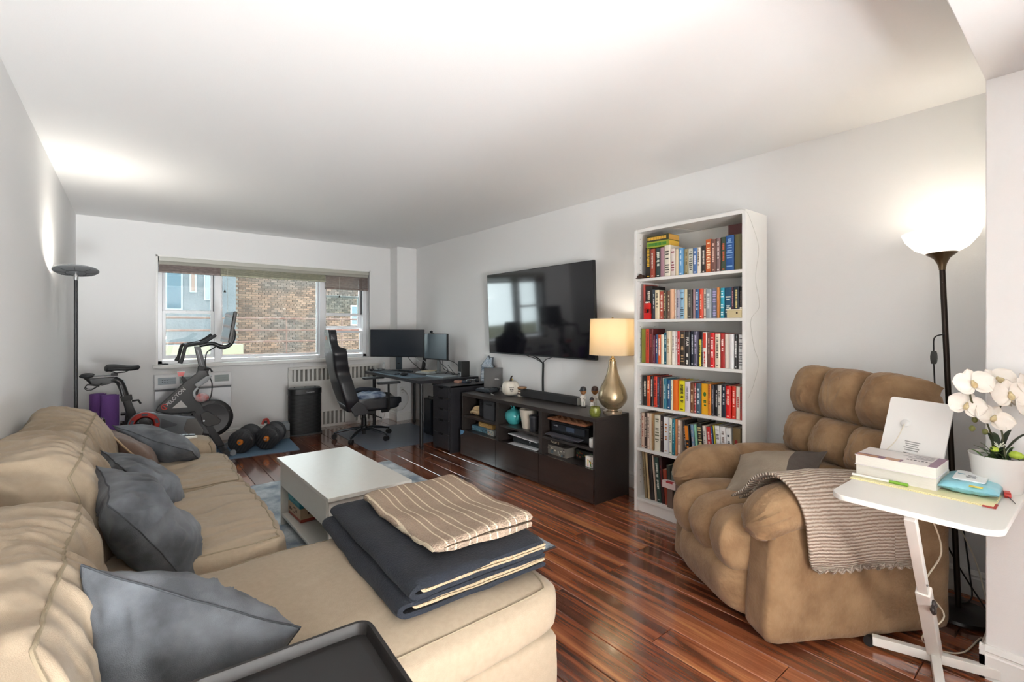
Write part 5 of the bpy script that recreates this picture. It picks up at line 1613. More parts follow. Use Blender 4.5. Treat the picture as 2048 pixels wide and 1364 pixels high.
# bobble-head figures
def bobble(loc, rz, cap, label, s=1.0, skin='#9a6a40'):
    t = thing('bobblehead', label, 'figurine', loc, rz)
    t.scale = (s, s, s)
    MB().lathe([(0, 0), (.026, 0), (.026, .008), (0, .008)], 20).build('stand', flat('#1f1d1c', .4), t)
    for s_ in (-1, 1): MB().tube([(0, s_ * .009, .008), (0, s_ * .008, .05)], [.008, .009], 10).build('leg', flat('#d5d2cb', .5), t)
    MB().cube_grid(6, lambda x, y, z: (.010 * x * (1 - .1 * z * z), .016 * y * (1 - .15 * z * z), .07 + .025 * z)).build('torso', flat('#d9d5cd', .5), t, smooth=70)
    MB().tube([(0, .017, .088), (-.012, .022, .07), (-.022, .012, .078)], .005, 8).build('arm', flat('#cfcac2', .5), t)
    MB().tube([(0, -.017, .088), (-.012, -.022, .068), (-.022, -.01, .074)], .005, 8).build('arm', flat('#cfcac2', .5), t)
    h = MB(); h.ball((0, 0, .127), (.024, .024, .029), 18, 14); ho = h.build('head', flat(skin, .45), t)
    MB().ball((-.024, 0, .124), (.005, .004, .006), 8, 6).build('nose', flat(skin, .45), ho)
    for s_ in (-1, 1):
        MB().ball((-.021, s_ * .009, .131), (.003, .004, .003), 8, 6).build('eye', flat('#1c1512', .4), ho)
        MB().ball((.0, s_ * .024, .126), (.005, .004, .008), 8, 6).build('ear', flat(skin, .45), ho)
    MB().box((-.0225, 0, .113), (.003, .012, .002)).build('mouth', flat('#5c2a20', .5), ho)
    m = MB(); m.lathe([(.0262, .134), (.0265, .142), (.022, .156), (.012, .163), (0, .165)], 20); co_ = m.build('cap', flat(cap, .5), t, smooth=60)
    MB().prism([(-.020, -.022), (-.045, -.016), (-.050, 0), (-.045, .016), (-.020, .022)], .134, .137).build('cap_brim', flat(cap, .5), co_)
    return t
bobble(on_console(2.99, 2.776), .3, '#20242a', 'bobblehead figurine in a navy cap nearest the sound bar', 1.06)
bobble(on_console(3.05, 2.700), .5, '#3a241c', 'taller bobblehead figurine in a dark brown cap by the lamp', 1.10, '#a8703c')
bobble(on_console(2.955, 2.648), .3, '#2c2328', 'short bobblehead figurine in a dark cap behind the green candle', .62, '#8a5c40')
t = thing('dark_stone', 'small round dark trinket between the candle and the lamp', 'ornament', on_console(2.865, 2.50))
MB().cube_grid(6, lambda x, y, z: tuple(Vector((x, y, z)).normalized()[i] * (.02, .022, .016)[i] + (0, 0, .016)[i] for i in range(3))).build('body', flat('#3b3330', .4), t, smooth=70)
MB().tube([(0, -.01, .03), (0, 0, .036), (0, .01, .03)], .002, 6).build('loop', flat('#6a6058', .4), t)
# white ceramic pumpkin
pk = thing('white_pumpkin', 'white ceramic pumpkin with a dark stem on the console', 'ornament', on_console(2.93, 3.69))
def f(u, v):
    a, b = 2 * pi * u, pi * (v - .5)
    rib = 1 - .07 * (1 - abs(sin(a * 4))) ** 2
    r = .088 * max(cos(b), 0) ** .72 * rib
    return (r * cos(a), r * sin(a), .078 + .078 * sgnpow(sin(b), .85) - .012 * math.exp(-(cos(b) / .35) ** 2) * (1 if b > 0 else -1))
MB().grid(f, 64, 26, cu=True).build('body', mat('pumpkin_ceramic', '#d8d2c4', .4), pk, smooth=80)
MB().tube(spline([(0, 0, .135), (0, -.004, .165), (.0, -.012, .185), (.004, -.024, .197)], 5), [.017, .0145, .013, .012, .011, .0105, .010, .0095, .009, .0085, .008, .0075, .0075, .007, .0065, .006], 10).build('stem', flat('#33221c', .6), pk)
for txt, sz, dz in ((5, .010, .094), (4, .018, .075), (3, .009, .057)):
    tx = marks_mb(.009 * txt, sz, txt, 3, .0015); nd = Vector((-.78, -.62, 0)); tx.xf(basis(Vector((nd.y, -nd.x, 0)) * 1, Vector((0, 0, 1)), nd, nd * .0855 + Vector((0, 0, dz)) + Vector((nd.y, -nd.x, 0)) * -.030)); tx.build('lettering', flat('#3a3532', .6), pk, smooth=0)['kind'] = 'stuff'
# jar candle with a lid, behind the pumpkin
jr = thing('lidded_jar', 'small striped jar with a wide wooden lid beside the pumpkin', 'jar', on_console(3.00, 3.605))
MB().lathe([(0, 0), (.038, 0), (.04, .005), (.04, .075), (0, .075)], 28).build('glass', flat('#cdc6b8', .3), jr)
for z_, c_ in ((.02, '#3b2f2a'), (.045, '#6b4a38'), (.062, '#2e2622')): MB().lathe([(.0405, z_), (.0405, z_ + .012), (.04, z_ + .012), (.04, z_)], 28, close=True).build('label_band', flat(c_, .5), jr)
MB().lathe([(0, .076), (.05, .076), (.052, .082), (.05, .092), (0, .092)], 28).build('lid', flat('#8a6440', .45), jr)
# portable player with its screen up
pd = thing('portable_player', 'black portable disc player with its screen raised at the end of the console', 'player', on_console(2.96, 4.05), radians(12))
MB().box((-.03, .03, .018), (.16, .19, .028)).build('body', flat('#30363c', .3), pd, bev=.005)
MB().box((-.03, .03, .036), (.14, .17, .006)).build('disc_door', flat('#454d55', .25), pd, bev=.003)
MB().cyl((.045, -.075, .03), (.045, .12, .03), .012, n=14).build('hinge', flat('#17181a', .4), pd)
sc_ = MB().box((0, 0, .115), (.012, .20, .21), T(.05, .02, .028, ry=radians(6), rz=radians(40))).build('screen_lid', flat('#1d1b18', .35), pd, bev=.004)
tx = marks_mb(.05, .012, 4, 5, .0004); tx.xf(T(.05, .02, .028, ry=radians(6), rz=radians(40)) @ basis(Vector((0, -1, 0)), Vector((0, 0, 1)), Vector((-1, 0, 0)), Vector((-.0066, -.04, .10)))); tx.build('lettering', flat('#c9c9c9', .4), pd, smooth=0)['kind'] = 'stuff'
t = thing('yellow_toy', 'tiny yellow figure peeking out behind the white pumpkin', 'toy', on_console(3.0, 3.76))
MB().lathe([(0, 0), (.012, 0), (.011, .1), (.006, .125), (0, .13)], 14).build('body', flat('#8a7a50', .5), t)
MB().ball((0, 0, .145), (.014, .014, .016), 12, 8).build('head', flat('#c9a83c', .5), t)
MB().ball((-.012, 0, .146), (.003, .006, .003), 8, 6).build('face', flat('#3a2c18', .5), t)
t = thing('white_pen', 'thin white stylus lying on the console before the pumpkin', 'pen', on_console(2.83, 3.86), radians(70))
MB().cyl((-.045, 0, .004), (.04, 0, .004), .004, n=10).build('barrel', flat('#c8c6c0', .4), t)
MB().tube([(.04, 0, .004), (.052, 0, .003)], [.0035, .001], 8).build('tip', flat('#77746e', .4), t)

# ---- things in the cubbies
SH_M, SH_L = .412, .256
def cub(x, y, z): return (x, y, z)
tp = thing('teapot', 'round turquoise ceramic teapot in the middle cubby', 'teapot', cub(2.82, 3.50, SH_M))
TQ = mat('turquoise_glaze', '#3f9a9c', .2, var=(8, .3, '#4aa8a8'))
MB().lathe([(0, 0), (.05, .0), (.054, .006), (.082, .045), (.088, .075), (.078, .108), (.05, .13), (.03, .135), (0, .136)], 36).build('body', TQ, tp, smooth=70)
MB().lathe([(0, .134), (.034, .134), (.03, .144), (.008, .15), (.012, .158), (.008, .168), (0, .169)], 24).build('lid', TQ, tp, smooth=70)
MB().tube(spline([(-.03, -.072, .05), (-.035, -.098, .065), (-.04, -.11, .09), (-.045, -.12, .105)], 5), [.018] * 4 + [.0165] * 4 + [.014] * 4 + [.011] * 4, 12).build('spout', TQ, tp)
MB().tube(spline([(.0, .07, .105), (.01, .085, .14), (.01, .06, .16), (.0, .03, .145)], 6), .006, 8).build('handle', TQ, tp)
vs_ = thing('white_planter', 'tall tapered white planter beside the teapot', 'planter', cub(2.80, 3.262, SH_M))
MB().lathe([(0, 0), (.055, 0), (.057, .004), (.083, .155), (.084, .17), (.079, .17), (.075, .15), (.05, .01), (0, .01)], 36).build('pot', mat('planter_white', '#cfc6b6', .35), vs_, smooth=60)
MB().lathe([(0, .15), (.072, .15), (.05, .156), (0, .158)], 24).build('soil', mat('soil_dark', '#2c2418', .95), vs_)
ck = thing('dark_tumbler', 'dark charcoal tumbler at the right of the middle cubby', 'cup', cub(2.752, 3.135, SH_M))
MB().lathe([(0, 0), (.034, 0), (.042, .125), (.044, .138), (.039, .138), (.031, .01), (0, .01)], 28).build('cup', flat('#26262a', .35), ck, smooth=60)
MB().lathe([(.0445, .118), (.0455, .122), (.0445, .126), (.0435, .122)], 28, close=True).build('rim_band', flat('#3a3a3e', .35), ck)
ps = thing('game_console', 'black and white game console lying flat in the lower middle cubby', 'game console', cub(2.87, 3.235, SH_L))
MB().cube_grid((10, 14, 3), lambda x, y, z: (.13 * x, .185 * y * (.97 + .0 * x), .045 + .026 * z)).build('body', flat('#18181b', .25), ps, smooth=40, )
for sg, z_ in ((1, .078), (-1, .012)):
    MB().cube_grid((12, 16, 1), lambda x, y, z, sg=sg, z_=z_: (.16 * x - .015, .195 * y, z_ + .0035 * z + sg * (.012 * (y) * .5 + .006 * x * x))).build('side_plate', flat('#c9cacc', .35), ps, smooth=60)
for p in ((.1, .1), (-.1, .1), (.1, -.1), (-.1, -.1)): MB().cyl((p[0], p[1], 0), (p[0], p[1], .01), .012, n=10).build('foot', flat('#101010', .6), ps)
MB().cyl((-.131, -.06, .05), (-.134, -.06, .05), .008, n=14).build('power_button', flat('#8a8c90', .3), ps)
pr = thing('printer', 'black desktop printer with open paper tray in the right cubby', 'printer', cub(2.86, 2.70, SH_M))
PB = flat('#141416', .3); PB2 = flat('#22242a', .2)
MB().box((.02, 0, .065), (.27, .42, .12)).build('body', PB, pr, bev=.006)
MB().box((.035, 0, .132), (.25, .40, .012)).build('scanner_lid', PB, pr, bev=.004)
MB().box((-.128, .0, .085), (.012, .36, .055), T(0, 0, 0)).build('control_panel', PB2, pr, bev=.004)
MB().box((-.136, -.03, .09), (.003, .09, .036)).build('display', mat('printer_display', '#3c4658', .1), pr, bev=.001)
MB().box((-.152, .02, .052), (.06, .38, .008), T(0, 0, 0, ry=radians(-8))).build('output_tray', flat('#4a4a50', .3), pr, bev=.003)
MB().box((-.140, .03, .018), (.06, .25, .026)).build('paper_cassette', flat('#303034', .3), pr, bev=.003)
tx = marks_mb(.05, .009, 5, 4, .0004); tx.xf(basis(Vector((0, -1, 0)), Vector((0, 0, 1)), Vector((-1, 0, 0)), Vector((-.1345, .135, .10)))); tx.build('lettering', flat('#9a9a9c', .4), pr, smooth=0)['kind'] = 'stuff'
bb = thing('wicker_tray', 'thin woven tray lying on top of the printer', 'tray', cub(2.84, 2.70, SH_M + .1385))
for i in range(9): MB().tube(spline([(-.12 + .03 * i, y_, .012 + .004 * (-1) ** (i + j)) for j, y_ in enumerate([-.19 + .038 * q for q in range(11)])], 3), .006, 6).build('weaver', mat('wicker', '#8a5c3c', .7), bb)
MB().tube([(-.135, -.2, .013), (.13, -.2, .013), (.13, .2, .013), (-.135, .2, .013)], .009, 8, closed=True).build('rim', mat('wicker_rim', '#7a4c30', .7), bb)
wc = thing('white_cup', 'small white lidded cup at the right end of the printer shelf', 'cup', cub(2.728, 2.432, SH_M))
MB().lathe([(0, 0), (.026, 0), (.030, .01), (.030, .06), (.026, .066), (0, .067)], 24).build('body', flat('#c8c6c2', .35), wc, smooth=50)
MB().lathe([(0, .066), (.018, .066), (.018, .072), (0, .072)], 20).build('lid', flat('#b8b6b2', .35), wc)
def print_box(name, loc, dims, rz, base, art, label, title=None, tcol='#d8c8a0', tsz=.03, cat='box'):
    t = thing(name, label, cat, loc, rz)
    w, d, h = dims
    MB().box((0, 0, h / 2), (w, d, h)).build('carton', flat(base, .45), t, bev=.001)
    rr = random.Random(hash(label) % 1000 if False else len(label) * 7)
    for c_ in art:
        m = MB()
        for j in range(5):
            y_, z_ = rr.uniform(-.45, .4) * d, rr.uniform(.1, .8) * h
            m.box((-w / 2 - .0006, y_ + .03 * d, z_), (.0008, d * rr.uniform(.04, .12), h * rr.uniform(.08, .25)))
        m.build('printed_artwork', flat(c_, .5), t, smooth=0)['kind'] = 'stuff'
    if title:
        tx = text_mb(title, tsz, .0005); tx.xf(basis(Vector((0, -1, 0)), Vector((0, 0, 1)), Vector((-1, 0, 0)), Vector((-w / 2 - .0012, 0, h * .5)))); tx.build('lettering', flat(tcol, .5), t, smooth=0)
    return t
print_box('board_game_box', cub(2.86, 2.865, SH_L), (.22, .25, .075), 0, '#6d6860', ('#a8a49c', '#cfc6b4', '#41606e', '#3c3834'), 'grey and white illustrated game box in the lower right cubby')
print_box('board_game_box', cub(2.875, 2.90, SH_L + .0765), (.2, .20, .042), radians(1), '#1f1a18', ('#4a3a28', '#6c5a3a'), 'dark game box with cream lettering lying on the grey illustrated box', 'Potter 2', '#d8cbb0', .030)
print_box('board_game_box', cub(2.93, 2.60, SH_L), (.2, .22, .07), 0, '#1d2220', ('#8a7a40', '#4a6a3c', '#a0503c'), 'dark game box with small colourful figures at the right of the cubby')
print_box('tea_carton', cub(2.735, 2.455, SH_L), (.05, .075, .082), radians(4), '#d6d2cc', ('#b8342c', '#5c8a3c', '#c8b040'), 'small white and red carton at the right end of the lower cubby')
# left bay
gl = thing('baseball_glove', 'cream leather baseball glove in the upper left cubby', 'glove', cub(2.80, 4.075, SH_M), radians(10))
CRM = mat('glove_leather', '#c3ab86', .6, var=(20, .3, '#ad946e'))
m = MB(); m.cube_grid(8, lambda x, y, z: (.05 * Vector((x, y, z)).normalized().x, .06 * Vector((x, y, z)).normalized().y, .03 + .028 * Vector((x, y, z)).normalized().z)); m.build('palm', CRM, gl, smooth=70)
for i in range(4): MB().tube(spline([(-.02 + .006 * i, .05 - .02 * i, .035), (-.02 + .008 * i, .02 - .022 * i, .075 + .004 * i), (-.0 + .008 * i, -.03 - .014 * i, .085), (.01, -.07 - .006 * i, .06)], 5), .0125, 8).build('finger', CRM, gl)
MB().tube(spline([(-.045, .05, .03), (-.055, .0, .045), (-.04, -.05, .035)], 5), .014, 8).build('thumb', CRM, gl)
for i in range(5): MB().tube([(-.052, .045 - .02 * i, .022), (-.056, .037 - .02 * i, .05)], .0016, 5).build('lacing', flat('#8a6a44', .6), gl)
bb_ = thing('black_basket', 'black fabric bin behind the glove in the upper left cubby', 'basket', cub(2.90, 3.965, SH_M))
MB().box((0, 0, .085), (.24, .11, .17)).build('body', mat('black_felt', '#17161a', .9), bb_, bev=.008)
MB().tube([(-.121, -.02, .12), (-.128, -.02, .14), (-.128, .02, .14), (-.121, .02, .12)], .003, 6).build('handle', flat('#2a2a2e', .6), bb_)
gb = thing('charcoal_box', 'charcoal storage box with a slot handle in the upper left cubby', 'box', cub(2.875, 3.80, SH_M))
MB().box((0, 0, .085), (.26, .19, .17)).build('body', mat('charcoal_board', '#37373b', .6), gb, bev=.003)
MB().box((0, 0, .178), (.266, .196, .012)).build('lid', mat('charcoal_lid', '#303034', .6), gb, bev=.003)
MB().box((-.1305, 0, .145), (.002, .1, .014)).build('slot_handle', flat('#121214', .7), gb)
print_box('jigsaw_box', cub(2.88, 4.00, SH_L), (.22, .27, .052), radians(2), '#4f7688', ('#2c4a5c', '#8fb4c0', '#6a8a90'), 'blue jigsaw box at the bottom of the lower left cubby')
print_box('jigsaw_box', cub(2.88, 3.905, SH_L + .053), (.2, .25, .042), radians(-2), '#c09a5c', ('#8a6434', '#d8b878'), 'yellow-brown wooden game box on the blue jigsaw box')
print_box('jigsaw_box', cub(2.82, 3.785, SH_L), (.13, .115, .05), radians(-3), '#b0b4b0', ('#5c8aa0', '#c8a878', '#6c7c50', '#a05c3c'), 'small pale patterned box at the right of the lower left cubby')
# ================================================================ desk corner
DK = mat('desk_black', '#242326', .33, var=(3, .3, '#2e2d31'), stretch=(30, 2, 30))
MET = mat('black_metal', '#121213', .4)
dk = thing('desk', 'black rectangular desk on round black legs by the window', 'desk', (2.81, 5.395, 0))
MB().b2(-.385, .385, -.765, .765, .706, .74).build('desk_top', DK, dk, bev=.002)
for x, y in ((-.30, -.645), (-.30, .66), (.30, -.645), (.30, .70)):
    o = MB().cyl((x, y, .01), (x, y, .706), .02, n=16).build('leg', MET, dk)
    MB().lathe([(0, 0), (.022, 0), (.024, .01), (0, .01)], 14, T(x, y, 0)).build('foot', flat('#0e0e0e', .7), o)
ZD = .74
du = thing('drawer_unit', 'narrow black drawer unit with five cut-out pulls between desk and console', 'drawers', (2.588, 4.465, 0))
MB().b2(.016, .58, -.18, -.162, .0, .70).build('side_panel', DK, du, bev=.001)
MB().b2(.016, .58, .162, .18, .0, .70).build('side_panel', DK, du, bev=.001)
MB().b2(.0, .58, -.18, .18, .684, .70).build('top_panel', DK, du, bev=.001)
MB().b2(.57, .58, -.16, .16, .02, .68).build('back_panel', DK, du, smooth=0)
zs = [.03, .19, .335, .455, .57, .683]
for i in range(5):
    z0, z1 = zs[i] + .002, zs[i + 1] - .002
    a, n = .055, 8
    poly = [(-.161, z0), (.161, z0), (.161, z1)] + [(a + .012, z1)] + [(a * cos(pi * k / n) if 0 < k < n else (a if k == 0 else -a), z1 - .026 * sin(pi * k / n)) for k in range(n + 1)] + [(-a - .012, z1), (-.161, z1)]
    MB().prism(poly, 0, .016, basis(Vector((0, 1, 0)), Vector((0, 0, 1)), Vector((1, 0, 0)), Vector((0, 0, 0)))).build('drawer_front', DK, du, smooth=0)
MB().b2(.02, .06, -.16, .16, .03, .68).build('drawer_interior', flat('#090909', .8), du, smooth=0)
# monitors
SCR = mat('monitor_screen', '#2c3239', .25, spec=.9)
def frame_between(p0, p1):
    p0, p1 = Vector(p0), Vector(p1)
    xa = (p1 - p0).normalized(); za = Vector((0, 0, 1)); ya = za.cross(xa)
    return basis(xa, ya, za, (p0 + p1) / 2), (p1 - p0).length
mo = thing('monitor', 'wide black ultrawide monitor on a grey stand on the desk', 'monitor', (2.76, 5.90, ZD))
M_, w_ = frame_between((2.50 - 2.76, 6.17 - 5.90, .367), (2.98 - 2.76, 5.57 - 5.90, .367))
MB().box((0, .016, 0), (w_, .028, .365), M_).build('housing', flat('#1b1d20', .35), mo, bev=.004)
MB().box((0, .001, .004), (w_ - .014, .003, .345), M_).build('screen', SCR, mo, bev=.0008)
M2 = M_ @ T(0, 0, -.367)
MB().box((.01, .05, .14), (.085, .02, .28), M2).build('stand_neck', flat('#59646c', .3, metal=.6), mo, bev=.004)
MB().box((.01, .038, .10), (.03, .004, .012), M2).build('cable_slot', flat('#17181a', .6), mo, bev=.001)
for s_ in (-1, 1):
    m = MB(); m.prism([(0, -.02), (s_ * .26, -.15), (s_ * .265, -.138), (s_ * .02, .03)] if s_ > 0 else [(0, -.02), (-.02, .03), (-.265, -.138), (-.26, -.15)], 0, .02, M2 @ T(.01, .05, 0)); m.build('stand_foot', flat('#2c2f33', .35), mo, bev=.002)
mo = thing('monitor', 'smaller dark monitor angled beside the ultrawide, webcam on top', 'monitor', (3.05, 5.39, ZD))
M_, w_ = frame_between((-.03, .25, .33), (.02, -.25, .33))
MB().box((0, .014, 0), (w_, .026, .335), M_).build('housing', flat('#17181a', .35), mo, bev=.004)
MB().box((0, .0, .003), (w_ - .02, .003, .312), M_).build('screen', mat('monitor_screen_pale', '#566670', .28, spec=.8), mo, bev=.0008)
MB().box((.02, .045, -.2), (.05, .03, .26), M_).build('stand_neck', flat('#8f9496', .3, metal=.5), mo, bev=.004)
MB().prism(rrect(.2, .15, .03), .0, .008, T(.05, -.02, 0)).build('stand_base', flat('#8f9496', .3, metal=.5), mo, bev=.002)
wc_ = thing('webcam', 'small round webcam clipped on the smaller monitor', 'webcam', (3.035, 5.45, ZD + .4985))
MB().ball((-.01, 0, .022), (.018, .022, .018), 14, 10).build('head', flat('#15151a', .35), wc_)
MB().cyl((-.03, 0, .022), (-.022, 0, .022), .009, n=14).build('lens', mat('lens_glass', '#1c2a3c', .05), wc_)
MB().box((.0, 0, .004), (.03, .03, .006)).build('clip', flat('#1d1d20', .4), wc_, bev=.002)
# desk mat, keyboard, mouse
dm = MB(); dm.prism(rrect(.30, .98, .012), 0, .003)
o = dm.build('desk_mat', mat('desk_mat_blue', '#566775', .7, bump=(600, .2)), None, bev=.001); o.location = (2.575, 5.46, ZD); tag(o, 'slate blue desk mat under the keyboard and mouse', 'desk mat')
kb = thing('keyboard', 'dark grey computer keyboard on the desk mat', 'keyboard', (2.545, 5.60, ZD + .003), radians(2))
MB().box((0, 0, .009), (.135, .44, .014), T(ry=radians(-3))).build('case', flat('#3a4046', .4), kb, bev=.003)
kme = None
for r_ in range(5):
    for c_ in range(14):
        if kme is None:
            ko = MB().box((0, 0, 0), (.019, .025, .006)).build('key', flat('#4b535c', .45), kb, bev=.0015); kme = ko.data
        else:
            ko = bpy.data.objects.new('key', kme); COL.objects.link(ko); ko.parent = kb
        ko.location = (-.05 + r_ * .025, -.2 + c_ * .0305, .0185 + (-.05 + r_ * .025) * .052)
ms = thing('mouse', 'black computer mouse on the desk mat', 'mouse', (2.535, 5.23, ZD + .003), radians(5))
MB().cube_grid(8, lambda x, y, z: (.055 * Vector((x, y, z)).normalized().x, .034 * Vector((x, y, z)).normalized().y, .019 + .019 * max(-1, Vector((x, y, z)).normalized().z))).build('body', flat('#1c2024', .35), ms, smooth=70)
MB().cyl((.03, -.005, .034), (.03, .005, .034), .007, n=12).build('wheel', flat('#4a4d50', .4), ms)
# laptop, papers, router, speaker
lt_ = thing('laptop', 'closed silver laptop at the near end of the desk', 'laptop', (2.85, 4.885, ZD), radians(8))
MB().prism(rrect(.23, .33, .012), 0, .009).build('base', flat('#8d979d', .3, metal=.6), lt_, bev=.002)
MB().prism(rrect(.23, .33, .012), .0095, .016).build('lid', flat('#a3adb3', .3, metal=.6), lt_, bev=.002)
pb = thing('paper_stack', 'stack of white envelopes and papers in the middle of the desk', 'papers', (2.905, 5.38, ZD), radians(12))
for i, (dx, dy, rz_, c_) in enumerate(((0, 0, 0, '#c9d0d2'), (.005, .01, 4, '#dcdedb'), (-.01, -.02, -6, '#b9c3c8'), (.01, -.04, 9, '#d5c9ac'))):
    MB().box((dx, dy, .005 + i * .0085), (.15, .22 - .03 * i, .008), T(rz=radians(rz_))).build('sheet_bundle', flat(c_, .7), pb, bev=.001)
rt = thing('wifi_router', 'black upright wireless router behind the monitors', 'router', (3.08, 5.78, ZD), radians(-35))
MB().box((0, 0, .105), (.035, .17, .18), T(ry=radians(8))).build('body', mat('router_grille', '#17161a', .55, bump=(300, .5)), rt, bev=.006)
MB().box((0, 0, .008), (.075, .13, .016)).build('stand', flat('#1d1d20', .5), rt, bev=.003)
MB().box((-.012, .09, .11), (.03, .006, .175), T(ry=radians(8))).build('side_strip', flat('#3a4246', .3), rt, bev=.002)
sk = thing('desktop_speaker', 'black desktop speaker with a silver foot panel at the end of the desk', 'speaker', (3.07, 4.76, ZD), radians(-8))
MB().box((.005, 0, .09), (.11, .085, .18)).build('cabinet', flat('#1b1a18', .45), sk, bev=.006)
MB().box((-.052, 0, .118), (.006, .078, .118)).build('grille', mat('speaker_cloth', '#2b2b2c', .85), sk, bev=.003)
MB().box((-.052, 0, .03), (.006, .078, .054)).build('control_panel', flat('#8f9294', .35, metal=.4), sk, bev=.002)
MB().cyl((-.055, 0, .032), (-.064, 0, .032), .011, n=16).build('volume_knob', flat('#1a1a1c', .4), sk)
def cable(name, pts, r, col, label, cat='cable'):
    m = MB(); m.tube(spline(pts, 8), r, 6)
    return tag(m.build(name, flat(col, .5), None), label, cat)
cable('monitor_cable', [(3.08, 5.36, 1.0), (3.10, 5.30, .9), (3.06, 5.2, .80), (3.10, 5.08, .76), (3.05, 4.98, .748), (3.12, 4.92, .76), (3.16, 5.05, .86), (3.12, 5.25, .92), (3.09, 5.38, .98)], .004, '#17171a', 'loop of black cable hanging from the smaller monitor')
cable('monitor_cable', [(3.07, 5.40, 1.0), (3.05, 5.28, .88), (3.09, 5.15, .79), (3.02, 5.08, .747), (3.06, 4.95, .746), (3.1, 5.06, .78), (3.12, 5.2, .84)], .0035, '#202024', 'second tangled black cable below the smaller monitor')
cable('white_cable', [(2.93, 5.72, .93), (2.99, 5.70, .86), (3.03, 5.66, .88), (3.05, 5.60, .80), (3.04, 5.52, .745)], .003, '#b9bcbc', 'white cable arching in front of the router')
cable('monitor_cable', [(2.86, 5.82, .95), (2.90, 5.75, .86), (2.95, 5.70, .80), (2.99, 5.64, .746)], .0035, '#17171a', 'black cable dropping behind the ultrawide monitor')
cl_ = thing('cable_pile', 'heap of small cables and chargers at the window end of the desk', 'cables', (2.56, 6.08, ZD))
rr = random.Random(9)
for i in range(7):
    pts = [(rr.uniform(-.1, .12), rr.uniform(-.06, .06), .004 + .02 * rr.random() * (0 < j < 5)) for j in range(6)]
    MB().tube(spline(pts, 5), .0035, 6).build('cable', flat(rr.choice(['#1b1c20', '#3c444c', '#a9b2b6']), .5), cl_)
for i in range(3): MB().box((-.07 + .07 * i, .02, .011), (.045, .03, .022), T(rz=.4 * i)).build('charger', flat(['#23262b', '#c3c7c8', '#30353b'][i], .4), cl_, bev=.003)
sb_ = thing('spray_bottle', 'small white bottle standing at the window end of the desk', 'bottle', (2.68, 6.13, ZD))
MB().lathe([(0, 0), (.018, 0), (.019, .005), (.019, .06), (.009, .075), (.009, .085), (0, .085)], 20).build('body', flat('#d6d9d8', .35), sb_, smooth=50)
MB().lathe([(.01, .085), (.01, .105), (.004, .11), (0, .11)], 14).build('cap', flat('#c4c8c8', .4), sb_)
# things on the drawer unit
hp = thing('headphones', 'black and silver headphones lying on the drawer unit', 'headphones', (2.97, 4.43, .70), radians(20))
MB().tube([(.075 * cos(a * pi / 12), .06 * sin(a * pi / 12), .02 + .012 * sin(a * pi / 12)) for a in range(13)], .006, 8).build('headband', flat('#b4b8ba', .25, metal=.7), hp)
for s_ in (-1, 1):
    MB().ball((s_ * .075, -.012, .024), (.018, .034, .023), 14, 10).build('ear_cup', flat('#1b1c20', .4), hp)
ph = thing('card_box', 'small pinkish brown box on the drawer unit by the desk', 'box', (2.855, 4.535, .70), radians(10))
MB().box((0, 0, .012), (.05, .09, .022)).build('body', flat('#a98574', .5), ph, bev=.002)
MB().box((0, 0, .026), (.053, .06, .006)).build('lid', flat('#8f6a5a', .5), ph, bev=.0015)
gt = thing('game_controller', 'dark blue gadget with cables beside the headphones', 'controller', (2.92, 4.50, .70), radians(30))
MB().cube_grid((8, 8, 4), lambda x, y, z: (.045 * x, .03 * y * (1 + .3 * x * x), .012 + .012 * z * (1 - .3 * x * x))).build('body', flat('#2a3444', .35), gt, smooth=70)
for s_ in (-1, 1): MB().lathe([(0, .022), (.008, .022), (.008, .03), (0, .031)], 12, T(s_ * .02, .005, 0)).build('thumb_stick', flat('#14161a', .5), gt)
# house-shaped plaque
hs = thing('house_plaque', 'pale blue house-shaped wooden plaque leaning on the wall behind the drawer unit', 'ornament', (3.14, 4.41, .70), radians(0))
PLQ = mat('plaque_print', '#8a9bad', .6, var=(60, .12, '#c3ccd4'))
poly = [(-.11, 0), (.11, 0), (.11, .17), (.135, .17), (.045, .262), (.045, .28), (.02, .28), (.0, .30), (-.135, .17), (-.11, .17)]
poly = [(-.11, 0), (.11, 0), (.11, .175), (.132, .175), (.0, .30), (-.05, .255), (-.05, .285), (-.085, .285), (-.085, .215), (-.132, .175), (-.11, .175)]
Mh = basis(Vector((0, 1, 0)), Vector((.12, 0, 1)).normalized(), Vector((1, 0, -.12)).normalized(), Vector((0, 0, 0)))
MB().prism(poly, 0, .02, Mh).build('board', flat('#5b6166', .6), hs, smooth=0)
MB().prism([(p[0] * .9, p[1] * .95 + .004) for p in poly], -.002, .0, Mh).build('printed_face', PLQ, hs, smooth=0)
rr = random.Random(4)
for i in range(11):
    m = MB(); y_ = -.085
    while y_ < .08:
        l_ = rr.uniform(.01, .03); m.box((y_ + l_ / 2, .02 + i * .0155, -.0028), (l_ * .8, .007, .001), Mh); y_ += l_
    m.build('lettering', flat(rr.choice(['#e2e6e8', '#4a5a6c', '#d8dce0']), .6), hs, smooth=0)['kind'] = 'stuff'
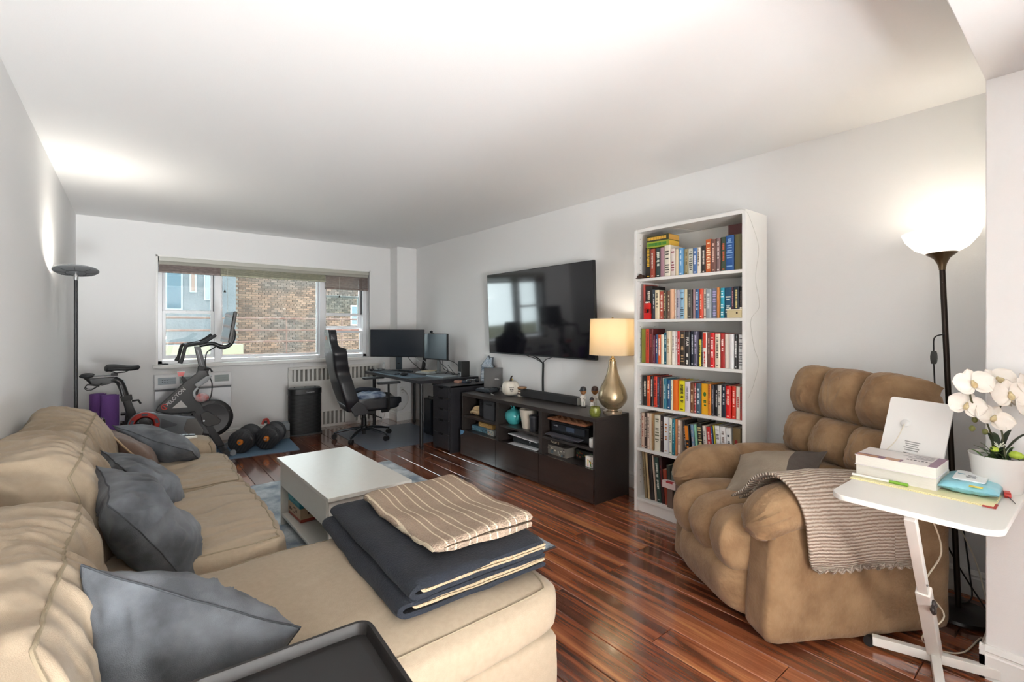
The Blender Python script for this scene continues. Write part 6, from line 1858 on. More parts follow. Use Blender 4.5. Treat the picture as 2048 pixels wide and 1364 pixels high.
# computer tower under the desk
pc = thing('computer_tower', 'black computer tower standing under the desk', 'computer', (3.02, 5.18, .0), 0)
MB().box((0, 0, .235), (.40, .19, .43)).build('case', mat('pc_glass', '#20252c', .2), pc, bev=.005)
for s_ in (-1, 1):
    for t_ in (-1, 1): MB().box((s_ * .15, t_ * .07, .01), (.04, .02, .02)).build('foot', flat('#101010', .6), pc)
MB().tube([(-.15, -.06, .455), (-.15, -.06, .47), (-.15, .06, .47), (-.15, .06, .455)], .006, 8).build('handle', flat('#17181a', .5), pc)
MB().box((-.2015, 0, .24), (.004, .17, .38)).build('front_panel', flat('#2a313a', .25), pc, bev=.001)
cable('power_cord', [(2.99, 6.25, .43), (2.99, 6.18, .44), (3.03, 6.16, .40), (3.05, 6.15, .3), (2.98, 6.14, .2), (2.9, 6.13, .17), (2.74, 6.16, .20), (2.66, 6.10, .10), (2.6, 6.05, .02), (2.55, 6.08, .006)], .004, '#cfccc4', 'white power cord running from the column outlet to the floor', 'cord')

# ---------------------------------------------------------------- chair mat
cmt = MB(); cmt.prism([(2.03, 4.905), (2.085, 4.865), (2.99, 4.865), (3.0, 4.88), (3.0, 6.0), (2.98, 6.02), (2.01, 6.02), (1.99, 6.0), (1.99, 4.95)], .001, .0035)
CM = bpy.data.materials.new('clear_vinyl'); CM.use_nodes = True
_nt = CM.node_tree; _b = _nt.nodes['Principled BSDF']; _b.inputs['Base Color'].default_value = lin('#8fa0b4'); _b.inputs['Roughness'].default_value = .3; _b.inputs['Alpha'].default_value = .42
tag(cmt.build('chair_mat', CM, None, smooth=0), 'clear plastic chair mat on the floor under the desk', 'mat')

# ---------------------------------------------------------------- gaming chair
gc = thing('gaming_chair', 'tall black high-back gaming chair on casters at the desk', 'chair', (2.17, 5.54, 0), radians(-7))
LEA = mat('black_leather', '#1a1b1f', .3, bump=(220, .12), var=(6, .3, '#222328'))
LEB = mat('leather_side', '#26272b', .35, bump=(220, .15))
ALU = mat('base_alloy', '#5f666d', .25, metal=.8)
for i in range(5):
    a = radians(27 - 12) + i * 2 * pi / 5
    d = Vector((cos(a), sin(a), 0))
    leg = MB().tube([d * .03 + Vector((0, 0, .115)), d * .12 + Vector((0, 0, .12)), d * .23 + Vector((0, 0, .10)), d * .335 + Vector((0, 0, .075))], [.033, .03, .025, .017], 10, flat_=.6).build('base_arm', ALU, gc)
    p = d * .335
    s = d.cross(Vector((0, 0, 1)))
    cs = MB()
    for k in (-1, 1): cs.cyl(p + s * (k * .012 - .009) + Vector((0, 0, .030)), p + s * (k * .012 + .009) + Vector((0, 0, .030)), .0295, n=18)
    cs.cyl(p + Vector((0, 0, .03)), p + Vector((0, 0, .075)), .008, n=8)
    cs.build('caster', flat('#151516', .45), gc)
MB().lathe([(0, .05), (.02, .05), (.02, .10), (.042, .10), (.042, .145), (.03, .15), (.03, .24), (.022, .24), (.022, .30), (0, .30)], 24).build('gas_lift', MET, gc)
MB().box((0, 0, .31), (.24, .17, .035)).build('tilt_mechanism', MET, gc, bev=.006)
MB().tube(spline([(.02, -.06, .30), (.05, -.14, .295), (.12, -.20, .27), (.15, -.22, .255)], 5), .007, 8).build('lever', MET, gc)
MB().tube([(-.11, -.03, .30), (-.115, -.10, .298)], [.02, .026], 12).build('tension_knob', MET, gc)
# seat with raised side bolsters
def f(x, y, z):
    k = 7
    nr = (abs(x) ** k + abs(y) ** k + abs(z) ** k) ** (1 / k)
    x, y, z = x / nr, y / nr, z / nr
    zz = .405 + .06 * z + (.045 * max(0, abs(y) - .55) / .45 * (1 if z > 0 else .1)) + .02 * max(0, x - .4) * (1 if z > 0 else 1.5)
    return (.10 + .30 * x + (-.03 if z < 0 and x > 0 else 0) * x, .255 * y, zz + .004 * fbm((x, y, z), 3, 2))
MB().cube_grid((16, 16, 8), f).build('seat', LEA, gc, smooth=60)
# back shell: x as a function of z, width by height, wings
def back_c(z):
    pts = [(.36, -.19), (.60, -.275), (.88, -.345), (1.10, -.375), (1.29, -.39)]
    for (a, xa), (b, xb) in zip(pts, pts[1:]):
        if z <= b: return xa + (xb - xa) * (z - a) / (b - a)
    return pts[-1][1]
def back_w(z):
    pts = [(.36, .235), (.50, .275), (.68, .27), (.80, .225), (.92, .25), (1.03, .275), (1.10, .22), (1.16, .155), (1.24, .15), (1.29, .125)]
    for (a, xa), (b, xb) in zip(pts, pts[1:]):
        if z <= b: 
            t_ = (z - a) / (b - a); t_ = t_ * t_ * (3 - 2 * t_)
            return xa + (xb - xa) * t_
    return pts[-1][1]
def f(x, y, z):
    v = (z + 1) / 2
    Z_ = .36 + .93 * v
    w = back_w(Z_)
    k = 6
    nr = (abs(x) ** k + abs(y) ** k) ** (1 / k) if max(abs(x), abs(y)) > 0 else 1
    x_, y_ = x / max(nr, 1e-6) * max(abs(x), abs(y)), y / max(nr, 1e-6) * max(abs(x), abs(y))
    th = .045 if Z_ < 1.1 else .04
    wing = (.085 * max(0, abs(y_) - .55) / .45 * (1 if Z_ < 1.08 else .2)) if x > 0 else 0
    lum = .02 * math.exp(-((Z_ - .62) / .12) ** 2) if x > 0 and abs(y_) < .6 else 0
    return (back_c(Z_) + th * x_ + wing + lum, w * y_, Z_)
MB().cube_grid((6, 22, 44), f).build('backrest', LEA, gc, smooth=60)
# pale seat-back trim strip across the lower back
MB().box((0, 0, 0), (.006, .40, .018), T(back_c(.43) - .048, 0, .43, ry=radians(-18))).build('trim_strip', flat('#9aa3aa', .3), gc, bev=.002)
for s_ in (-1, 1):
    m = MB(); m.prism([(-.22, .40), (-.14, .48), (-.07, .44), (-.02, .36), (-.06, .325), (-.17, .33)], -.012, .012, Matrix(((1, 0, 0, 0), (0, 0, 1, s_ * .262), (0, 1, 0, 0), (0, 0, 0, 1)))); m.build('recline_cover', flat('#232427', .4), gc, bev=.004)
    MB().tube([(.2, s_ * .31, .36), (.2, s_ * .315, .50)], .024, 12, flat_=.7).build('arm_sleeve', MET, gc)
    MB().tube([(.2, s_ * .315, .49), (.2, s_ * .315, .665)], .017, 12, flat_=.7).build('arm_post', MET, gc)
    MB().tube([(.14, s_ * .25, .345), (.2, s_ * .31, .36)], .018, 10).build('arm_bracket', MET, gc)
    m = MB(); m.prism(rrect(.27, .095, .03), .665, .69, T(.2, s_ * .315, 0)); m.build('arm_pad', flat('#26282b', .5), gc, bev=.006)
# red lettering on the headrest rear
tx = marks_mb(.07, .05, 4, 6, .0006); tx.xf(basis(Vector((0, -1, 0)), Vector((0, 0, 1)), Vector((-1, 0, 0)), Vector((back_c(1.20) - .0425, .0, 1.20)))); tx.build('logo', flat('#b06a52', .5), gc, smooth=0)['kind'] = 'stuff'
# jumper lying on the seat
jp = thing('folded_jacket', 'rumpled blue and white jacket lying on the gaming chair seat', 'jacket', gc.location, radians(-7))
m = MB(); m.cube_grid((14, 14, 4), lambda x, y, z: (.05 + .17 * x, .02 + .16 * y, .50 + .035 * z * (1 - .3 * x * x - .3 * y * y) + .03 * fbm((x, y, z), 1.6, 3)))
m.build('cloth', mat('jacket_blue', '#4c5f7c', .8, var=(9, .1, '#a9b6c6')), jp, smooth=80)
MB().tube(spline([(-.12, .10, .53), (-.02, .14, .56), (.10, .12, .555), (.2, .05, .54)], 6), [.03] * 19, 10).build('sleeve', mat('jacket_dark', '#232a36', .8), jp)
# ================================================================ exercise corner
mt = MB(); mt.prism(rrect(1.86, .80, .02), 0, .006)
o = mt.build('exercise_mat', mat('mat_blue', '#66839c', .75, bump=(300, .3)), None, smooth=0); o.location = (.525, 5.90, 0); o.rotation_euler[2] = radians(-4); tag(o, 'blue exercise mat on the floor under the bike', 'mat')
bk_ = thing('exercise_bike', 'black spin bike with a touchscreen and red crank ring below the window', 'exercise bike', (0, 5.80, .0065))
BF = mat('bike_frame', '#202123', .38)
BG = mat('bike_guard', '#6d7278', .3, metal=.3)
BB = flat('#141415', .5)
RED = flat('#b8352c', .4)
XZ = Matrix(((1, 0, 0, 0), (0, 0, 1, 0), (0, 1, 0, 0), (0, 0, 0, 1)))
def side(name, poly, y0, y1, mt_, bev=.006, parent=bk_):
    m = MB(); m.prism(poly, y0, y1, XZ); return m.build(name, mt_, parent, bev=bev)
def tb(name, pts, r, mt_, n=12, parent=bk_, fl=1.0):
    m = MB(); m.tube(pts, r, n, flat_=fl); return m.build(name, mt_, parent)
# frame
A = side('main_frame', [(.545, .905), (.625, .90), (.63, .83), (.56, .735), (.535, .63), (.545, .58), (.775, .075), (.70, .07), (.505, .455), (.31, .45), (.25, .47), (.19, .50), (.215, .545), (.44, .78), (.52, .84)], -.028, .028, BF, .012)
side('frame_window', [(.317, .512), (.452, .508), (.395, .585)], -.0295, .0295, flat('#c3c3c1', .6), .004)
side('lower_brace', [(-.02, .42), (.30, .44), (.50, .45), (.505, .40), (.0, .36)], -.022, .022, BF, .008)
tb('front_stabiliser', [(.755, -.26, .045), (.755, .26, .045)], .032, BF)
for s_ in (-1, 1):
    MB().cyl((.82, s_ * .2 - .012, .03), (.82, s_ * .2 + .012, .03), .029, n=18).build('transport_wheel', flat('#8f9498', .3), bk_)
    MB().lathe([(0, 0), (.028, 0), (.022, .016), (0, .016)], 14, T(.755, s_ * .24, 0)).build('foot', flat('#3c4146', .5), bk_)
tb('rear_stabiliser', [(-.05, -.26, .045), (-.05, .26, .045)], .032, BF)
for s_ in (-1, 1): MB().lathe([(0, 0), (.028, 0), (.022, .016), (0, .016)], 14, T(-.05, s_ * .24, 0)).build('foot', flat('#3c4146', .5), bk_)
side('rear_frame', [(-.09, .05), (-.02, .05), (.06, .40), (.04, .52), (-.03, .52)], -.025, .025, BF, .008)
# flywheel
def disc(name, cx_, cz_, prof, mt_, parent=bk_, n=56):
    m = MB(); m.lathe(prof, n, Matrix(((1, 0, 0, cx_), (0, 0, 1, 0), (0, 1, 0, cz_), (0, 0, 0, 1)))); return m.build(name, mt_, parent, smooth=40)
fw = disc('flywheel', .655, .372, [(0, -.022), (.10, -.022), (.104, -.026), (.135, -.026), (.139, -.022), (.185, -.022), (.195, -.014), (.195, .014), (.185, .022), (0, .022)], mat('flywheel_black', '#1b1b1d', .45))
disc('flywheel_ring', .655, .372, [(.150, -.0265), (.153, -.0275), (.156, -.0265), (.153, -.0235)], flat('#3a3a3d', .4), fw)
for a in range(6): MB().ball((.655 + .168 * cos(a * 1.047 + .4), -.0225, .372 + .168 * sin(a * 1.047 + .4)), (.004, .003, .004), 8, 6).build('bolt', flat('#a9abad', .3, metal=.8), fw)
side('fork_plate', [(.555, .43), (.605, .455), (.635, .445), (.735, .35), (.72, .31), (.62, .29), (.575, .33)], -.046, -.03, flat('#2d2c2b', .4), .005)
MB().cyl((.585, -.05, .36), (.585, -.044, .36), .009, n=12).build('axle_bolt', flat('#b9bbbd', .3, metal=.8), bk_)
# crank guard and ring
gp = []
for i in range(15):
    a = pi / 2 + pi * i / 14
    gp.append((.105 + .128 * cos(a), .385 + .128 * sin(a)))
gp += [(.30, .255), (.50, .235), (.56, .32), (.50, .42), (.43, .432), (.25, .472)]
gd_ = side('chain_guard', gp, -.075, -.038, BG, .01)
side('guard_inset', [(.235, .43), (.36, .36), (.352, .345), (.225, .33)], -.078, -.0755, flat('#4d5157', .35), .004, gd_)
side('belt_cover', [(.44, .40), (.515, .40), (.585, .27), (.56, .215), (.46, .23), (.41, .30)], -.082, -.06, flat('#5d5b58', .4), .006)
rg_ = disc('crank_ring', .105, .385, [(.074, -.080), (.082, -.088), (.112, -.088), (.118, -.080)], RED, n=48)
for a in range(5):
    an = a * 2 * pi / 5 + .3
    MB().box((0, 0, 0), (.045, .003, .022), Matrix.Translation((.105 + .097 * cos(an), -.0885, .385 + .097 * sin(an))) @ Euler((0, -an + pi / 2, 0)).to_matrix().to_4x4()).build('ring_slot', flat('#4a5260', .35), rg_, bev=.006)
disc('crank_hub', .105, .385, [(0, -.092), (.04, -.092), (.066, -.084), (.07, -.076), (0, -.076)], flat('#1c1c1e', .4))
for a in range(5): MB().ball((.105 + .055 * cos(a * 1.257), -.089, .385 + .055 * sin(a * 1.257)), (.005, .003, .005), 8, 6).build('bolt', flat('#b9bbbd', .3, metal=.8), bk_)
for s_, an in ((-1, .6), (1, .6 + pi)):
    e = (.105 + .16 * cos(an), s_ * .10, .385 + .16 * sin(an) * -1)
    tb('crank_arm', [(.105, s_ * .10, .385), e], .013, flat('#2b2c2e', .35), fl=.6)
    MB().box((e[0], s_ * .155, e[2]), (.09, .085, .022)).build('pedal', flat('#19191b', .45), bk_, bev=.005)
# seat post, slider, saddle
side('seat_tube', [(-.06, .64), (.0, .645), (.055, .45), (-.015, .43), ], -.032, .032, BF, .01)
side('tube_collar', [(-.075, .665), (.012, .675), (.018, .625), (-.062, .615)], -.036, .036, BB, .006)
tb('seat_post', [(-.028, 0, .63), (-.055, 0, .74), (-.075, 0, .80), (-.105, 0, .822), (-.14, 0, .82)], [.03, .03, .032, .030, .026], BF, 12)
side('post_scale', [(-.052, .66), (-.044, .66), (-.068, .77), (-.076, .77)], -.0335, -.031, flat('#8d9094', .5), 0)
side('saddle_slider', [(-.295, .845), (-.115, .85), (-.105, .80), (-.20, .775), (-.275, .79)], -.024, .024, BF, .006)
side('slider_rail', [(-.26, .872), (-.14, .872), (-.14, .862), (-.26, .862)], -.02, .02, flat('#4c4f54', .3), .002)
MB().box((-.115, 0, .872), (.05, .05, .022)).build('saddle_clamp', BB, bk_, bev=.004)
for p in ((.035, .605), (.612, .872)):
    tb('adjust_lever', [(p[0] - .02, -.03, p[1] + .01), (p[0] + .025, -.045, p[1] + .016), (p[0] + .045, -.05, p[1] - .02)], .009, BB, 10)
def f(u, v):
    a = 2 * pi * u
    x = -.185 + .26 * v
    w = .075 * (1 - v) ** .8 + .019
    w *= min(1, (v / .10 + .05)) ** .5 * min(1, ((1 - v) / .06 + .02)) ** .5
    h = (.022 + .010 * (1 - v)) * min(1, (v / .08 + .1)) ** .5 * min(1, ((1 - v) / .05 + .05)) ** .5
    return (x, w * cos(a), .932 + .012 * sin(v * 6.0 + .2) * .6 + h * sin(a) - (.018 * abs(cos(a)) * (1 - v)))
MB().grid(f, 28, 30, cu=True).build('saddle', mat('saddle_black', '#1c1d20', .45), bk_, smooth=70)
for s_ in (-1, 1): tb('saddle_rail', [(-.15, s_ * .02, .905), (-.10, s_ * .022, .885), (-.04, s_ * .022, .89), (.03, s_ * .008, .922)], .004, flat('#3c3e42', .3), 8)
# weight holder with cages behind the saddle
tb('holder_arm', [(-.27, 0, .80), (-.30, 0, .84), (-.325, 0, .865)], .016, BB)
for s_ in (-1, 1):
    MB().ball((-.305, s_ * .06, .872), (.052, .028, .020), 16, 10, ).build('weight_cradle', flat('#25272a', .45), bk_)
    tb('wire_cage', spline([(-.20, s_ * .03, .80), (-.27, s_ * .05, .745), (-.315, s_ * .055, .755), (-.30, s_ * .05, .79), (-.22, s_ * .03, .77)], 5), .0035, flat('#2a2b2d', .4), 6)
# handlebar post and bars
side('handlebar_post', [(.505, 1.12), (.558, 1.115), (.615, .88), (.555, .87)], -.024, .024, BF, .006)
side('post_scale', [(.53, 1.08), (.537, 1.08), (.578, .91), (.571, .91)], -.026, -.0235, flat('#8d9094', .5), 0)
side('neck_collar', [(.54, .92), (.635, .90), (.63, .86), (.535, .875)], -.034, .034, BB, .006)
GRP = flat('#2b2c2e', .6)
for s_ in (-1, 1):
    tb('handlebar', spline([(.385, s_ * .22, .985), (.40, s_ * .22, 1.05), (.42, s_ * .215, 1.125), (.47, s_ * .19, 1.14), (.55, s_ * .15, 1.155), (.61, s_ * .16, 1.185), (.675, s_ * .165, 1.235)], 5), .0155, GRP)
    tb('handlebar_flare', [(.385, s_ * .22, 1.0), (.372, s_ * .22, .965)], [.017, .021], GRP)
tb('handlebar_bridge', [(.44, -.2, 1.135), (.45, 0, 1.13), (.44, .2, 1.135)], .016, GRP)
tb('handlebar_bridge', [(.55, -.15, 1.155), (.56, 0, 1.15), (.55, .15, 1.155)], .016, GRP)
# screen on its curved arm
tb('screen_arm', spline([(.55, 0, 1.125), (.66, 0, 1.145), (.74, 0, 1.112), (.80, 0, 1.112), (.845, 0, 1.165), (.858, 0, 1.25), (.835, 0, 1.31)], 6), .020, BF)
Ms = Matrix.Translation((.80, 0, 1.315)) @ Euler((0, radians(9), 0)).to_matrix().to_4x4()
MB().box((.012, 0, 0), (.03, .53, .325), Ms).build('screen_housing', flat('#3a3835', .45), bk_, bev=.008)
MB().box((-.006, 0, 0), (.006, .52, .315), Ms).build('screen_glass', mat('bike_screen', '#0c0d10', .1), bk_, bev=.002)
tb('screen_cable', spline([(.70, -.01, 1.12), (.66, -.03, 1.09), (.61, -.04, 1.05), (.598, -.035, .95), (.615, -.035, .85), (.655, -.035, .74), (.65, -.03, .62), (.63, -.03, .56)], 6), .006, flat('#17181a', .45), 8)
tb('screen_cable', spline([(.80, -.03, 1.13), (.77, -.03, 1.085), (.72, -.03, 1.095), (.68, -.02, 1.13)], 5), .005, flat('#17181a', .45), 8)
# resistance knob, phone and pouch hung on the neck
tb('knob_stem', [(.43, 0, .77), (.405, 0, .82)], .008, BB, 8)
side('knob_base', [(.395, .80), (.425, .815), (.455, .77), (.42, .735)], -.02, .02, BB, .004)
MB().cube_grid(6, lambda x, y, z: (.395 + .026 * x * (1 + .25 * z), .022 * y, .845 + .022 * z)).build('red_knob', flat('#c8201c', .3), bk_, smooth=50)
ho_ = side('bottle_holder', [(.50, .735), (.60, .815), (.66, .82), (.61, .755), (.53, .70)], -.07, -.035, flat('#8e9498', .35), .008)
m = MB(); m.cube_grid(8, lambda x, y, z: (.565 + .062 * Vector((x, y, z)).normalized().x, -.07 + .03 * Vector((x, y, z)).normalized().y, .60 + .045 * Vector((x, y, z)).normalized().z)); m.build('clear_pouch', mat('pouch_plastic', '#b9bec2', .15, var=(14, .15, '#c4534a')), bk_, smooth=70)
tb('pouch_strap', spline([(.53, -.06, .70), (.50, -.07, .66), (.51, -.07, .61), (.55, -.07, .575)], 5), .012, flat('#b5bcc0', .2), 8)
# lettering along the main tube
dv = Vector((.225, 0, .235)).normalized(); upv = Vector((-dv.z, 0, dv.x))
tx = text_mb('PELOTON', .048, .0008); tx.xf(basis(dv, upv, Vector((0, -1, 0)), Vector((.352, -.0295, .622)))); tx.build('lettering', flat('#d8d8d6', .4), bk_, smooth=0)
MB().tube([tuple(Vector((.262, -.03, .533)) + dv * .024 * cos(a * pi / 10) + upv * .024 * sin(a * pi / 10)) for a in range(17)], .0045, 6).build('red_logo', flat('#c8352c', .4), bk_)
MB().tube([tuple(Vector((.262, -.03, .533)) + upv * .012), tuple(Vector((.262, -.03, .533)) - upv * .02)], .004, 6).build('red_logo', flat('#c8352c', .4), bk_)

# dumbbells
def dumbbell(loc, rz, label):
    t = thing('dumbbell', label, 'dumbbell', loc, rz, 'adjustable dumbbells')
    r = .120
    MB().cyl((0, -.1, r), (0, .1, r), .016, n=14).build('grip', flat('#8e9296', .3, metal=.8), t)
    for s_ in (-1, 1):
        for k in range(5):
            y0 = s_ * (.085 + k * .02)
            rr_ = r - (.004 if k % 2 else 0)
            m = MB(); m.lathe([(.02, 0), (rr_ - .006, 0), (rr_, .005), (rr_, .013), (rr_ - .006, .018), (.02, .018)], 40, Matrix(((1, 0, 0, 0), (0, 0, s_, y0), (0, 1, 0, r), (0, 0, 0, 1)))); m.build('weight_plate', flat('#1f2124' if k % 2 else '#26282c', .5), t)
        ye = s_ * .186
        m = MB()
        for i in range(9): m.box(((i - 4) * .026, ye, r), (.012, .003, 2 * sqrt(max(.0001, .104 ** 2 - ((i - 4) * .026) ** 2))), T(0, 0, 0))
        m.xf(Matrix.Translation((0, ye, r)) @ Euler((0, radians(30), 0)).to_matrix().to_4x4() @ Matrix.Translation((0, -ye, -r)))
        m.build('face_rib', flat('#303236', .5), t)['kind'] = 'stuff'
        MB().lathe([(0, 0), (.030, 0), (.027, .016), (.015, .02), (0, .02)], 20, Matrix(((1, 0, 0, 0), (0, 0, s_, ye), (0, 1, 0, r), (0, 0, 0, 1)))).build('orange_dial', flat('#d87a1c', .4), t)
        MB().cyl((0, ye + s_ * .02, r), (0, ye + s_ * .034, r), .010, n=12).build('hub', flat('#b9bcc0', .25, metal=.8), t)
    return t
dumbbell((.968, 5.80, .007), radians(-25), 'round black adjustable dumbbell with orange dial nearest the bike')
dumbbell((1.215, 5.80, .007), radians(-25), 'round black adjustable dumbbell with orange dial beside the yoga blocks')
t = thing('resistance_band', 'red exercise band draped on the dumbbells', 'exercise band', (1.18, 5.90, .235), 0)
MB().tube(spline([(-.03, 0, .0), (-.015, .0, .045), (.02, 0, .05), (.035, 0, .0)], 5), .013, 8).build('strap', flat('#a83a34', .6), t)
MB().box((.0, .0, .022), (.03, .03, .02)).build('buckle', flat('#1b1b1d', .5), t, bev=.003)
# yoga blocks
for i, (z, rz_, c_, lab) in enumerate(((.0, -3, '#6a6c6c', 'grey foam yoga block at the bottom of the pair by the purifier'), (.0925, -5, '#7f868a', 'lighter grey foam yoga block stacked on another by the purifier'))):
    t = thing('yoga_block', lab, 'yoga block', (1.36, 6.12, z + .0065), radians(rz_), 'yoga blocks')
    MB().box((0, 0, .046), (.23, .15, .091)).build('foam', mat('foam_%d' % i, c_, .8, bump=(250, .3)), t, bev=.008)
    MB().box((0, -.0751, .046), (.05, .001, .012)).build('embossed_mark', flat('#5c5f60', .8), t, smooth=0)
# air purifier
ap = thing('air_purifier', 'black ribbed tower air purifier standing under the window', 'air purifier', (1.685, 6.215, 0), radians(-2))
def oval(w, d, n=40):
    return [(w / 2 * sgnpow(cos(2 * pi * i / n), .55), d / 2 * sgnpow(sin(2 * pi * i / n), .75)) for i in range(n)]
MB().prism(oval(.40, .24), .0, .02).build('base', flat('#3c4042', .5), ap, bev=.004)
MB().prism(oval(.365, .2), .02, .50).build('core', flat('#101112', .6), ap, smooth=40)
ring_me = None
for i in range(30):
    if ring_me is None:
        ro = MB().prism(oval(.378, .212), 0, .009).build('grille_rib', flat('#1d1e1f', .5), ap, smooth=40); ring_me = ro.data
    else:
        ro = bpy.data.objects.new('grille_rib', ring_me); COL.objects.link(ro); ro.parent = ap
    ro.location = (0, 0, .026 + i * .0157)
MB().prism(oval(.385, .218), .50, .565).build('top_band', flat('#1a1b1c', .4), ap, bev=.004)
MB().prism(oval(.355, .185), .565, .578).build('top_panel', flat('#4a4e50', .3), ap, bev=.003)
tx = text_mb('Honeywell', .021, .0006); tx.xf(basis(Vector((1, 0, 0)), Vector((0, 0, 1)), Vector((0, -1, 0)), Vector((.04, -.1095, .527)))); tx.build('lettering', flat('#c9cbcc', .4), ap, smooth=0)
for s_ in (-.12, .0, .12): MB().lathe([(0, .578), (.008, .578), (.008, .584), (0, .584)], 12, T(s_, 0, 0)).build('button', flat('#202224', .4), ap)
# air conditioner under the sill
ac = thing('wall_air_conditioner', 'white and silver wall air conditioner under the left of the window', 'air conditioner', (.562, YF, .36))
MB().b2(-.355, .355, -.10, 0, 0, .27).build('lower_panel', mat('ac_silver', '#c3c4c6', .35, metal=.3), ac, bev=.004)
MB().prism([(-.12, .29), (-.125, .33), (-.10, .42), (-.08, .44), (0, .44), (0, .28), (-.10, .28)], -.36, .36, Matrix(((0, 0, 1, 0), (1, 0, 0, 0), (0, 1, 0, 0), (0, 0, 0, 1)))).build('upper_housing', flat('#e0e1e2', .35), ac, bev=.004)
MB().b2(-.355, .355, -.112, -.02, .266, .292).build('air_gap', flat('#6d7074', .5), ac, smooth=0)
sl = Vector((0, .25, 1)).normalized(); nv_ = Vector((0, -1, .25)).normalized()
for x0, x1, c_ in ((-.33, -.17, '#a9b4bc'), (-.14, .02, '#98a29f'), (.19, .33, '#98a29f')):
    Mg = basis(Vector((1, 0, 0)), sl, nv_, Vector(((x0 + x1) / 2, -.1165, .375)))
    g_ = MB().box((0, 0, 0), (x1 - x0, .075, .004), Mg).build('vent_panel', flat(c_, .35), ac, bev=.002)
    for i in range(6): MB().box((0, -.03 + i * .012, .0025), (x1 - x0 - .01, .003, .002), Mg).build('louvre', flat('#7d878c', .4), g_, smooth=0)
for i in range(6): MB().box((0, 0, 0), (.012, .006, .002), basis(Vector((1, 0, 0)), sl, nv_, Vector((-.29 + (i % 3) * .02, -.1205, .385 - (i // 3) * .02)))).build('button', flat('#3c4248', .4), ac)
# radiator cover with grille slots
rc_ = thing('radiator_cover', 'white radiator cover with slotted grilles under the window behind the chair', 'radiator', (1.555, YF, 0))
RW = mat('radiator_white', '#dcdbd6', .4)
LW = 1.20
MB().b2(0, LW, -.035, -.005, .775, .81).build('top_rail', RW, rc_, bev=.003)
MB().b2(0, LW, -.03, -.005, .205, .625).build('centre_panel', RW, rc_, bev=.003)
MB().b2(0, LW, -.03, -.005, 0, .035).build('bottom_rail', RW, rc_, bev=.003)
for x0 in (0, LW - .05): MB().b2(x0, x0 + .05, -.0295, -.005, .035, .775).build('stile', RW, rc_, bev=.002)
MB().b2(.04, LW - .04, -.014, -.004, .03, .78).build('grille_backing', mat('grille_mesh', '#b0aea8', .7, bump=(900, 1)), rc_, smooth=0)
bar_me = {}
for z0, z1 in ((.625, .775), (.035, .205)):
    for i in range(20):
        key = z0
        if key not in bar_me:
            b_ = MB().b2(-.0125, .0125, -.027, -.012, z0, z1).build('grille_bar', RW, rc_, smooth=0); bar_me[key] = b_.data
        else:
            b_ = bpy.data.objects.new('grille_bar', bar_me[key]); COL.objects.link(b_); b_.parent = rc_
        b_.location.x = .05 + .0275 + i * .0555
MB().b2(.71, .86, -.04, -.03, .03, .19).build('access_flap', RW, rc_, bev=.002)
# rolled mats, bag, box beside the bike
PUR = mat('mat_purple', '#8d5fb4', .7, bump=(240, .5))
PUR2 = mat('mat_violet', '#7a4f99', .7, bump=(240, .5))
def roll(loc, r, h, mt_, label):
    t = thing('rolled_mat', label, 'rolled mat', loc)
    pts = []
    for i in range(60):
        a = i / 59 * 2 * pi * 3.0
        q = r * (.35 + .65 * i / 59)
        pts.append((q * cos(a), q * sin(a)))
    m = MB(); n = len(pts)
    th = r * .11
    vs = [(x, y, z) for z in (0, h) for x, y in pts] + [(x * (1 - th / max(.02, sqrt(x * x + y * y))), y * (1 - th / max(.02, sqrt(x * x + y * y))), z) for z in (0, h) for x, y in pts]
    fs = []
    for i in range(n - 1):
        fs += [(i, i + 1, n + i + 1, n + i), (2 * n + i, 2 * n + i + 1, 3 * n + i + 1, 3 * n + i), (n + i, n + i + 1, 3 * n + i + 1, 3 * n + i)]
    fs += [(n - 1, 2 * n - 1, 4 * n - 1, 3 * n - 1)]
    m.add(vs, fs); m.build('rolled_sheet', mt_, t, smooth=60)
    MB().cyl((0, 0, .004), (0, 0, h - .006), r * .9, n=32).build('inner_layers', mt_, t)
    return t
roll((-.155, 6.02, .007), .072, .66, PUR, 'bright purple rolled exercise mat standing by the bike')
roll((-.245, 6.11, .0), .066, .675, PUR2, 'darker purple rolled mat standing behind the bright purple one')
bg = thing('tote_bag', 'pink and black shopping bag with green trim beside the rolled mats', 'bag', (-.265, 5.33, 0), radians(6))
MB().cube_grid((8, 6, 10), lambda x, y, z: (.085 * x * (1 - .06 * z) + .008 * fbm((x, y, z), 2, 2), .065 * y * (1 - .1 * z), .275 + .27 * z)).build('body', mat('bag_pink', '#b58aa0', .6, var=(10, .12, '#d3c3c8')), bg, smooth=70)
MB().cube_grid((3, 5, 8), lambda x, y, z: (.089 + .006 * x, .06 * y, .275 + .268 * z)).build('side_gusset', flat('#1f2120', .6), bg, smooth=60)
for y_ in (-.035, .03): MB().b2(.094, .098, y_ - .005, y_ + .005, .25, .53).build('green_trim', flat('#8fa83a', .5), bg)
MB().tube(spline([(-.07, -.05, .53), (-.03, -.055, .575), (.04, -.055, .575), (.08, -.05, .53)], 6), .008, 8).build('handle', flat('#232222', .6), bg)
MB().b2(.06, .10, -.06, .02, .40, .455).build('red_tag', flat('#b8342c', .5), bg, bev=.004)
bx_ = thing('brown_crate', 'small dark brown wooden crate on the floor behind the bike', 'crate', (.005, 6.28, 0))
for i in range(4): MB().b2(-.075, .075, -.08, -.068, .02 + i * .085, .09 + i * .085).build('slat', flat('#3a241b', .6), bx_, bev=.002)
for s_ in (-1, 1): MB().b2(s_ * .075 - .008, s_ * .075 + .008, -.08, .08, 0, .355).build('side_board', flat('#33201a', .6), bx_, bev=.002)
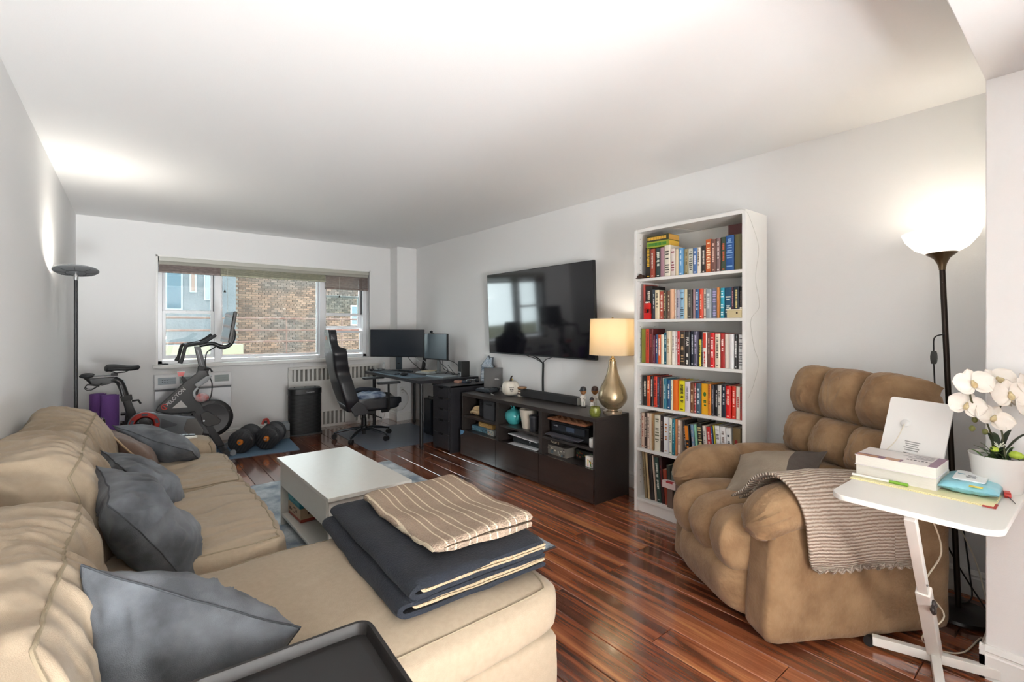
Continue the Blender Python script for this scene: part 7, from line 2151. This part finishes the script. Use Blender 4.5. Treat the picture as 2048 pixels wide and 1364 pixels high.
MB().b2(-.07, .07, -.07, .08, 0, .015).build('bottom_board', flat('#33201a', .6), bx_)
MB().b2(-.07, .07, .068, .08, .0, .35).build('back_board', flat('#33201a', .6), bx_)
# small round gadget on the sill
t = thing('black_puck', 'small flat black puck at the left end of the window sill', 'gadget', (.30, 6.48, .907))
MB().lathe([(0, 0), (.03, 0), (.032, .006), (.026, .013), (0, .014)], 24).build('body', flat('#1d1d1f', .4), t)
MB().lathe([(0, .014), (.008, .014), (.008, .0155), (0, .0155)], 12).build('button', flat('#4a4a4c', .4), t)

# ---------------------------------------------------------------- left floor lamp (disc uplighter)
ll = thing('torchiere_lamp', 'slim black torchiere with a flat disc head by the left wall', 'lamp', (-.288, 4.40, 0))
MB().lathe([(0, 0), (.12, 0), (.122, .006), (.118, .018), (.03, .024), (0, .024)], 36).build('base', flat('#18181a', .4), ll)
MB().cyl((0, 0, .02), (0, 0, 1.655), .0105, n=14).build('pole', flat('#232426', .4), ll)
MB().lathe([(.011, 1.64), (.013, 1.65), (.013, 1.672), (.009, 1.69), (0, 1.69)], 18).build('collar', flat('#b9babb', .25, metal=.8), ll)
TILT = T(0, 0, 1.69, rx=radians(-12)) @ T(0, 0, -1.69)
hd = MB().lathe([(.0, 1.685), (.05, 1.688), (.11, 1.695), (.121, 1.703), (.121, 1.709), (.118, 1.712), (.108, 1.709), (0, 1.705)], 44, TILT).build('disc_head', mat('disc_grey', '#7d8082', .5, metal=.2), ll)
for i in range(8):
    a = i * pi / 4
    MB().tube([(.05 * cos(a), .05 * sin(a), 1.6865), (.112 * cos(a), .112 * sin(a), 1.6945)], .0012, 5).xf(TILT).build('rib', flat('#2e3032', .5), hd)
MB().tube([(.055 * cos(a * pi / 16), .055 * sin(a * pi / 16), 1.6865) for a in range(32)], .0012, 5, closed=True).xf(TILT).build('rib', flat('#2e3032', .5), hd)
MB().lathe([(0, 1.708), (.104, 1.7115), (.104, 1.7135), (0, 1.7125)], 40, TILT).build('diffuser', mat('led_diffuser', '#ffffff', .5, emis='#fff6e8', estr=9), ll)
l = bpy.data.lights.new('disc_led', 'AREA'); l.shape = 'DISK'; l.size = .2; l.energy = .6; l.color = (1, .96, .9)
lo = bpy.data.objects.new('disc_led', l); COL.objects.link(lo); lo.parent = ll; lo.location = (0, 0, 1.72); lo.rotation_euler = (pi + radians(-12), 0, 0)
# ================================================================ added fill light shaped as a lantern, unseen behind the camera
cl = thing('added_fill_lantern', 'added round white fill light shaped as a lantern, unseen behind the camera', 'lamp', (.50, -2.2, 0))
m = MB(); m.lathe([(0, 0), (.14, 0), (.14, .02), (0, .025)], 32); m.build('base', flat('#2a2a2a', .4), cl)
m = MB(); m.cyl((0, 0, .02), (0, 0, .84), .012, n=12); m.build('pole', flat('#2a2a2a', .4), cl)
m = MB(); m.ball((0, 0, 1.05), .22, 32, 18); m.build('fill_lantern_globe', mat('fill_lantern_glow', '#ffffff', .6, emis='#fff6ea', estr=8), cl)
l = bpy.data.lights.new('fill_lantern_light', 'POINT'); l.energy = 560; l.shadow_soft_size = .235; l.color = (.97, .985, 1)
lo = bpy.data.objects.new('fill_lantern_light', l); COL.objects.link(lo); lo.parent = cl; lo.location = (0, 0, 1.05)
m = MB(); m.b2(1.48, STX, -.80, -.70, 0, CEIL)  # added unseen panel that keeps the fill light off wall_near_right
struct(m.build('added_light_blocker', WALL, smooth=0))
# added fill spot, unseen behind the camera, aimed along the ceiling
ul = thing('added_fill_spot', 'added black fill spotlight, unseen behind the camera, brightening the ceiling', 'lamp', (.1, -2.3, 0))
Mu = basis(Vector((1, 0, 0)), Vector((0, -.38, .925)), Vector((0, .925, .38)), Vector((0, 0, .30)))
m = MB(); m.lathe([(.05, -.12), (.09, .02), (.086, .02), (.046, -.11)], 24, Mu, close=True); m.build('fill_spot_can', flat('#222222', .4), ul)
m = MB(); m.lathe([(0, 0), (.1, 0), (.1, .015), (.012, .02), (.012, .24), (0, .24)], 24); m.build('stand', flat('#222222', .4), ul)
l = bpy.data.lights.new('fill_spot_light', 'SPOT'); l.energy = 185; l.spot_size = radians(95); l.spot_blend = 1.0; l.shadow_soft_size = .25; l.color = (.95, .98, 1)
lo = bpy.data.objects.new('fill_spot_light', l); COL.objects.link(lo); lo.parent = ul
lo.location = (0, .06, .325); lo.rotation_euler = (pi / 2 + radians(30), 0, 0)
ul2 = thing('added_fill_spot', 'second added fill spotlight, unseen behind the camera, turned towards the left wall', 'lamp', (1.25, -2.3, 0))  # second added fill spot, brightens the left wall
for ch in ul.children:
    if ch.type == 'MESH':
        c_ = ch.copy(); COL.objects.link(c_); c_.parent = ul2
l = bpy.data.lights.new('fill_spot_light', 'SPOT'); l.energy = 180; l.spot_size = radians(70); l.spot_blend = 1.0; l.shadow_soft_size = .2; l.color = (.95, .98, 1)
lo = bpy.data.objects.new('fill_spot_light', l); COL.objects.link(lo); lo.parent = ul2
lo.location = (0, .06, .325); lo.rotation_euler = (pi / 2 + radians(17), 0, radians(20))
